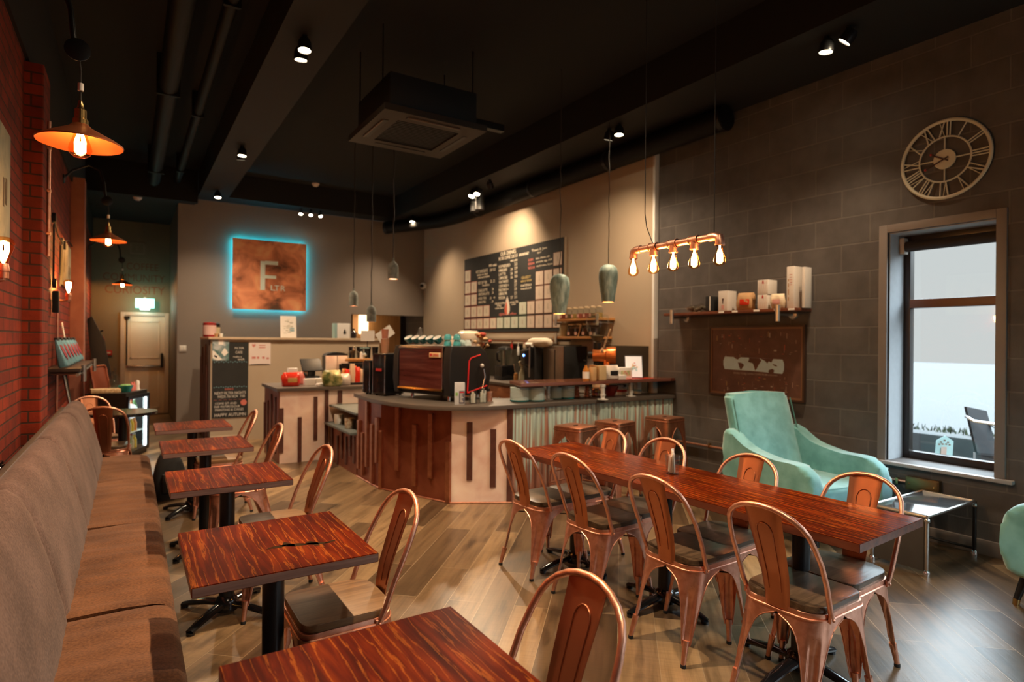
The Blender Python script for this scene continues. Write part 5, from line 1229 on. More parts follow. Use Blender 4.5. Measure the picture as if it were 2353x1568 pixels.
# local: x along the back panel (to the camera's right), y away from the customers
mb = MB(); mb.box(-Lm / 2, Lm / 2, .03, Dm, .05, .10, .01); mb.build('drip_base', BLACK, EM)
mb = MB(); mb.prism([(.0, .10), (.03, .09), (.30, .09), (.30, .515), (.03, .515), (.012, .50)], -Lm / 2 + .012, Lm / 2 - .10, 'x'); mb.build('body', BLACK_GLOSS, EM)
MB().prism([(-.012, .115), (-.002, .115), (-.002, .495), (-.012, .495)], -Lm / 2 + .02, Lm / 2 - .115, 'x', bev=.003).build('back_panel', DARKCU, EM)
MB().prism([(-.036, .10), (-.004, .085), (-.001, .108), (-.03, .118)], -Lm / 2 + .015, Lm / 2 - .105, 'x', bev=.003).build('lower_trim', BRASS, EM)
MB().box(-Lm / 2 + .012, Lm / 2 - .105, -.018, .01, .498, .516, .004).build('top_trim', STEEL, EM)
for x in (): MB().box(x - .004, x + .004, -.017, -.0115, .12, .49, .002).build('panel_seam', plain('seam_copper', (0.18, 0.06, 0.035, 1), 0.3, 0.7), EM)
MB().box(Lm / 2 - .118, Lm / 2 - .108, -.016, .01, .10, .50, .002).build('edge_trim', STEEL, EM)
b_ = MB().box(.09, .245, -.026, -.012, .415, .462, .006).build('maker_badge', plain('badge_cream', (0.62, 0.40, 0.20, 1), 0.5), EM)
mb = MB(); mb.box(.225, .237, -.0285, -.026, .42, .457, .002); mb.build('badge_bar', WHITE, b_)
ebs = ((0, 0, 0), (1, 0, 0), (0, 0, 1), (0, -1, 0))
def loc_lettering(items, name, mat, parent, o0, ud=(1, 0, 0), vd=(0, 0, 1), nd=(0, -1, 0)):
    return lettering(items, name, mat, parent, (o0, ud, vd, nd))
loc_lettering([('CIMBALI', .0, 0, .034, .085)], 'badge_lettering', plain('badge_red', (0.45, 0.02, 0.02, 1), 0.5), b_, (.135, -.0262, .427))
mb = MB(); mb.lathe([(.012, 0), (.016, 0), (.016, .001), (.012, .001)], n=14, m=Matrix.Translation((.115, -.0262, .439)) @ Matrix.Rotation(PI / 2, 4, 'X')); mb.build('badge_ring', _M['badge_red'], b_)
# side cheek with the red line
cheek = [(-.01, .06), (.52, .06), (.56, .20), (.555, .36), (.49, .47), (.40, .528), (.0, .528), (-.02, .45), (-.03, .2)]
MB().prism(cheek, Lm / 2 - .095, Lm / 2, 'x', bev=.012, seg=3).build('side_cheek', plain('cheek_black', (.004, .004, .0042, 1), .5), EM)
MB().prism(cheek, -Lm / 2 - .06, -Lm / 2 + .010, 'x', bev=.012, seg=3).build('side_cheek', BLACK_SAT, EM)
REDL = plain('red_line', (0.65, 0.01, 0.012, 1), 0.35)
MB().tube([(Lm / 2 + .002, .215, .075), (Lm / 2 + .002, .225, .25), (Lm / 2 + .002, .235, .38), (Lm / 2 + .002, .262, .41), (Lm / 2 + .002, .40, .44)], .0075, 8).build('red_line', REDL, EM)
MB().tube([(Lm / 2 + .002, .215, .075), (Lm / 2 + .002, .50, .13)], .0075, 8).build('red_line', REDL, EM)
MB().tube([(Lm / 2 + .03, .42, .30), (Lm / 2 + .04, .43, .22), (Lm / 2 + .03, .40, .11), (Lm / 2 + .03, .43, .105)], .007, 8).build('steam_wand', STEEL, EM); MB().ball((Lm / 2 + .025, .40, .335), .02, 12).build('steam_knob', WHITE, EM)
MB().box(-Lm / 2, Lm / 2 - .09, .01, .42, .516, .528, .004).build('cup_tray', STEEL, EM)
for x in (-.24, .27):
    for y in (.07, .48): MB().lathe([(0, 0), (.016, 0), (.016, .04), (.012, .052), (0, .052)], (x, y, 0), 14).build('foot', CHROME, EM)
for x in (-.2, .0, .17): MB().cyl((x, .3, .16), (x, .42, .15), .02, n=12).build('group_handle', BLACK, EM)
MB().box(-.33, .25, .30, .55, .30, .50, .02).build('group_housing', BLACK_SAT, EM)
# cups on the machine: everything on top is a thing of its own
MM = Matrix.Translation((2.42, 5.345, ZG)) @ Matrix.Rotation(MA, 4, 'Z')
def emp(x, y, z=.5285): return MM @ Vector((x, y, z))
def cup(loc, label, up=False, r=.046, h=.066, group='teal cups on the coffee machine', mats=(TEAL_CER, WHITE_CER)):
    t = thing('coffee_cup', label, 'cup', loc, group)
    MB().lathe([(0, 0), (r * .5, 0), (r * .62, .006), (r * .9, h * .5), (r, h), (r * .94, h), (r * .84, h * .5), (r * .5, .01), (0, .009)], n=20, cap=False).build('body', mats[0], t)
    MB().lathe([(.0, .012), (r * .5, .0135), (r * .82, h * .5), (r * .925, h * .97), (r * .86, h * .8), (r * .5, .02), (0, .018)], n=20, cap=False).build('white_glaze', mats[1], t)
    MB().tube([(r * .95, 0, h * .75), (r * 1.4, 0, h * .7), (r * 1.4, 0, h * .4), (r * .85, 0, h * .3)], .004, 6).build('handle', mats[0], t)
    t.rotation_euler = (math.radians(32), 0, MA)
    return t
for k in range(5): cup(emp(-.29 + .102 * k, .085, .5285 + .025), 'white-lined teal cup, number %s from the left in the row on the machine top' % ['one', 'two', 'three', 'four', 'five'][k])
for k, (x, y, lb) in enumerate(((.215, .10, 'left'), (.30, .14, 'right'))):
    for j in range(2):
        t = thing('teal_cup', ('upper' if j else 'lower') + ' cup of the %s upside-down teal pair on the machine top' % ('left' if k == 0 else 'right'), 'cup', emp(x, y, .5285 + .056 * j), 'upside-down teal cups')
        MB().lathe([(.036, 0), (.038, 0), (.034, .035), (.022, .055), (0, .055)], n=18, cap=False).build('body', plain('teal_bright', (0.06, 0.32, 0.34, 1), 0.2), t)
for k in range(3):
    t = thing('teal_cup', 'pale teal cup beside the upside-down pairs, %s of three' % ['first', 'second', 'third'][k], 'cup', emp(.20 + .075 * k, .24, .5285), 'upside-down teal cups')
    MB().lathe([(.034, 0), (.036, 0), (.033, .035), (.022, .058), (0, .058)], n=18, cap=False).build('body', PALE_CER, t)
# ---------------------------------------------------------------- bar worktop things
t = thing('menu_stand', 'tall pale printed menu stand at the bar edge before the red line', 'menu', on(1056, 930), rotz=math.radians(-20))
MB().box(-.045, .045, -.02, .02, 0, .20, .003).build('card_block', plain('menu_grey', (0.50, 0.52, 0.54, 1), 0.4), t); MB().box(-.008, .043, -.023, -.02, .01, .125, .001).build('dark_panel', plain('menu_ink', (0.09, 0.09, 0.12, 1), 0.5), t)
mb = MB()
for k in range(7): mb.box(.0, .03 - .006 * (k % 3), -.0245, -.023, .025 + .012 * k, .029 + .012 * k)
mb.build('menu_lines', PAPER, t); MB().box(-.003, .038, -.0245, -.023, .108, .116).build('menu_title', REDL, t); MB().box(-.04, -.02, -.0215, -.02, .08, .11).build('leaf_print', plain('leaf', (0.2, 0.38, 0.1, 1), 0.6), t)
def stick_jar(loc, label, mats, seed):
    t = thing('sachet_jar', label, 'jar', loc, 'glass jars on the bar'); rg = random.Random(seed)
    MB().lathe([(0, 0), (.036, 0), (.04, .01), (.04, .085), (.031, .105), (.031, .125), (.0295, .125), (.0295, .105), (.038, .085), (.038, .01), (0, .004)], n=20, cap=False).build('jar_body', GLASS, t)
    for k in range(10):
        a = rg.uniform(0, 6.3); r_ = rg.uniform(.0, .022)
        m = Matrix.Translation((r_ * math.cos(a), r_ * math.sin(a), .006)) @ Matrix.Rotation(rg.uniform(-.12, .12), 4, 'X') @ Matrix.Rotation(a, 4, 'Z')
        MB().box(-.007, .007, -.0015, .0015, 0, rg.uniform(.07, .115), 0, 1, m).build('sachet', mats[k % len(mats)], t, smooth=False)
stick_jar(on(1087, 928), 'glass jar of pink and white sachets beside the menu stand', [_M['pink_paper'], PAPER], 1)
stick_jar(on(1110, 926), 'glass jar of white sachets, right of the pink ones', [PAPER, WHITE], 2)
t = thing('copper_cup', 'small ribbed copper cup beside the sachet jars', 'cup', on(1124, 922)); MB().lathe([(0, 0), (.03, 0), (.034, .075), (.036, .075), (.036, .09), (0, .09)], n=20).build('body', COPPER, t)
def plates(px, py, r, n, gap, label, lip=False):
    loc = on(px, py)
    for k in range(n):
        tp = k == n - 1
        t = thing('plate', '%s of the %s' % ('top plate' if tp else 'bottom plate' if k == 0 else 'plate %d from bottom' % (k + 1), label), 'plate', (loc[0], loc[1], loc[2] + gap * k), 'plates stacked on the bar')
        MB().lathe([(0, 0), (r * .55, 0), (r * .7, .002), (r * .985, gap * .3), (r, gap * .45), (r, gap * 1.0), (r * .985, gap * 1.08), (r * .6, .006), (0, .006)], n=28, cap=False).build('dish', TEAL_CER if k == 0 else PALE_CER, t)
plates(1194, 923, .092, 10, .0135, 'leftmost pale plate stack on the bar')
plates(1231, 922, .088, 12, .0112, 'pale stack just left of the first white post')
plates(1276, 917, .075, 13, .0092, 'saucer stack half hidden by the first white post')
plates(1302, 917, .080, 8, .0165, 'ridged stack right of the first white post')
for px, lb in ((1325, 'left'), (1349, 'right')):
    loc = on(px, 915)
    for k in range(4):
        t = thing('copper_beaker', '%s copper beaker of the %s stack on the bar' % (['bottom', 'second', 'third', 'top'][k], lb), 'beaker', (loc[0], loc[1], loc[2] + .03 * k), 'copper beakers on the bar')
        MB().lathe([(0, 0), (.028 - .004 * k, 0), (.037 - .004 * k, .014), (.028 - .004 * k, .0295), (0, .0295)], n=20).build('body', COPPER, t)
t = thing('wire_basket', 'dark wire basket of odds and ends under the bar shelf', 'basket', on(1371, 912)); mb = MB()
for z in (.01, .05, .09): mb.tube([(.06 * math.cos(q / 12 * 2 * PI) * (1 + z), .06 * math.sin(q / 12 * 2 * PI) * (1 + z), z) for q in range(12)], .003, 6, closed=True)
for q in range(12): a = q / 12 * 2 * PI; mb.tube([(.06 * math.cos(a), .06 * math.sin(a), .005), (.0655 * math.cos(a), .0655 * math.sin(a), .092)], .002, 5)
mb.build('wire', BLACK, t); MB().lathe([(0, .004), (.055, .004), (.05, .07), (0, .085)], n=14).build('contents', MULTI, t)
t = thing('red_bowl', 'dark red flared bowl of wrapped bars under the bar shelf', 'bowl', on(1402, 910)); MB().lathe([(0, 0), (.045, 0), (.095, .11), (.092, .11), (.04, .006), (0, .005)], n=24, cap=False).build('bowl', plain('bowl_red', (0.25, 0.03, 0.02, 1), 0.3), t)
for k in range(5): MB().box(-.05, .05, -.012, .012, -.004, .012, .004, 2, Matrix.Translation((.0, -.05 + .025 * k, .085 + .008 * (k % 2))) @ Matrix.Rotation(.3 * k, 4, 'Z')).build('wrapped_bar', [MULTI, REDFOIL, PAPER][k % 3], t)
t = thing('milk_carton', 'white and red carton leaning under the bar shelf', 'carton', on(1429, 908), rotz=.2); MB().box(-.045, .045, -.035, .035, 0, .12, .008).build('body', WHITE, t); MB().box(-.046, .046, -.036, .036, .035, .06).build('red_band', RED, t); MB().box(-.02, .03, -.0365, -.035, .09, .11, .002).build('label', BLACK, t)
t = thing('paper_packet', 'white and blue paper packet by the right-hand shelf post', 'packet', on(1465, 906)); MB().box(-.03, .03, -.03, .03, 0, .15, .01).build('body', PAPER, t); MB().box(-.031, .031, -.031, .031, .03, .055).build('blue_band', plain('blue_band', (0.25, 0.45, 0.55, 1), 0.6), t)
# ---------------------------------------------------------------- raised copper shelf
RS = wthing('bar_shelf', 'raised dark copper shelf on three white posts above the bar', 'shelf', (4.1, 4.75, ZC))
ZS = 1.085
MB().prism([(3.06, 4.60), (3.9, 4.575), (XR - .005, 4.585), (XR - .005, 4.842), (XM - .016, 4.842), (XM - .016, 4.93), (3.9, 4.99), (3.20, 5.02)], ZS - .032, ZS, bev=.003, side_mi=1).build('shelf_board', [plain('shelf_top_copper', (0.24, 0.085, 0.045, 1), 0.16, 0.6), plain('shelf_edge', (0.30, 0.12, 0.09, 1), 0.3, 0.5)], RS, ang=30)
for px in (1259, 1385, 1449):
    q = P(px, 919 if px < 1400 else 911, 'z', ZC)
    MB().lathe([(0, 0), (.055, 0), (.055, .006), (.027, .01), (.022, .014), (.022, .035), (.027, .04), (.027, .055), (.022, .06), (.022, .12), (.028, .125), (.028, .152), (0, .152)], (q.x, q.y, ZC + .0005), 20).build('post', plain('post_white', (0.60, 0.60, 0.57, 1), 0.3, 0.2), RS)
def ons(px, py): return aty(px, 4.60 + .014 * max(0, 872 - py) + .06, ZS)
t = thing('tablet_display', 'white tablet with a small colourful flower print propped on the bar shelf', 'tablet', ons(1458, 866), rotz=math.radians(-32))
m = Matrix.Rotation(math.radians(-14), 4, 'X')
MB().box(-.10, .10, -.006, .006, 0, .255, .006, 2, m).build('frame', BLACK_SAT, t); MB().box(-.09, .09, -.0075, -.006, .012, .243, 0, 2, m).build('screen', emit('tablet_white', (0.70, 0.73, 0.77, 1), .12), t)
mb = MB(); rg = random.Random(4); fm = [plain('pink_ink', (0.65, 0.25, 0.25, 1), 0.6), plain('peach_ink', (0.7, 0.5, 0.25, 1), 0.6), plain('aqua_ink', (0.35, 0.6, 0.65, 1), 0.6)]
for c in range(3):
    mb = MB()
    for k in range(9): a = rg.uniform(0, 6.3); r_ = rg.uniform(0, .045); mb.box(r_ * math.cos(a) - .008, r_ * math.cos(a) + .008, -.0085 - .0002 * c, -.0076, .135 - .03 * (c == 2) + r_ * math.sin(a) * .8 - .006, .135 - .03 * (c == 2) + r_ * math.sin(a) * .8 + .006, 0, 2, m)
    mb.build('flower_print', fm[c], t, smooth=False)
MB().box(-.03, .03, .006, .10, 0, .012, .003).build('stand', BLACK, t)
t = thing('red_leaflet', 'red leaflet lying under the tablet on the bar shelf', 'leaflet', ons(1468, 869)); MB().box(-.16, .18, -.05, .05, 0, .003).build('sheet', REDFOIL, t, smooth=False)
bag(ons(1405, 869), .20, .10, .15, PAPER, 'white coffee bag with dark label on the bar shelf', 31, .0, 'coffee_bag', trim=BLACK_SAT)
t = thing('snack_box', 'white snack carton with coloured print behind the tablet', 'box', ons(1432, 864), rotz=-.2); MB().box(-.07, .09, -.04, .04, 0, .12, .004).build('carton', WHITE, t); MB().box(-.05, .07, -.0415, -.04, .03, .085).build('printed_panel', mottled('box_print', [(0.35, (0.5, 0.2, 0.2, 1)), (0.5, (0.6, 0.55, 0.3, 1)), (0.65, (0.3, 0.45, 0.25, 1))], 30, 0.6, 0), t)
t = thing('white_carton', 'low white carton in front of the snack carton', 'box', ons(1428, 870)); MB().box(-.06, .05, -.03, .03, 0, .045, .004).build('carton', WHITE, t)
t = thing('syrup_bottle', 'orange syrup bottle with black pump on the bar shelf', 'bottle', ons(1347, 870)); MB().lathe([(0, 0), (.032, 0), (.034, .01), (.034, .10), (.014, .14), (.014, .155), (0, .155)], n=18).build('bottle', plain('amber_syrup', (0.5, 0.2, 0.04, 1), 0.1), t); MB().tube([(0, 0, .155), (0, 0, .20), (-.03, 0, .205)], .006, 8).build('pump', BLACK, t); MB().lathe([(.0345, .02), (.0345, .09)], n=18, cap=False).build('label', PAPER, t)
t = thing('glass_jar', 'clear jar of pale biscuits on the bar shelf beside the syrup', 'jar', ons(1362, 871)); MB().lathe([(0, 0), (.04, 0), (.042, .02), (.042, .12), (.034, .14), (0, .14)], n=18).build('jar_body', plain('biscuit_fill', (0.5, 0.32, 0.15, 1), 0.4), t); MB().cyl((0, 0, .1405), (0, 0, .155), .036, n=18).build('lid', ORANGEWOOD, t)
t = thing('paper_bag', 'plain tan paper bag on the bar shelf beside the biscuit jar', 'bag', ons(1381, 871)); MB().box(-.05, .05, -.035, .035, 0, .15, .008).build('bag_body', plain('tan_bag', (0.58, 0.42, 0.22, 1), 0.8), t)
# ================================================================== BACK OF THE BAR
BC = wthing('back_counter', 'back counter with orange-brown drawers under the menu board', 'counter', (4.7, 7.0, 0))
OB = wood('orange_drawer', (0.16, 0.05, 0.02, 1), (0.26, 0.085, 0.03, 1), (0.34, 0.13, 0.05, 1), 'y', 1.0, 0.4, streak=False)
MB().box(4.42, XM - .004, 5.25, 9.1, 0, .86).build('carcass', OB, BC, smooth=False)
for k in range(5):
    y0 = 5.3 + .75 * k
    dr = MB().box(4.40, 4.419, y0, y0 + .71, .52, .84, .004).build('drawer', OB, BC)
    MB().ball((4.39, y0 + .35, .68), .014, 10).build('knob', STEEL, dr)
tag(MB().box(4.36, XM - .004, 5.2, 9.15, .861, .90, .004).build('countertop', CTOP, None), 'dark worktop of the back counter under the splashback', 'worktop')
XS = XM - .002
struct('splashback', MB().box(XS - .012, XS, 4.93, 9.0, .901, 1.435), plain('black_splash', (0.045, 0.04, 0.03, 1), 0.18, var=.2, scale=4), smooth=False)
def onb(px, py): return on(px, py, .90)
# steel unit and boiler
t = thing('steel_cabinet', 'brushed steel cabinet with dark side on the back counter', 'cabinet', (4.82, 6.25, .9005)); MB().box(-.17, .19, -.22, .22, 0, .52, .006).build('body', plain('brushed_steel', (0.45, 0.38, 0.31, 1), 0.32, 0.9), t); MB().box(-.172, .19, -.255, -.2205, 0, .52, .003).build('dark_side', BLACK_SAT, t); MB().box(-.172, -.1705, -.05, -.03, .05, .47).build('door_gap', BLACK, t)
t = thing('water_boiler', 'black water boiler with glowing blue light behind the bar', 'boiler', (4.66, 6.62, .9005)); MB().box(-.13, .14, -.12, .12, 0, .5, .02).build('body', BLACK_SAT, t); MB().prism([(-.13, .22), (-.22, .27), (-.23, .45), (-.13, .5)], -.07, .07, 'y', bev=.008).build('tap_head', BLACK_GLOSS, t)
q = MB().lathe([(0, 0), (.017, 0), (.017, .004), (0, .004)], n=16, m=Matrix.Translation((-.2345, -.02, .39)) @ Matrix.Rotation(-PI / 2, 4, 'Y')).build('blue_light', emit('blue_led', (0.12, 0.28, 1.0, 1), 6), t)
MB().cyl((-.19, -.09, .1), (-.19, -.09, .5), .011, n=10).build('steel_rod', STEEL, t)
t = thing('blender', 'glass and chrome blender jug on a black base behind the coffee machine', 'blender', (4.72, 7.55, .9005)); MB().box(-.12, .12, -.12, .12, 0, .22, .03).build('base', BLACK_GLOSS, t); MB().lathe([(.07, .221), (.085, .25), (.11, .45), (.105, .45), (.08, .25), (0, .235)], n=24, cap=False).build('jug', GLASS, t); MB().lathe([(0, .451), (.112, .451), (.1, .48), (.03, .5), (0, .5)], n=20).build('lid', BLACK, t); MB().tube([(-.105, -.02, .42), (-.17, -.06, .40), (-.16, -.05, .3), (-.09, -.01, .28)], .014, 10).build('handle', BLACK, t); MB().cyl((0, 0, .222), (0, 0, .43), .028, n=14).build('steel_core', CHROME, t)
t = thing('whisk_pot', 'small glass pot of thin utensils on the back counter', 'pot', (4.66, 7.12, .9005)); MB().lathe([(0, 0), (.045, 0), (.05, .1), (.047, .1), (.042, .005), (0, .004)], n=18, cap=False).build('pot', GLASS, t)
rg = random.Random(14)
for k in range(5): a = rg.uniform(0, 6.3); MB().tube([(.01 * math.cos(a), .01 * math.sin(a), .006), (.07 * math.cos(a), .07 * math.sin(a), .25)], .004, 6).build('utensil', STEEL, t)
t = thing('wooden_tamper', 'short wooden cylinder on the back counter', 'tamper', (4.55, 6.98, .9005)); MB().lathe([(0, 0), (.03, 0), (.03, .1), (.022, .13), (0, .135)], n=16).build('body', ORANGEWOOD, t)
t = thing('mixer_tap', 'shiny mixer tap rising behind the bar shelf', 'tap', (4.85, 7.0, .9005)); MB().tube([(0, 0, 0), (0, 0, .34), (-.04, 0, .38), (-.12, 0, .38), (-.14, 0, .34)], .013, 10).build('spout', STEEL, t); MB().box(-.1, .05, -.09, .09, 0, .02, .008).build('base', CHROME, t)
t = thing('spray_bottle', 'pale spray bottle standing on the back counter', 'bottle', (4.52, 6.78, .9005)); MB().lathe([(0, 0), (.045, 0), (.047, .02), (.044, .12), (.018, .2), (.016, .24), (0, .24)], n=18).build('bottle', plain('milky_green', (0.42, 0.42, 0.30, 1), 0.3), t); MB().prism([(-.03, .24), (.03, .24), (.035, .30), (.0, .315), (-.05, .30), (-.055, .285), (-.03, .28)], -.014, .014, 'y', bev=.004).build('trigger_head', plain('cream_plastic', (0.6, 0.52, 0.36, 1), 0.5), t); MB().tube([(-.04, 0, .28), (-.045, 0, .24)], .005, 6).build('trigger', _M['cream_plastic'], t)
# rail with hanging utensils
t = wthing('utensil_rail', 'long wooden rail with copper bar fixed under the menu board', 'rail', (XS - .03, 7.8, 1.44))
MB().box(XS - .022, XS, 6.66, 9.0, 1.50, 1.56, .004).build('batten', CREAM, t); MB().box(XS - .022, XS, 6.66, 9.0, 1.436, 1.465, .004).build('batten', CREAM, t)
MB().tube([(XS - .04, 6.68, 1.482), (XS - .04, 8.98, 1.482)], .009, 8).build('copper_bar', COPPER_DK, t)
for y in (6.75, 7.8, 8.9): MB().box(XS - .05, XS, y - .01, y + .01, 1.47, 1.495).build('bracket', BRASS, t)
for k, (px, mat, ln, nm, lb) in enumerate(((1176, RED, .10, 'hanging_brush', 'red-handled brush hanging at the left of the utensil rail'), (1191, WHITE_CER, .17, 'hanging_scoop', 'white scoop hanging on the utensil rail'), (1205, REDFOIL, .08, 'hanging_spatula', 'red and cream spatula hanging on the utensil rail, left of its twin'), (1216, REDFOIL, .08, 'hanging_spatula', 'red and cream spatula hanging on the utensil rail, right of its twin'), (1234, RED, .10, 'hanging_cloth', 'red cloth hanging at the right end of the utensil rail'))):
    q = P(px, 786, 'x', XS - .04); t = wthing(nm, lb, 'utensil', (q.x, q.y, 1.472 - ln))
    MB().tube([(q.x, q.y, 1.473), (q.x, q.y, 1.473 - ln * .45)], .006, 6).build('handle', mat, t)
    MB().box(q.x - .005, q.x + .005, q.y - .028, q.y + .028, 1.473 - ln * 1.25, 1.473 - ln * .45, .004).build('head', mat if 'brush' in nm or 'cloth' in nm or 'scoop' in nm else plain('cream_rubber', (0.6, 0.45, 0.3, 1), 0.6), t)
# menu board
XB = XM - .001
t = wthing('menu_board', 'large black menu board with chalk price list on the pale wall behind the bar', 'board', (XB, 8.1, 1.62))
def BP(px, py): return P(px, py, 'x', XB - .032)
tl, tr, br_, bl = BP(1066.5, 597), BP(1295, 545.5), BP(1292, 761.5), BP(1066.5, 764)
my0, my1, mz0, mz1 = (tr.y + br_.y) / 2, (tl.y + bl.y) / 2, (bl.z + br_.z) / 2, (tl.z + tr.z) / 2
MB().box(XB - .03, XB, my0, my1, mz0, mz1).build('board', BOARD, t, smooth=False)
mbf = MB()
for a, b, c, d in ((my0 - .03, my0, mz0 - .07, mz1), (my1, my1 + .02, mz0 - .07, mz1), (my0 - .03, my1 + .02, mz0 - .07, mz0 - .002)): mbf.box(XB - .022, XB, a, b, c, d)
mbf.build('surround', CREAM, t, smooth=False)
MW, MH = my1 - my0, mz1 - mz0
bs = ((XB - .0305, my1, mz0), (0, -1, 0), (0, 0, 1), (-1, 0, 0))
# card grid: columns from the left, rows from the bottom, in board units measured on the wall
bmz = lambda x, y: BP(1060 + x * 250 / 1704, 540 + y * 250 / 1704)
cols = [(54, 141), (151, 240), (246, 337), (346, 442), (450, 546), (555, 657), (668, 770), (780, 890), (903, 1018), (1031, 1146), (1160, 1280), (1294, 1420), (1436, 1570)]
cu = []
for a, b in cols: cu.append((my1 - bmz(a, 1380).y, my1 - bmz(b, 1380).y))
rowz = []
for a, b in ((1322, 1478), (1130, 1298), (942, 1112), (748, 925), (560, 735)): rowz.append((bmz(97, b).z - mz0, bmz(97, a).z - mz0))
rowr = []
for a, b in ((1245, 1458), (1010, 1225), (780, 1000), (548, 770), (300, 505)): rowr.append((bmz(1350, b).z - mz0, bmz(1350, a).z - mz0))
layout = [list(range(13)), [0, 1, 2, 3, 8, 9, 10, 11, 12], [0, 1, 10, 11, 12], [0, 1, 10, 11, 12], [0, 12]]
tints = {}
CW = plain('menu_card_white', (0.62, 0.55, 0.44, 1), 0.7); 
EDG = [plain('card_edge_red', (0.45, 0.06, 0.03, 1), 0.7), plain('card_edge_green', (0.10, 0.16, 0.09, 1), 0.7), plain('card_edge_rose', (0.30, 0.13, 0.09, 1), 0.7)]
CT = [CW, plain('menu_card_green', (0.50, 0.52, 0.42, 1), 0.7), plain('menu_card_rose', (0.56, 0.45, 0.36, 1), 0.7)]
ordn = ['bottom row', 'second row from the bottom', 'third row from the bottom', 'fourth row from the bottom', 'top row']
nth = ['first', 'second', 'third', 'fourth', 'fifth', 'sixth', 'seventh', 'eighth', 'ninth', 'tenth', 'eleventh', 'twelfth', 'thirteenth']
for r_, cs in enumerate(layout):
    for c in cs:
        u0, u1 = cu[c]; v0, v1 = rowz[r_] if c < 5 else rowr[r_]
        if 5 <= c <= 9: f = (c - 4) / 8; v0, v1 = [rowz[r_][i] * (1 - f) + rowr[r_][i] * f for i in (0, 1)]
        kx = 0 if c < 5 else 1 if c < 9 else 2
        k = thing('menu_card', 'pale menu card on the board, %s, %s column from the left' % (ordn[r_], nth[c]), 'card', (XB - .0335, my1 - (u0 + u1) / 2, mz0 + v0), 'cards on the menu board')
        w_, h_ = (u1 - u0) / 2, v1 - v0
        MB().box(-.0005, .0012, -w_, w_, 0, h_).build('card_edge', EDG[kx], k, smooth=False)
        mb = MB(); mb.box(-.002, -.0006, -w_ + .007, w_ - .007, .007, h_ - .007); mb.build('card_face', CT[kx], k, smooth=False)
        mb = MB(); mb.box(-.0026, -.0021, -.01, .01, h_ * .3, h_ * .7); mb.build('printed_line', plain('faint_print', (0.42, 0.35, 0.27, 1), 0.8), k, smooth=False)
def mt(x, y, txt, hpx, wpx):
    """line of chalk text from its place on the board"""
    a = bmz(x, y); b = bmz(x + wpx, y); h = (bmz(x, y).z - bmz(x, y + hpx).z)
    return (txt, my1 - a.y, a.z - mz0, h * 1.38, abs(a.y - b.y))
mid = [mt(610, 335, 'OUR DRINKS', 62, 240), mt(585, 405, 'FILTER COFFEE', 50, 180), mt(780, 365, '2.8', 50, 40), mt(830, 350, '3.5', 50, 45), mt(770, 425, 'REG', 32, 45), mt(825, 415, 'LARGE', 32, 50),
       mt(585, 525, 'ESPRESSO', 46, 175), mt(585, 585, 'AMERICANO', 46, 130), mt(585, 645, 'LATTE', 46, 105), mt(590, 705, 'CAPPUCCINO', 46, 130), mt(590, 765, 'FLAT WHITE', 46, 140), mt(590, 828, 'CORTADO +', 46, 150), mt(585, 890, 'MACCHIATO +', 46, 150), mt(585, 948, 'GIBRALTAR', 46, 130), mt(585, 1012, 'MOCHA', 46, 100),
       mt(830, 480, '2.2', 46, 42), mt(770, 560, '2.4', 42, 32), mt(830, 545, '2.9', 46, 42), mt(770, 625, '2.6', 42, 32), mt(830, 610, '3.0', 46, 42), mt(770, 685, '2.6', 42, 32), mt(830, 672, '3.0', 46, 42), mt(830, 745, '2.6', 46, 35), mt(830, 805, '2.7', 46, 35), mt(830, 870, '2.9', 46, 35), mt(830, 935, '2.3', 46, 35), mt(770, 1000, '2.7', 42, 35), mt(830, 995, '3.1', 46, 35),
       mt(230, 610, 'HOT CHOCOLATE', 50, 180), mt(245, 650, 'white or dark', 36, 170), mt(262, 690, 'with marshmallows', 36, 180), mt(435, 500, 'REG', 36, 45), mt(495, 495, 'LARGE', 36, 55), mt(445, 575, '2.8', 44, 36), mt(495, 565, '3.2', 44, 36),
       mt(262, 780, 'POT OF TEA', 46, 135), mt(330, 808, 'breakfast', 34, 110), mt(452, 750, '2.2', 44, 70), mt(265, 898, 'CHAI LATTE', 44, 140), mt(270, 955, 'MATCHA LATTE', 44, 165), mt(470, 870, '3', 36, 30), mt(470, 925, '3', 36, 30), mt(268, 1018, 'ICED TEA', 38, 120), mt(268, 1075, 'SMOOTHIE', 36, 110), mt(440, 1008, '3', 34, 25), mt(500, 1000, '4', 34, 25), mt(465, 1060, '3', 34, 30),
       mt(528, 1095, 'DECAF & SOYA', 32, 150), mt(552, 1125, '30p', 30, 70), mt(530, 1165, 'extra shot', 32, 130), mt(760, 1070, 'syrups 50p', 36, 130), mt(785, 1100, 'oat', 30, 65), mt(905, 335, 'BREAKFAST', 40, 150), mt(1100, 265, 'Toast & Jam', 38, 235), mt(1190, 295, 'from 9', 32, 60),
       mt(1165, 385, 'ham, cheese, salt', 32, 215), mt(1170, 440, 'avocado, egg, chilli', 32, 245), mt(1175, 505, 'mushrooms, thyme', 32, 250), mt(930, 815, 'GUATEMALA', 36, 170), mt(930, 860, 'washed', 28, 160)]
lettering(mid, 'white_lettering', plain('chalk_bright', (0.75, 0.66, 0.50, 1), 0.9), t, bs, .0006)
lettering([mt(940, 695, 'GUEST', 42, 145), mt(935, 745, 'BEAN OF THE DAY', 32, 165)], 'gold_lettering', CHALKY, t, bs, .0006)
lettering([mt(1045, 415, 'CLASSIC', 36, 80), mt(1045, 475, 'GREEN', 36, 95), mt(1045, 540, 'VEGGIE', 36, 105), mt(590, 1262, '@filtercoffee', 36, 265)], 'red_lettering', CHALKR, t, bs, .0006)
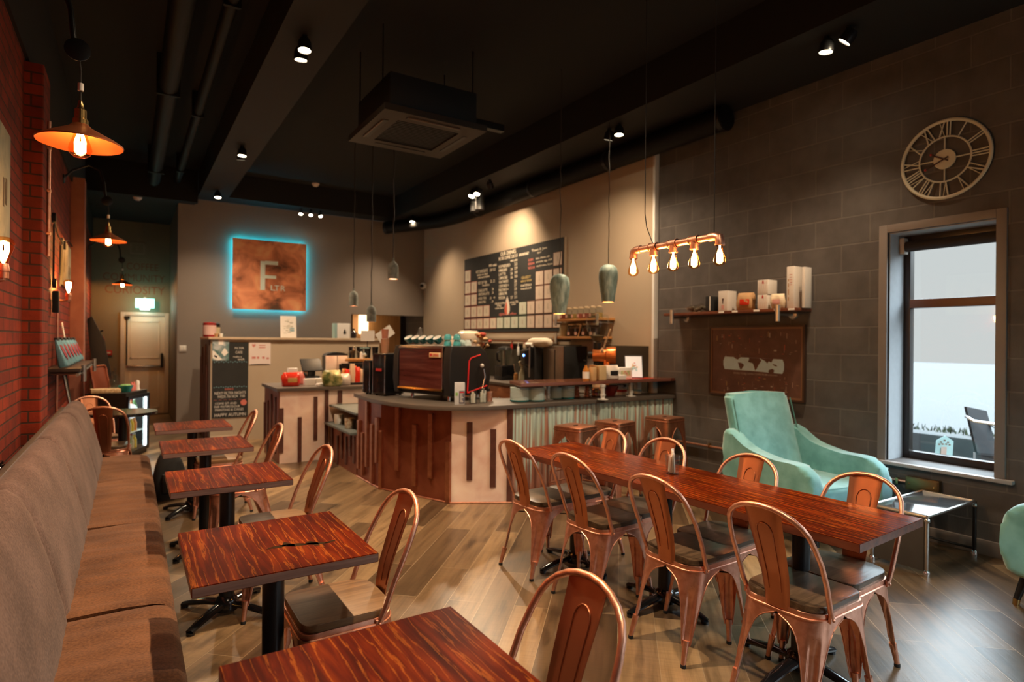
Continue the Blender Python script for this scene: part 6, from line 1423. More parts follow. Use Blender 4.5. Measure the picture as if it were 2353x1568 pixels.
fr_ = [bmz(x, y) for x, y in ((905, 655), (1132, 610), (1130, 905), (908, 930))]
mb = MB()
u0, u1, v0, v1 = my1 - (fr_[0].y + fr_[3].y) / 2, my1 - (fr_[1].y + fr_[2].y) / 2, (fr_[2].z + fr_[3].z) / 2, (fr_[0].z + fr_[1].z) / 2
for a, b, c, d in ((u0, u1, v1 - .012, v1), (u0, u1, v0, v0 + .012), (u0, u0 + .012, v0, v1), (u1 - .012, u1, v0, v1)): mb.box(XB - .0316, XB - .0305, my1 - b, my1 - a, mz0 + c, mz0 + d)
mb.build('gold_frame', CHALKY, t, smooth=False)
def drop(cx_, cy_, w, h, half):
    pts = []
    c = bmz(cx_, cy_); 
    for k in range(24):
        a = 2 * PI * k / 24; r_ = math.sin(a / 2) ** 1.0
        u = w * math.sin(a) * (.5 - .5 * math.cos(a)) ** .6 * .62; v = h * .5 * math.cos(a)
        pts.append((u, v))
    return c, pts
c, pts = drop(718, 1105, .17, .30, 0)
mb = MB(); mb.bm.faces.new([mb.bm.verts.new((XB - .0312, c.y - u, c.z + v)) for u, v in pts]); mb.build('drop_emblem', plain('drop_white', (0.66, 0.58, 0.48, 1), 0.8), t, smooth=False)
mb = MB(); mb.bm.faces.new([mb.bm.verts.new((XB - .0318, c.y - u, c.z + v)) for u, v in ((-.085, -.08), (-.06, .0), (-.02, .07), (.0, .0), (.0, -.14), (-.05, -.14))]); mb.build('drop_wedge', plain('drop_red', (0.5, 0.10, 0.05, 1), 0.8), t, smooth=False)
# jar shelves
def plank(name, label, y0, y1, z, posts):
    t = wthing(name, label, 'shelf', (4.9, (y0 + y1) / 2, z - .03))
    MB().box(4.80, XM - .002, y0, y1, z - .03, z, .003).build('board', ORANGEWOOD, t)
    for y in (y0 + .05, y1 - .06): MB().tube([(4.80, y, z - .055), (XM - .003, y, z - .055)], .013, 8).build('pipe_bracket', GALV, t); MB().cyl((4.795, y, z - .09), (4.795, y, z + .05), .018, n=10).build('pipe_cap', GALV, t)
    return t
plank('jar_shelf', 'upper orange wooden shelf of spice jars right of the menu board', 5.50, 6.45, 1.775, 0)
plank('jar_shelf', 'lower orange wooden shelf of dark jars right of the menu board', 5.55, 6.45, 1.545, 0)
LEAF = [plain('tea_a', (0.20, 0.03, 0.015, 1), .7), plain('tea_b', (0.10, 0.07, 0.03, 1), .7), plain('tea_c', (0.30, 0.20, 0.05, 1), .7), plain('tea_d', (0.25, 0.05, 0.03, 1), .7)]
def tea_jar(x, y, z, r, h, label, k, dark=False):
    t = thing('tea_jar', label, 'jar', (x, y, z), 'jars on the wooden shelves')
    MB().lathe([(0, 0), (r, 0), (r, h * .7), (r * .7, h * .8), (r * .7, h * .84), (0, h * .84)], n=16, cap=False).build('jar_body', GLASS, t)
    MB().lathe([(0, .004), (r * .92, .004), (r * .92, h * (.62 if dark else .42)), (0, h * (.62 if dark else .42))], n=16).build('tea_leaves', plain('coffee_beans', (0.04, 0.02, 0.012, 1), .5) if dark else LEAF[k % 4], t)
    MB().lathe([(0, h * .841), (r * .8, h * .841), (r * .8, h * .95), (r * .4, h), (0, h)], n=16).build('lid', plain('lid_clear', (0.5, 0.38, 0.24, 1), .15), t)
    MB().box(-r - .001, -r + .004, -r * .35, r * .35, h * .12, h * .36).build('label_tag', plain('tag_pink', (0.55, 0.32, 0.25, 1), .7), t)
for k in range(7): tea_jar(4.90, 6.36 - .12 * k, 1.7755, .048, .155, 'small spice jar on the upper wooden shelf, %s from the left' % nth[k], k)
for k in range(4): tea_jar(4.90, 6.17 - .15 * k, 1.5455, .066, .17, 'dark round coffee jar on the lower wooden shelf, %s from the left' % nth[k], k, True)
t = thing('glass_jar', 'tall wide glass jar at the left end of the lower wooden shelf', 'jar', (4.93, 6.37, 1.5455)); MB().lathe([(0, 0), (.065, 0), (.07, .02), (.07, .15), (.05, .17), (.05, .19), (0, .19)], n=18).build('jar_body', plain('pale_herbs', (0.42, 0.38, 0.26, 1), .2), t)
t = thing('tasting_spoon', 'wooden spoon leaning between the dark coffee jars', 'spoon', (4.845, 5.98, 1.5455)); MB().tube([(0, 0, .0), (0, -.03, .07), (0, -.045, .125)], [.007, .006, .009], 8).build('handle', plain('pale_wood', (0.6, 0.42, 0.26, 1), .6), t); MB().ball((0, -.05, .14), .018, 10, (.5, 1, 1)).build('bowl', plain('pale_wood2', (0.62, 0.44, 0.28, 1), .6), t)
# white wrapped roll on a bracket
t = thing('wrapped_roll', 'bulky white wrapped roll lying on top of the water boiler', 'roll', (4.60, 6.50, 1.4005)); 
def roll(u, v):
    a = 2 * PI * u; r_ = .062 * (1 - abs(2 * v - 1) ** 5 * .55) * (1 + .05 * math.sin(5 * a + 7 * v)); return Vector((r_ * math.cos(a), .24 - .52 * v, .064 + r_ * math.sin(a)))
mb = MB(); mb.grid(roll, 20, 14, wrap_u=True); mb.bm.verts.ensure_lookup_table()
for ring in (0, 13): mb.bm.faces.new([mb.bm.verts[i * 14 + ring] for i in range(20)])
mb.build('roll_body', plain('white_wrap', (0.72, 0.62, 0.48, 1), .6), t, ang=70)
MB().lathe([(0, 0), (.03, 0), (.03, .14), (0, .14)], n=14, m=Matrix.Translation((-.06, .20, .03)) @ Matrix.Rotation(PI / 2, 4, 'X')).build('loose_end', PAPER, t)
# copper shop grinder with glass hopper
t = thing('shop_grinder', 'copper shop grinder with tall glass hopper on the back counter', 'grinder', (4.70, 5.36, .9005), None, PI / 4)
CPO = plain('bright_copper_paint', (0.62, 0.19, 0.05, 1), .25, .6)
MB().box(-.12, .12, -.10, .10, 0, .03, .008).build('base', CPO, t); MB().box(-.06, .06, -.10, -.03, .03, .40, .02).build('column', CPO, t)
m = Matrix.Translation((0, .10, .42)) @ Matrix.Rotation(PI / 2, 4, 'X')
MB().lathe([(0, 0), (.075, 0), (.08, .02), (.08, .15), (.10, .16), (.105, .24), (.10, .27), (0, .275)], n=26, m=m).build('motor_body', CPO, t)
MB().lathe([(0, 0), (.045, 0), (.045, .06), (0, .06)], n=20, m=Matrix.Translation((0, .16, .42)) @ Matrix.Rotation(PI / 2, 4, 'X')).build('grind_knob', BLACK, t)
MB().cyl((0, .05, .33), (0, .05, .26), .035, n=16).build('spout', BLACK, t)
MB().cyl((0, .05, .49), (0, .05, .57), .05, n=18).build('hopper_neck', BLACK, t)
MB().lathe([(.045, .571), (.06, .60), (.13, .72), (.135, .86), (.12, .9), (.0, .91)], (0, .05, 0), 24, cap=False).build('hopper', GLASS, t)
MB().lathe([(0, .575), (.05, .59), (.085, .65), (0, .66)], (0, .05, 0), 20).build('beans', LEAF[1], t)
MB().lathe([(0, .03), (.06, .03), (.075, .14), (.07, .14), (0, .06)], (0, .04, 0), 18, cap=False).build('catch_bowl', plain('cream_bowl', (0.6, 0.48, 0.32, 1), .4), t)
t = thing('wooden_paddle', 'pale wooden paddle leaning on the glass hopper', 'paddle', (4.62, 5.22, .9005 + .5)); 
MB().tube([(0, .02, .0), (0, -.10, .22)], .009, 8).build('handle', _M['pale_wood'], t); MB().ball((0, .035, -.02), .03, 12, (.35, 1, 1)).build('blade', _M['pale_wood2'], t)
for k, (px0, px1, py0, py1, lb) in enumerate(((1337, 1364, 790, 820, 'left of the copper grinder, upper pair'), (1365, 1392, 790, 820, 'hidden partly by the copper grinder, upper pair'), (1336, 1363, 820, 843, 'brightest, below the upper pair'))):
    a, b = P(px0, py1, 'x', XS - .015), P(px1, py0, 'x', XS - .015)
    tag(MB().box(XS - .0175, XS - .0125, b.y, a.y, a.z, b.z).build('notice_sheet', [plain('notice_pink', (0.42, 0.31, 0.26, 1), .7), plain('notice_pink2', (0.40, 0.30, 0.26, 1), .7), PAPER][k], None, smooth=False), 'paper notice on the splashback, ' + lb, 'notice', 'notices on the splashback')
# things behind the machine
t = thing('white_tub', 'milky plastic tub with round lid stacked behind the machine, larger one', 'tub', (4.74, 8.72, .9005)); MB().lathe([(0, 0), (.16, 0), (.19, .25), (.19, .55), (0, .55)], n=28).build('tub_body', plain('milky_pink', (0.50, 0.36, 0.28, 1), .3), t); MB().lathe([(.195, .551), (.20, .56), (.19, .70), (.14, .74), (0, .745)], n=28).build('dome_lid', plain('milky_white', (0.68, 0.58, 0.46, 1), .25), t)
t = thing('white_tub', 'milky plastic tub behind the machine, smaller and to the left', 'tub', (4.60, 9.08, .9005)); MB().box(-.13, .13, -.1, .1, 0, .5, .02).build('tub_body', plain('milky_pink', (0.50, 0.36, 0.28, 1), .3), t); MB().box(-.135, .135, -.105, .105, .501, .65, .03).build('lid', _M['milky_white'], t)
t = thing('dried_flowers', 'posy of dried orange flowers in a jar right of the machine cups', 'flowers', (4.6, 8.05, .9005)); MB().lathe([(0, 0), (.05, 0), (.055, .25), (.04, .42), (0, .42)], n=16).build('jar', plain('brown_jar', (0.2, 0.09, 0.05, 1), .4), t)
rg = random.Random(21)
for k in range(16):
    a = rg.uniform(0, 6.3); r_ = rg.uniform(.02, .15); z = rg.uniform(.50, .68)
    MB().tube([(.01 * math.cos(a), .01 * math.sin(a), .42), (r_ * math.cos(a), r_ * math.sin(a), z)], .003, 5).build('stem', CARD, t)
    MB().ball((r_ * math.cos(a), r_ * math.sin(a), z), rg.uniform(.025, .05), 8, (1, 1, .7)).build('flower_head', [plain('straw_orange', (0.42, 0.20, 0.07, 1), .9), plain('straw_red', (0.35, 0.05, 0.03, 1), .9), plain('straw_tan', (0.38, 0.24, 0.12, 1), .9)][k % 3], t)
t = thing('milk_pan', 'steel pan with long handle behind the machine cups', 'pan', (4.5, 8.35, .9005)); MB().box(-.1, .1, -.12, .12, 0, .45, .01).build('stand', BLACK_SAT, t); MB().lathe([(0, .451), (.075, .451), (.08, .46), (.08, .6), (.076, .6), (.07, .46), (0, .456)], n=22, cap=False).build('pan', STEEL, t); MB().tube([(-.05, .08, .57), (-.13, .22, .60)], .012, 8).build('handle', BRASS, t)
t = thing('vacuum_flask', 'dark flask with black top standing left of the milky tubs', 'flask', (4.15, 9.35, 0.0005)); MB().box(-.2, .2, -.15, .15, 0, 1.40, .01).build('stand', CREAM, t); MB().lathe([(0, 1.4005), (.05, 1.4005), (.05, 1.58), (.03, 1.64), (.03, 1.68), (0, 1.70)], n=18).build('flask_body', plain('dark_flask', (0.10, 0.09, 0.08, 1), .25), t)
for px, py, rz, lb in ((845, 772, 0, 'square paper note fixed above the black cups, upright'), (885, 768, .6, 'tilted paper sheet beside the upright note')):
    q = P(px, py, 'y', 8.26 if rz == 0 else 8.28); k = thing('paper_note', lb, 'note', q, 'paper notes over the till')
    MB().box(-.10 * (1 + rz * .5), .10 * (1 + rz * .5), -.003, .003, -.075, .075, 0, 2, Matrix.Rotation(-rz, 4, 'Y')).build('sheet', PAPER, k, smooth=False)
    MB().cyl((0, .009, ZC + .0005 - q.z), (0, .009, .0), .006, n=8).build('clip_stem', BLACK, k)
# kitchen beyond
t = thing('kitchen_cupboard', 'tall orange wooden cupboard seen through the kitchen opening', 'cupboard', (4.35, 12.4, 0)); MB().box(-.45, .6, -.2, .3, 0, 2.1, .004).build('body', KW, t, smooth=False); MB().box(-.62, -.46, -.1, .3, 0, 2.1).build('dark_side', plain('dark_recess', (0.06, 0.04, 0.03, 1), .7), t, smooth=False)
t = thing('cylinder_lamp', 'glowing white cylinder lamp in the kitchen opening', 'lamp', P(835, 745, 'y', 12.0)); MB().lathe([(0, -.2), (.095, -.2), (.095, .18), (0, .18)], n=22).build('shade', emit('cyl_lamp', (1.0, 0.72, 0.42, 1), 3.0), t); MB().cyl((0, 0, .18), (0, 0, .24), .02, n=10).build('stem', BLACK, t); MB().cyl((0, 0, -.2), (0, 0, -t.location.z), .03, n=10).build('stand', BLACK, t)
for px, py, lb in ((831, 731, 'left'), (872, 728, 'right')):
    q = P(px, py, 'z', 2.138); k = thing('downlight', '%s of two small round downlights in the kitchen ceiling' % lb, 'downlight', q, 'kitchen downlights'); MB().lathe([(0, -.012), (.06, -.012), (.065, 0), (0, 0)], n=18).build('lens', emit('kitchen_light', (1.0, 0.72, 0.42, 1), 8), k)
    lamp('POINT', 'kitchen_glow', q + Vector((0, 0, -.1)), 8, WARM, shadow_soft_size=.05)
# ================================================================== ILLUMINATED SIGN
YS = YB
def SP(px, py): return P(px, py, 'y', YS - .07)
a, b = SP(534.5, 546), SP(703.5, 714)
sx0, sx1, sz0, sz1 = a.x, SP(703.5, 630).x, SP(534, 710).z, SP(534, 546).z
t = wthing('copper_sign', 'square patinated copper sign with cyan halo and a pale F on the taupe wall', 'sign', ((sx0 + sx1) / 2, YS, sz0))
MB().box(sx0, sx1, YS - .075, YS - .068, sz0, sz1, .001, 1).build('copper_face', COPPER_SIGN, t, smooth=False)
mb = MB(); CY = emit('cyan_led', (0.02, 0.72, 1.0, 1), 22)
for p_, q_ in (((sx0 + .02, sz0 + .02), (sx1 - .02, sz0 + .02)), ((sx1 - .02, sz0 + .02), (sx1 - .02, sz1 - .02)), ((sx1 - .02, sz1 - .02), (sx0 + .02, sz1 - .02)), ((sx0 + .02, sz1 - .02), (sx0 + .02, sz0 + .02))): mb.tube([(p_[0], YS - .045, p_[1]), (q_[0], YS - .045, q_[1])], .007, 6)
mb.build('led_strip', CY, t)
MB().box(sx0 + .1, sx1 - .1, YS - .068, YS - .002, sz0 + .1, sz1 - .1).build('backing_frame', BLACK, t, smooth=False)
S_ = (sx1 - sx0); MINT = plain('mint_letter', (0.72, 0.86, 0.84, 1), 0.4)
LX = lambda u: sx0 + S_ * u; LZ = lambda v: sz1 - (sz1 - sz0) * v
mb = MB()
for u0, u1, v0, v1 in ((.365, .427, .30, .715), (.427, .60, .272 + .02, .345), (.427, .575, .50, .545)): mb.box(LX(u0), LX(u1), YS - .088, YS - .0755, LZ(v1), LZ(v0))
mb.build('letter_f', MINT, t, smooth=False)
for k, (c_, u_) in enumerate((('L', .495), ('T', .555), ('R', .635))): lettering([(c_, 0, 0, .135, S_ * .06)], 'letter_' + c_.lower(), MINT, t, ((LX(u_), YS - .076, LZ(.715)), (1, 0, 0), (0, 0, 1), (0, -1, 0)), .004)
# ================================================================== FAR LEFT CORNER
q0, q1 = P(277, 717, 'y', YD - .03), P(396, 717, 'y', YD - .03)
d = thing('door_1', None, None, (0, 0, 0)); d['kind'] = 'structure'
dx0, dx1, dz1 = q0.x, min(q1.x, .655), q0.z
DP = plain('door_cream', (0.84, 0.76, 0.66, 1), .45, var=.03); DFM = plain('door_frame_grey', (0.6, 0.54, 0.48, 1), .5)
for u0, u1, z0, z1 in ((dx0, dx0 + .07, 0, dz1), (dx1 - .07, dx1, 0, dz1), (dx0 + .07, dx1 - .07, dz1 - .07, dz1)): MB().box(u0, u1, YD - .05, YD + .02, z0, z1, .006).build('door_frame', DFM, d)
lf = MB().box(dx0 + .072, dx1 - .072, YD - .03, YD + .01, .005, dz1 - .072, .004).build('door_leaf', DP, d)
for z0, z1 in ((1.08, dz1 - .16), (.12, .88)):
    mb = MB(); u0, u1 = dx0 + .15, dx1 - .15
    for a_, b_, c_, e_ in ((u0, u1, z0, z0 + .03), (u0, u1, z1 - .03, z1), (u0, u0 + .03, z0, z1), (u1 - .03, u1, z0, z1)): mb.box(a_, b_, YD - .038, YD - .030, c_, e_, .003, 1)
    mb.build('panel_moulding', DP, lf)
MB().box(dx0 + .09, dx1 - .09, YD - .075, YD - .035, .915, .955, .008).build('panic_bar', STEEL, lf)
MB().box(dx1 - .14, dx1 - .10, YD - .09, YD - .03, .90, 1.18, .006).build('bar_housing', BLACK, lf)
MB().cyl((dx0 + .10, YD - .05, .95), (dx0 + .10, YD - .05, dz1 - .09), .012, n=8).build('bolt_rod', BLACK, lf); MB().box(dx0 + .06, dx0 + .15, YD - .08, YD - .03, dz1 - .13, dz1 - .08, .008).build('door_closer', BLACK, lf)
MB().box(dx0 - .02, dx1, YD - .1, YD + .02, -.001, .012).build('threshold', plain('dark_mat', (0.02, 0.018, 0.015, 1), .9), d, smooth=False)
# exit sign
q = P(333, 697, 'y', YD - .12); t = thing('exit_sign', 'glowing green and white exit sign hanging above the fire door', 'sign', q)
EG = emit('exit_green', (0.30, 1.0, 0.78, 1), 2.4); EW = emit('exit_white', (0.92, 1.0, 0.97, 1), 4.0)
MB().box(-.155, .155, -.02, .02, -.09, .085, .006).build('sign_body', EG, t)
mb = MB(); mb.box(-.12, .0, -.0225, -.0205, -.05, .05); mb.box(.02, .12, -.0225, -.0205, -.045, .045)
mb.prism([(-.14, 0), (-.12, 0), (-.12, .01), (-.14, .01)], -.0225, -.0205, 'y'); mb.build('pictogram', EW, t, smooth=False)
MB().box(-.08, .08, -.03, .03, -.125, -.091, .008).build('lamp_tray', EW, t); MB().box(-.02, .02, -.01, .119, .085, .11).build('bracket', WHITE, t)
lamp('POINT', 'exit_glow', q + Vector((0, -.3, -.05)), 3, (.45, 1, .82), shadow_soft_size=.08)
# painted words
t = wthing('painted_wall_words', 'faded reddish painted words and framed emblem on the far wall above the door', 'lettering', (.1, YD, 2.4))
k_ = 1.02
for it in (('COFFEE', -.06, 2.78, .19, .52), ('COMMUNITY', -.43, 2.56, .2, 1.0), ('CURIOSITY', -.40, 2.32, .22, .97)): lettering([it], 'painted_word', plain('rust_paint', (0.20, 0.075, 0.035, 1), .8), t, ((0, YD - .001, 0), (1, 0, 0), (0, 0, 1), (0, -1, 0)), .001)
mb = MB()
for a_, b_, c_, e_ in ((-.0, .24, 3.08, 3.105), (-.0, .24, 3.28, 3.305), (-.0, .025, 3.08, 3.305), (.215, .24, 3.08, 3.305), (-.06, .3, 3.0, 3.008)): mb.box(a_, b_, YD - .004, YD - .0005, c_, e_)
mb.build('emblem_frame', plain('pale_paint', (0.25, 0.215, 0.16, 1), .8), t, smooth=False)
lettering([('F', .09, 3.14, .13)], 'emblem_letter', _M['pale_paint'], t, ((0, YD - .001, 0), (1, 0, 0), (0, 0, 1), (0, -1, 0)), .001)
# extinguisher, call point
q = P(229, 800, 'y', YD - .09); t = thing('fire_extinguisher', 'red fire extinguisher hung on the far wall left of the fire door', 'extinguisher', (q.x, YD - .09, 1.05)); MB().lathe([(0, 0), (.075, 0), (.08, .02), (.08, .40), (.05, .46), (.02, .48), (0, .48)], n=20).build('cylinder', plain('extinguisher_red', (0.28, 0.015, 0.015, 1), .3), t); MB().tube([(0, 0, .48), (0, 0, .53), (.05, -.02, .56)], .014, 8).build('valve_handle', BLACK, t); MB().box(-.02, .02, .08, .089, .2, .4).build('wall_bracket', BLACK, t)
q = P(249, 811, 'y', YD - .01); t = thing('call_point', 'small red fire call point on the far wall', 'call point', q); MB().box(-.06, .06, -.03, .009, -.045, .045, .006).build('box', RED, t); MB().box(-.035, .035, -.033, -.03, -.012, .014).build('white_label', PAPER, t)
# drinks fridge, turned towards the room
FA = math.atan2(.60, .23)
t = thing('drinks_fridge', 'black under-counter drinks fridge with bright lit glass door', 'fridge', (0.0, 8.5, 0), None, FA)
FW, FD, FZ = .64, .47, .81      # local: x along the door, y into the body
mb = MB()
for a in ((0, FW, FD - .02, FD, 0, FZ), (0, .02, .03, FD - .02, 0, FZ), (FW - .02, FW, .03, FD - .02, 0, FZ), (.02, FW - .02, .03, FD - .02, 0, .09), (.02, FW - .02, .03, FD - .02, FZ - .05, FZ)): mb.box(*a)
mb.build('cabinet', BLACK_SAT, t, smooth=False)
MB().box(.021, FW - .021, FD - .03, FD - .021, .091, FZ - .051).build('lit_back', emit('fridge_glow', (.82, .95, 1.0, 1), 1.6), t, smooth=False)
dr = MB().box(.0, FW, .0, .028, .05, FZ - .045, .004).build('door_frame', BLACK, t) if False else None
mb = MB()
for a in ((0, .045, .0, .028, .05, FZ - .04), (FW - .045, FW, .0, .028, .05, FZ - .04), (.045, FW - .045, .0, .028, .05, .09), (.045, FW - .045, .0, .028, FZ - .08, FZ - .04)): mb.box(*a)
dr = mb.build('door', BLACK, t, smooth=False)
MB().box(.04, FW - .04, .010, .016, .085, FZ - .075).build('door_glass', GLASS, dr, smooth=False)
MB().box(FW - .14, FW - .09, .002, .0095, .10, FZ - .09, .002).build('light_strip', emit('fridge_tube', (.85, .97, 1.0, 1), 5), dr)
for z in (.30, .52): MB().box(.022, FW - .022, .05, FD - .04, z, z + .006).build('wire_shelf', plain('shelf_white', (.7, .75, .76, 1), .4), t, smooth=False)
FM = Matrix.Translation((0.0, 8.5, 0)) @ Matrix.Rotation(FA, 4, 'Z')
CAN = [plain('can_yellow', (.65, .42, .04, 1), .3), plain('can_orange', (.6, .2, .03, 1), .3), plain('can_green', (.15, .35, .1, 1), .3), plain('can_cream', (.6, .5, .35, 1), .3)]
for r_, (z, nm) in enumerate(((.0905, 'bottom'), (.3065, 'middle'), (.5265, 'top'))):
    for k in range(5):
        q = FM @ Vector((.09 + .085 * k, .10, z)); c = thing('drinks_bottle', 'colourful drinks bottle on the %s shelf of the lit fridge, %s from its hinge side' % (nm, nth[k]), 'bottle', q, 'bottles in the drinks fridge')
        MB().lathe([(0, 0), (.03, 0), (.031, .10), (.014, .14), (.014, .165), (0, .165)], n=14).build('bottle', CAN[(k + r_) % 4], c); MB().cyl((0, 0, .1655), (0, 0, .18), .016, n=10).build('cap', [RED, WHITE, CAN[1]][k % 3], c)
lamp('POINT', 'fridge_light', FM @ Vector((.32, .16, .66)), 2.0, (.85, .96, 1.0), shadow_soft_size=.1)
lamp('POINT', 'fridge_light', FM @ Vector((.42, -.12, .55)), 1.2, (.85, .96, 1.0), shadow_soft_size=.1)
def onf(x, y): q = FM @ Vector((x, y, FZ + .0005)); return q
t = thing('wicker_tray', 'pale wicker tray on top of the drinks fridge', 'tray', onf(.12, .30), rotz=.1)
MB().box(-.15, .15, -.10, .10, 0, .05, .01).build('tray_body', mottled('wicker', [(.4, (.42, .28, .14, 1)), (.6, (.62, .46, .27, 1))], 60, .8, 0), t)
t = thing('teal_bowl', 'teal bowl of lime wedges on top of the drinks fridge', 'bowl', onf(.22, .12)); MB().lathe([(0, 0), (.05, 0), (.085, .08), (.082, .08), (.045, .006), (0, .006)], n=22, cap=False).build('bowl', plain('bowl_teal', (.02, .26, .27, 1), .25), t)
for k in range(4): MB().ball((.03 * math.cos(k * 1.6), .03 * math.sin(k * 1.6), .075), .03, 10, (1, 1, .7)).build('lime', CAN[2], t)
for k, (x, y, h, lb) in enumerate(((.16, .24, .26, 'left of the two tall clear bottles on the fridge'), (.30, .27, .29, 'right of the two tall clear bottles on the fridge'), (.38, .30, .20, 'wide clear carafe behind the teal bowl on the fridge'))):
    t = thing('water_bottle', lb, 'bottle', onf(x, y), 'glass bottles on the fridge'); MB().lathe([(0, 0), (.045, 0), (.047, h * .5), (.016, h * .75), (.016, h), (.014, h), (.014, h * .75), (.044, h * .5), (.043, .005), (0, .004)], n=18, cap=False).build('bottle', GLASS, t)
t = thing('pepper_pot', 'white pepper pot at the right end of the fridge top', 'pot', onf(.52, .10)); MB().lathe([(0, 0), (.03, 0), (.02, .05), (.026, .10), (.015, .12), (0, .125)], n=16).build('body', WHITE, t)
for k, x in enumerate((.40, .46)): t = thing('sauce_bottle', '%s small pinkish sauce bottle on the fridge beside the pepper pot' % ('left' if k == 0 else 'right'), 'bottle', onf(x, .12)); MB().lathe([(0, 0), (.024, 0), (.024, .07), (.01, .09), (.01, .11), (0, .11)], n=14).build('bottle', _M['pink_wrap'], t)
t = thing('serving_tray', 'glossy red-brown tray leaning upright behind the bottles on the fridge', 'tray', onf(.33, .43), rotz=FA)
m = Matrix.Rotation(math.radians(-10), 4, 'X')
o = rrect(-.20, .20, 0, .32, .05, 5); mb = MB(); mb.prism(o, -.006, .006, 'y', bev=.003); mb.xf(m); mb.build('tray_panel', plain('tray_brown', (.20, .055, .03, 1), .15), t)
MB().tube([m @ Vector((x, -.012, z)) for x, z in o], .011, 6, closed=True).build('tray_rim', plain('tray_rim', (.28, .08, .04, 1), .2), t)
# round table by the fridge
t = thing('round_table', 'small black round table between the two chairs by the fridge', 'table', (-.05, 7.12, 0)); MB().lathe([(0, .71), (.30, .71), (.305, .725), (.30, .74), (0, .74)], n=40).build('tabletop', BLACK_GLOSS, t); pedestal(t, 0, 0, .71, foot=.24)
# dark board leaning, poles, backpack
t = thing('leaning_board', 'tall black board leaning in the corner behind the fridge', 'board', (-.14, 10.0, 0), rotz=-.1); m = Matrix.Rotation(math.radians(-9.5), 4, 'Y'); MB().prism([(-.10, 0), (.10, 0), (.09, 1.45), (.0, 1.80), (-.06, 1.76), (-.09, 1.4)], -.012, .012, 'y', bev=.003).xf(m).build('board', BLACK_SAT, t)
for k, (x, y, lb, mt_, tx) in enumerate(((-.42, 6.95, 'grey pole leaning between the bench end and the brick wall', STEEL, -.10), (-.46, 7.15, 'dark pole leaning against the brick wall behind the grey pole', BLACK, -.06))):
    t = thing('leaning_pole', lb, 'pole', (x, y, 0)); MB().tube([(.10, 0, .01), (tx, .08, 1.12)], .012, 10).build('pole', mt_, t); MB().lathe([(0, 0), (.02, 0), (.02, .05), (0, .05)], (.10, 0, 0), 10).build('end_cap', RUBBER, t)
t = thing('backpack', 'black backpack slumped on the floor at the bench end', 'backpack', (.32, 6.40, 0), rotz=.3)
def bk(u, v):
    a = 2 * PI * u; s = math.sin(PI * (.5 + .5 * v)) ** .4 if v < .999 else .2
    return Vector((.15 * math.copysign(abs(math.cos(a)) ** .7, math.cos(a)) * (s + .05 * math.sin(3 * a + 5 * v)), .11 * math.copysign(abs(math.sin(a)) ** .7, math.sin(a)) * s, .44 * v))
mb = MB(); mb.grid(bk, 24, 14, wrap_u=True); mb.bm.verts.ensure_lookup_table()
for ring in (0, 13): mb.bm.faces.new([mb.bm.verts[i * 14 + ring] for i in range(24)])
CLOTHB = plain('black_nylon', (.012, .012, .013, 1), .8); mb.build('bag_body', CLOTHB, t, ang=70)
MB().box(-.10, .10, -.135, -.09, .06, .24, .02).build('pocket', CLOTHB, t); MB().tube([(.13, -.06, .38), (.20, -.08, .22), (.19, -.06, .05), (.13, -.03, .02)], .014, 6, flat=(.3, 1)).build('strap', CLOTHB, t)
t = thing('wall_socket', 'black wall socket with chrome screws above the bench back', 'socket', P(8, 1082, 'x', -.5)); t.location = (XL + .001, P(8, 1082, 'x', -.55).y, P(8, 1082, 'x', -.55).z)
MB().box(0, .04, -.07, .07, -.045, .045, .006).build('plate', BLACK_GLOSS, t)
for y in (-.05, .05): MB().ball((.041, y, .02), .008, 8).build('screw', CHROME, t)
# wall shelf with coffee bags
q0 = P(125, 850, 'x', XL + .12); t = wthing('pipe_wall_shelf', 'dark shelf on galvanised pipe brackets on the brick wall, holding coffee bags', 'shelf', (XL, 7.6, 1.18))
sy0, sy1, sz = 6.45, 8.72, 1.205
MB().box(XL + .006, XL + .24, sy0, sy1, sz - .03, sz, .003).build('board', plain('shelf_dark', (.035, .02, .014, 1), .5), t)
MB().tube([(XL + .22, sy0, sz - .055), (XL + .22, sy1 + .02, sz - .055)], .014, 10).build('front_pipe', GALV, t)
for y in (sy1 - .02, sy0 + .3): MB().tube([(XL + .001, y, sz - .055), (XL + .26, y, sz - .055)], .013, 8).build('bracket_pipe', GALV, t); MB().cyl((XL + .25, y, sz - .13), (XL + .25, y, sz + .02), .02, n=12).build('pipe_cap', GALV, t)
BLUEF = plain('pale_blue_foil', (.16, .36, .44, 1), .3, .2)
for k in range(6):
    y = 6.62 + .37 * k
    t = thing('coffee_pouch', 'pale blue coffee bag with red front on the brick-wall shelf, %s from the camera' % nth[k], 'bag', (XL + .12, y, sz + .0005), 'blue coffee bags on the wall shelf', PI / 2 - .1)
    t.rotation_euler = (-.24, 0, PI / 2 - .1); t.location.z += .008
    mb = MB(); mb.prism([(-.075, .0), (.075, 0), (.08, .02), (.075, .20), (.06, .25), (-.06, .25), (-.075, .20), (-.08, .02)], -.035, .035, 'y', bev=.02, seg=3)
    for v in mb.bm.verts: v.co.y *= 1 - .75 * max(0, min(1, (v.co.z - .10) / .14))
    mb.build('pouch', BLUEF, t, ang=60)
    mb = MB(); mb.prism([(-.04, .10), (.0, .06), (.04, .10), (.05, .2), (-.05, .2)], -.0385, -.028, 'y'); 
    for v in mb.bm.verts: v.co.y = -.0375 + .022 * max(0, (v.co.z - .08) / .12) + (.004 if v.co.y > -.033 else 0)
    mb.build('red_front', plain('pouch_red', (.38, .015, .03, 1), .3), t, smooth=False)
    MB().box(-.05, .05, -.012, .012, .24, .268, .003).build('folded_top', BLACK_SAT, t)
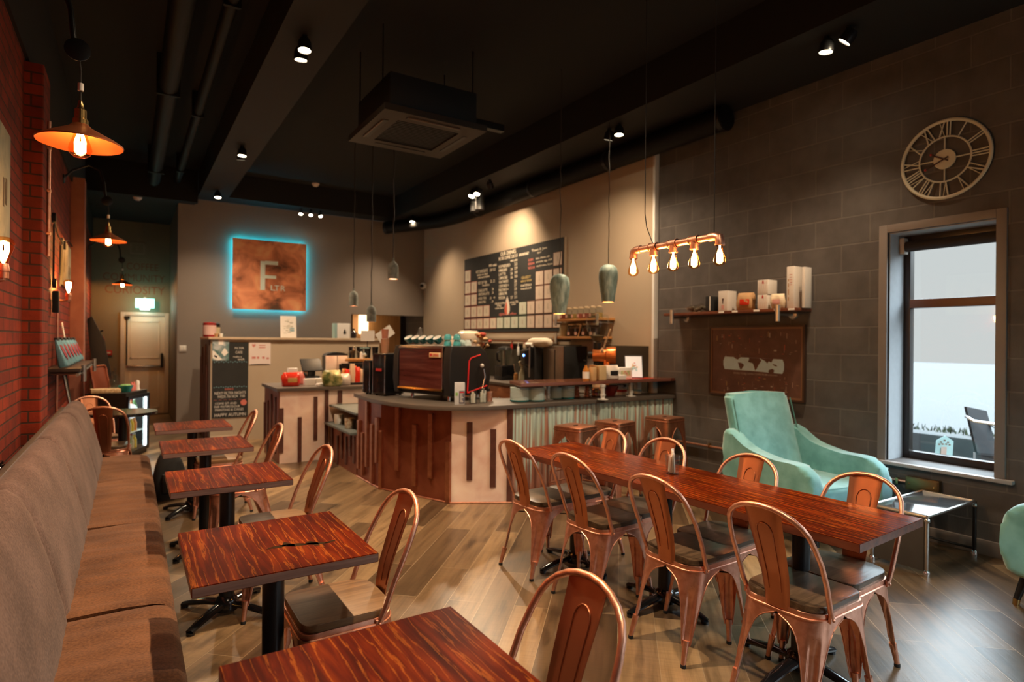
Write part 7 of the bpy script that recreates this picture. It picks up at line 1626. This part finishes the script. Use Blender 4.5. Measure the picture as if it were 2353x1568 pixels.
t = thing('card_stand', 'pale slanted card behind the coffee bags on the brick-wall shelf', 'card', (XL + .06, 7.5, sz + .0005)); MB().box(-.004, .004, -.05, .05, 0, .42, .002, 1, Matrix.Rotation(-.14, 4, 'Y') @ Matrix.Rotation(.12, 4, 'X')).xf(Matrix.Translation((.03, 0, .006))).build('card', PAPER, t)
# pictures on the bricks
def brickpic(y0, y1, z0, z1, label, sheet):
    t = wthing('wall_picture', label, 'picture', (XL + .015, (y0 + y1) / 2, z0)); MB().box(XL + .001, XL + .022, y0, y1, z0, z1, .003).build('canvas', sheet, t); 
    mb = MB(); rg = random.Random(int(y0 * 100))
    for k in range(7): y = rg.uniform(y0 + .06, y1 - .1); z = rg.uniform(z0 + .1, z1 - .2); mb.box(XL + .0222, XL + .0235, y, y + rg.uniform(.02, .06), z, z + rg.uniform(.06, .18))
    mb.build('painted_figure', plain('pic_brown', (.10, .07, .04, 1), .8), t, smooth=False)
brickpic(3.75, 4.42, 1.97, 2.62, 'pale picture on the bricks cut by the left photo edge', mottled('pic_a', [(.35, (.25, .25, .18, 1)), (.65, (.42, .38, .26, 1))], 6, .7, 0))
brickpic(7.62, 8.62, 2.02, 2.50, 'pale canvas on the bricks between the pier and the pink column', mottled('pic_b', [(.35, (.22, .22, .16, 1)), (.65, (.36, .32, .22, 1))], 5, .7, 0))
t = thing('light_switch', 'small white double light switch on the taupe wall edge by the corridor', 'switch', P(420, 801, 'y', YB)); MB().box(-.05, .05, -.012, -.0005, -.05, .05, .004).build('plate', WHITE, t)
for s in (-1, 1): MB().box(s * .022 - .012, s * .022 + .012, -.018, -.012, -.03, .03, .003).build('rocker', PAPER, t)
# ceiling things
t = thing('ceiling_cassette', 'black square air-conditioning cassette hanging below the ceiling', 'air conditioner', (2.26, 5.23, 3.4))
MB().box(-.42, .42, -.42, .42, .06, .36, .01).build('casing', plain('cassette_dark', (.008, .0085, .009, 1), .6), t)
GR = plain('cassette_frame', (.028, .021, .014, 1), .5)
mb = MB()
for a in ((-.49, .49, -.49, -.30), (-.49, .49, .30, .49), (-.49, -.30, -.30, .30), (.30, .49, -.30, .30)): mb.box(*a, 0.0, .055)
fr = mb.build('fascia', GR, t, smooth=False)
mb = MB()
for k in range(16): mb.box(-.295, .295, -.29 + .0375 * k, -.27 + .0375 * k, .012, .04)
mb.build('intake_grille', BLACK_SAT, t, smooth=False)
for k in range(4): MB().box(-.26, .26, -.41, -.37, -.004, .001, .001, 1, Matrix.Rotation(PI / 2 * k, 4, 'Z')).build('air_slot', BLACK, t)
for k in (0, 3): MB().box(-.25, .25, -.425, -.412, -.012, -.001, .001, 1, Matrix.Rotation(PI / 2 * k, 4, 'Z')).build('vane', plain('vane_grey', (.16, .11, .08, 1), .4), t)
for sx in (-1, 1):
    for sy in (-1, 1): MB().cyl((sx * .44, sy * .3, .3), (sx * .44, sy * .3, .8), .006, n=8).build('drop_rod', BLACK, t)
MB().box(.42, .95, -.05, .02, .22, .29).build('drain_pipe', BLACK, t)
for px, py, lb, z in ((725, 422, 'white round smoke detector on the black ceiling near the sign wall', 4.2), (316, 453, 'faint round smoke detector on the corridor ceiling', 3.70)):
    q = P(px, py, 'z', z); t = thing('smoke_detector', lb, 'detector', (q.x, q.y, z)); MB().lathe([(0, -.055), (.03, -.052), (.055, -.03), (.065, -.01), (.065, 0), (0, 0)], n=20).build('body', plain('detector_white', (.6, .52, .48, 1), .5), t); MB().ball((0, 0, -.052), .008, 8).build('indicator', RED, t)
t = thing('track_projector', 'black double cylinder fitting hanging under the right soffit above the menu board', 'fitting', P(1097, 462, 'x', 4.5)); q = t.location.copy(); MB().cyl((0, -.07, -.15), (0, -.07, .12), .07, n=16).build('cylinder_body', BLACK_SAT, t); MB().cyl((0, .09, -.15), (0, .09, .12), .07, n=16).build('cylinder_body', BLACK_SAT, t); MB().box(-.03, .03, -.1, .12, .12, 3.80 - q.z).build('bracket', BLACK, t)
# ================================================================== ON THE BLOCK WALL
# clock
cc = P(2170.5, 366, 'x', XR - .02); t = thing('skeleton_clock', 'large pale metal skeleton clock with roman numerals above the window', 'clock', cc)
R_ = .298; IV = plain('ivory_metal', (.62, .56, .42, 1), .45)
def ring(r, rr, name):
    MB().tube([(0, r * math.cos(2 * PI * k / 64), r * math.sin(2 * PI * k / 64)) for k in range(64)], rr, 8, closed=True).build(name, IV, t)
ring(R_ - .012, .0125, 'outer_ring'); ring(R_ * .56, .0065, 'inner_ring')
MB().lathe([(0, -.006), (.072, -.006), (.074, 0), (.072, .006), (0, .006)], n=30, m=Matrix.Rotation(-PI / 2, 4, 'Y')).build('centre_disc', IV, t)
for k in range(4): a = PI / 2 * k; MB().tube([(0, .07 * math.cos(a), .07 * math.sin(a)), (0, R_ * .55 * math.cos(a), R_ * .55 * math.sin(a))], .005, 6).build('spoke', IV, t)
NUM = ['XII', 'I', 'II', 'III', 'IV', 'V', 'VI', 'VII', 'VIII', 'IX', 'X', 'XI']
for k, nm in enumerate(NUM):
    a = PI / 2 - 2 * PI * k / 12; er = Vector((0, -math.cos(a), math.sin(a))); et = Vector((0, -math.sin(a), -math.cos(a)))
    r0, r1 = R_ * .575, R_ - .018; mb = MB(); wtot = {'I': .018, 'V': .048, 'X': .048}; W = sum(wtot[c] for c in nm); u = -W / 2
    for c in nm:
        w = wtot[c]; uc = u + w / 2
        def ln(u0, u1, thick): mb.tube([er * r0 + et * u0, er * r1 + et * u1], thick, 6)
        if c == 'I': ln(uc, uc * 1.15, .0048)
        elif c == 'V': ln(uc, uc - w * .36, .0052); ln(uc, uc + w * .36, .003)
        else: ln(uc - w * .34, uc + w * .34, .0052); ln(uc + w * .34, uc - w * .34, .003)
        u += w
    mb.build('numeral', IV, t)
HND = plain('clock_hand', (.06, .02, .012, 1), .4)
for a, l0, l1, nm in ((math.radians(205), -.03, .13, 'minute_hand'), (math.radians(150), -.03, .095, 'hour_hand')):
    d_ = Vector((0, -math.cos(a), math.sin(a))); MB().tube([Vector((-.012, 0, 0)) + d_ * l0, Vector((-.012, 0, 0)) + d_ * l1], .005, 6).build(nm, HND, t)
    MB().ball(Vector((-.012, 0, 0)) + d_ * (l1 + .004), .009, 8).build('hand_tip', RED, t)
MB().cyl((.006, 0, 0), (.0195, 0, 0), .05, n=16).build('standoff', BLACK, t)
# framed map
XF = XR - .001; fz = lambda px, py: P(px, py, 'x', XF - .035)
a, b, c, e = fz(1628, 752), fz(1847, 745), fz(1849, 925), fz(1629, 907)
my0_, my1_, mz0_, mz1_ = (b.y + c.y) / 2, (a.y + e.y) / 2, (c.z + e.z) / 2, (a.z + b.z) / 2
t = wthing('framed_map', 'framed brown coffee map of the world with pale blue oceans on the block wall', 'picture', (XF, (my0_ + my1_) / 2, mz0_))
mb = MB()
for q in ((my0_, my1_, mz0_, mz0_ + .018), (my0_, my1_, mz1_ - .018, mz1_), (my0_, my0_ + .018, mz0_ + .018, mz1_ - .018), (my1_ - .018, my1_, mz0_ + .018, mz1_ - .018)): mb.box(XF - .035, XF, *q)
mb.build('frame', plain('map_frame', (.05, .022, .012, 1), .4), t, smooth=False)
mb = MB()
for q in ((my0_ + .018, my1_ - .018, mz0_ + .018, mz0_ + .034), (my0_ + .018, my1_ - .018, mz1_ - .034, mz1_ - .018), (my0_ + .018, my0_ + .034, mz0_ + .034, mz1_ - .034), (my1_ - .034, my1_ - .018, mz0_ + .034, mz1_ - .034)): mb.box(XF - .028, XF - .004, *q)
mb.build('inner_mount', plain('mount_tan', (.20, .095, .045, 1), .5), t, smooth=False)
MB().box(XF - .02, XF - .004, my0_ + .034, my1_ - .034, mz0_ + .034, mz1_ - .034).build('print', mottled('map_brown', [(.3, (.085, .036, .024, 1)), (.7, (.14, .062, .042, 1))], 9, .5, 0), t, smooth=False)
MWd, MHd = my1_ - my0_, mz1_ - mz0_
mp_ = lambda u, v: (XF - .0215, my1_ - u * MWd, mz1_ - v * MHd)
# oceans panel: shape with rounded ends, land left as cut-outs drawn on top
SEA = plain('map_sea', (.52, .70, .80, 1), .6); LAND = _M['map_brown']
mb = MB(); o = [mp_(u, v) for u, v in ((.18, .44), (.165, .50), (.165, .56), (.18, .62), (.50, .628), (.79, .645), (.805, .59), (.805, .51), (.79, .455), (.5, .445))]
mb.bm.faces.new([mb.bm.verts.new(p) for p in o]); mb.build('map_sea', SEA, t, smooth=False)
mb = MB(); L2 = lambda u, v: (XF - .0225, my1_ - u * MWd, mz1_ - v * MHd)
for pl_ in ([(.28, .44), (.36, .442), (.33, .475), (.31, .47)], [(.33, .515), (.37, .52), (.40, .55), (.375, .60), (.365, .622), (.352, .60), (.34, .56)], [(.45, .445), (.56, .448), (.58, .48), (.55, .545), (.53, .60), (.515, .622), (.505, .57), (.49, .52), (.44, .505), (.45, .47)], [(.56, .448), (.70, .452), (.68, .50), (.655, .485), (.64, .515), (.62, .485), (.60, .47)], [(.66, .60), (.69, .585), (.71, .60), (.705, .64), (.66, .64), (.65, .62)], [(.69, .52), (.73, .53), (.74, .55), (.71, .545)]):
    mb.bm.faces.new([mb.bm.verts.new(L2(u, v)) for u, v in pl_])
mb.build('map_land', LAND, t, smooth=False)
rg = random.Random(33); INK = [plain('map_ink_a', (.26, .16, .12, 1), .7), plain('map_ink_b', (.30, .19, .08, 1), .7), plain('map_ink_c', (.33, .07, .04, 1), .7), plain('map_ink_d', (.36, .30, .26, 1), .7)]
for c in range(4):
    mb = MB()
    for k in range(34 if c == 0 else 16):
        u, v = rg.uniform(.07, .93), rg.choice([rg.uniform(.08, .42), rg.uniform(.68, .92)])
        w, h = rg.uniform(.006, .03), rg.uniform(.004, .02) if rg.random() < .7 else rg.uniform(.03, .08)
        if h > .03: w *= .4
        mb.bm.faces.new([mb.bm.verts.new((XF - .0205 - .0003 * c, my1_ - q[0] * MWd, mz1_ - q[1] * MHd)) for q in ((u, v), (u + w, v), (u + w, v + h), (u, v + h))])
    mb.build('map_drawings', INK[c], t, smooth=False)
lettering([('WHERE YOUR COFFEE COMES FROM', .28 * MWd, .318 * MHd, .026, .36 * MWd), ('THE COFFEE WORLD', .62 * MWd, .318 * MHd, .02, .12 * MWd)], 'lettering', INK[3], t, ((XF - .0205, my1_, mz0_), (0, -1, 0), (0, 0, 1), (-1, 0, 0)), .0004)
# shelf of boxes
zs_ = 1.792
t = wthing('wall_shelf', 'dark red wooden shelf on pipe brackets above the framed map', 'shelf', (XR, 3.8, zs_ - .03))
wy0, wy1 = 3.02, 4.54
MB().box(XR - .24, XR - .001, wy0, wy1, zs_ - .028, zs_, .003).build('board', SHELFWOOD, t)
for y in (wy0 + .17, wy1 - .12):
    MB().tube([(XR - .001, y, zs_ - .05), (XR - .25, y, zs_ - .05)], .014, 10).build('bracket_pipe', GALV, t); MB().cyl((XR - .245, y, zs_ - .115), (XR - .245, y, zs_ + .03), .021, n=14).build('pipe_cap', GALV, t); MB().lathe([(0, 0), (.045, 0), (.04, .02), (.02, .03), (0, .03)], n=16, m=Matrix.Translation((XR - .001, y, zs_ - .05)) @ Matrix.Rotation(-PI / 2, 4, 'Y')).build('flange', GALV, t)
for px in (1657, 1688, 1738, 1785, 1818):
    q = P(px, 712, 'x', XR - .243); MB().box(XR - .2445, XR - .2395, q.y - .03, q.y + .03, zs_ - .022, zs_ - .004, .001).build('price_ticket', PAPER, t)
def sh(px): return P(px, 705, 'x', XR - .13).y
def wbox(px0, px1, h, d, label, mark=None, z=0, name='gift_box'):
    y1, y0 = P(px0, 705, 'x', XR - .2).y, P(px1, 705, 'x', XR - .2).y
    t = thing(name, label, 'box', (XR - .115, (y0 + y1) / 2, zs_ + .0005 + z)); w = (y1 - y0) / 2
    MB().box(-d / 2, d / 2, -w, w, 0, h, .003).build('carton', plain('carton_white', (.66, .60, .54, 1), .6, var=.03), t)
    if mark: mark(t, w, h, d)
    return t
BRN = plain('print_brown', (.08, .035, .02, 1), .7); PNK = plain('print_pink', (.6, .30, .26, 1), .7)
def face(mb, d, pts): mb.bm.faces.new([mb.bm.verts.new((-d / 2 - .0008, y, z)) for y, z in pts])
def mk_dripper(t, w, h, d):
    mb = MB(); face(mb, d, [(w * .2, h * .62), (-w * .25, h * .62), (-w * .12, h * .45), (w * .1, h * .45)][::-1]); face(mb, d, [(w * .12, h * .44), (-w * .12, h * .44), (-w * .1, h * .36), (w * .1, h * .36)]); mb.build('printed_motif', BRN, t, smooth=False)
    mb = MB(); face(mb, d, [(w * .3, h * .3), (-w * .3, h * .3), (-w * .3, h * .08), (w * .3, h * .08)]); mb.build('printed_panel', PNK, t, smooth=False)
wbox(1648, 1669, .20, .14, 'white carton with a dark dripper motif, first on the wall shelf', mk_dripper)
t = bag((XR - .12, sh(1713), zs_ + .0005), .17, .12, .17, CARD, 'kraft coffee bag with red seal between the white cartons', 41, math.radians(-70), 'coffee_bag', trim=REDFOIL)
def mk_lines(t, w, h, d):
    mb = MB()
    for k in range(4): face(mb, d, [(w * (.8 - .4 * k), h * .1), (w * (.76 - .4 * k), h * .1), (w * (.5 - .4 * k), h * .9), (w * (.54 - .4 * k), h * .9)])
    mb.build('printed_lines', PNK, t, smooth=False); mb = MB(); face(mb, d, [(-w * .2, h * .75), (w * .1, h * .75), (w * .05, h * .98), (-w * .15, h * .98)]); mb.build('red_print', RED, t, smooth=False)
wbox(1738, 1761, .135, .14, 'white patterned carton, lower of the stacked pair on the wall shelf', mk_lines)
wbox(1738, 1762, .135, .14, 'white patterned carton, upper of the stacked pair on the wall shelf', mk_lines, .1365)
t = bag((XR - .17, sh(1794), zs_ + .0005), .13, .09, .135, plain('cream_pack', (.6, .48, .33, 1), .7), 'small cream packet with red top before the tall white cartons', 43, math.radians(-80), 'coffee_packet', trim=PNK)
def mk_tall(t, w, h, d):
    mb = MB()
    for a_, b_ in ((.18, .27), (.32, .46), (.50, .60), (.64, .70)): face(mb, d, [(w * .62, h * a_), (w * .36, h * a_), (w * .36, h * b_), (w * .62, h * b_)])
    mb.build('printed_motif', CARD, t, smooth=False); mb = MB()
    for k in range(5): face(mb, d, [(w * .2, h * (.55 + .06 * k)), (-w * .5, h * (.55 + .06 * k)), (-w * .5, h * (.57 + .06 * k)), (w * .2, h * (.57 + .06 * k))])
    mb.build('printed_lines', PNK, t, smooth=False)
wbox(1804, 1821, .37, .13, 'tall white carton with brown motif, left of the tall pair on the wall shelf', mk_tall)
wbox(1837, 1844, .355, .10, 'tall plain white carton at the right end of the wall shelf', None)
t = thing('dark_case', 'small dark upright case left of the first white carton on the wall shelf', 'case', (XR - .13, sh(1640), zs_ + .0005)); MB().box(-.09, .09, -.03, .03, 0, .155, .006).build('body', BLACK_SAT, t); MB().box(-.092, -.0905, -.031, -.02, .01, .15).build('pale_edge', PAPER, t)
t = thing('clear_packet', 'crumpled clear packet of dark pods at the left end of the wall shelf', 'packet', (XR - .13, sh(1606), zs_ + .0005))
rg = random.Random(51)
for k in range(11): MB().ball((rg.uniform(-.06, .05), rg.uniform(-.11, .11), rg.uniform(.02, .05)), .02, 8).build('pod', plain('pod_brown', (.07, .05, .03, 1), .35), t)
def crum(u, v): a = 2 * PI * u; k = math.sin(PI * (.06 + .88 * v)); return Vector(((.08 + .012 * math.sin(5 * a)) * math.cos(a) * k - .005, -.16 + .32 * v, max(.0, .045 + .042 * math.sin(a) * k * (1 + .2 * math.sin(3 * a + 9 * v)))))
MB().grid(crum, 20, 16, wrap_u=True).build('clear_film', glass('film', (.8, .78, .7, 1), 1.2, .15), t)
# ------------------------------------------------------------------ render look

SC.cycles.use_denoising = True
try: SC.cycles.denoiser = 'OPENIMAGEDENOISE'
except Exception: pass
SC.cycles.max_bounces = 8; SC.cycles.diffuse_bounces = 4; SC.cycles.glossy_bounces = 4; SC.cycles.transparent_max_bounces = 12
SC.cycles.sample_clamp_indirect = 6; SC.cycles.caustics_reflective = False; SC.cycles.caustics_refractive = False
vs_ = SC.view_settings; vs_.view_transform = 'Standard'; vs_.look = 'None'; vs_.gamma = 1.0; vs_.use_curve_mapping = False; vs_.exposure = 0.7
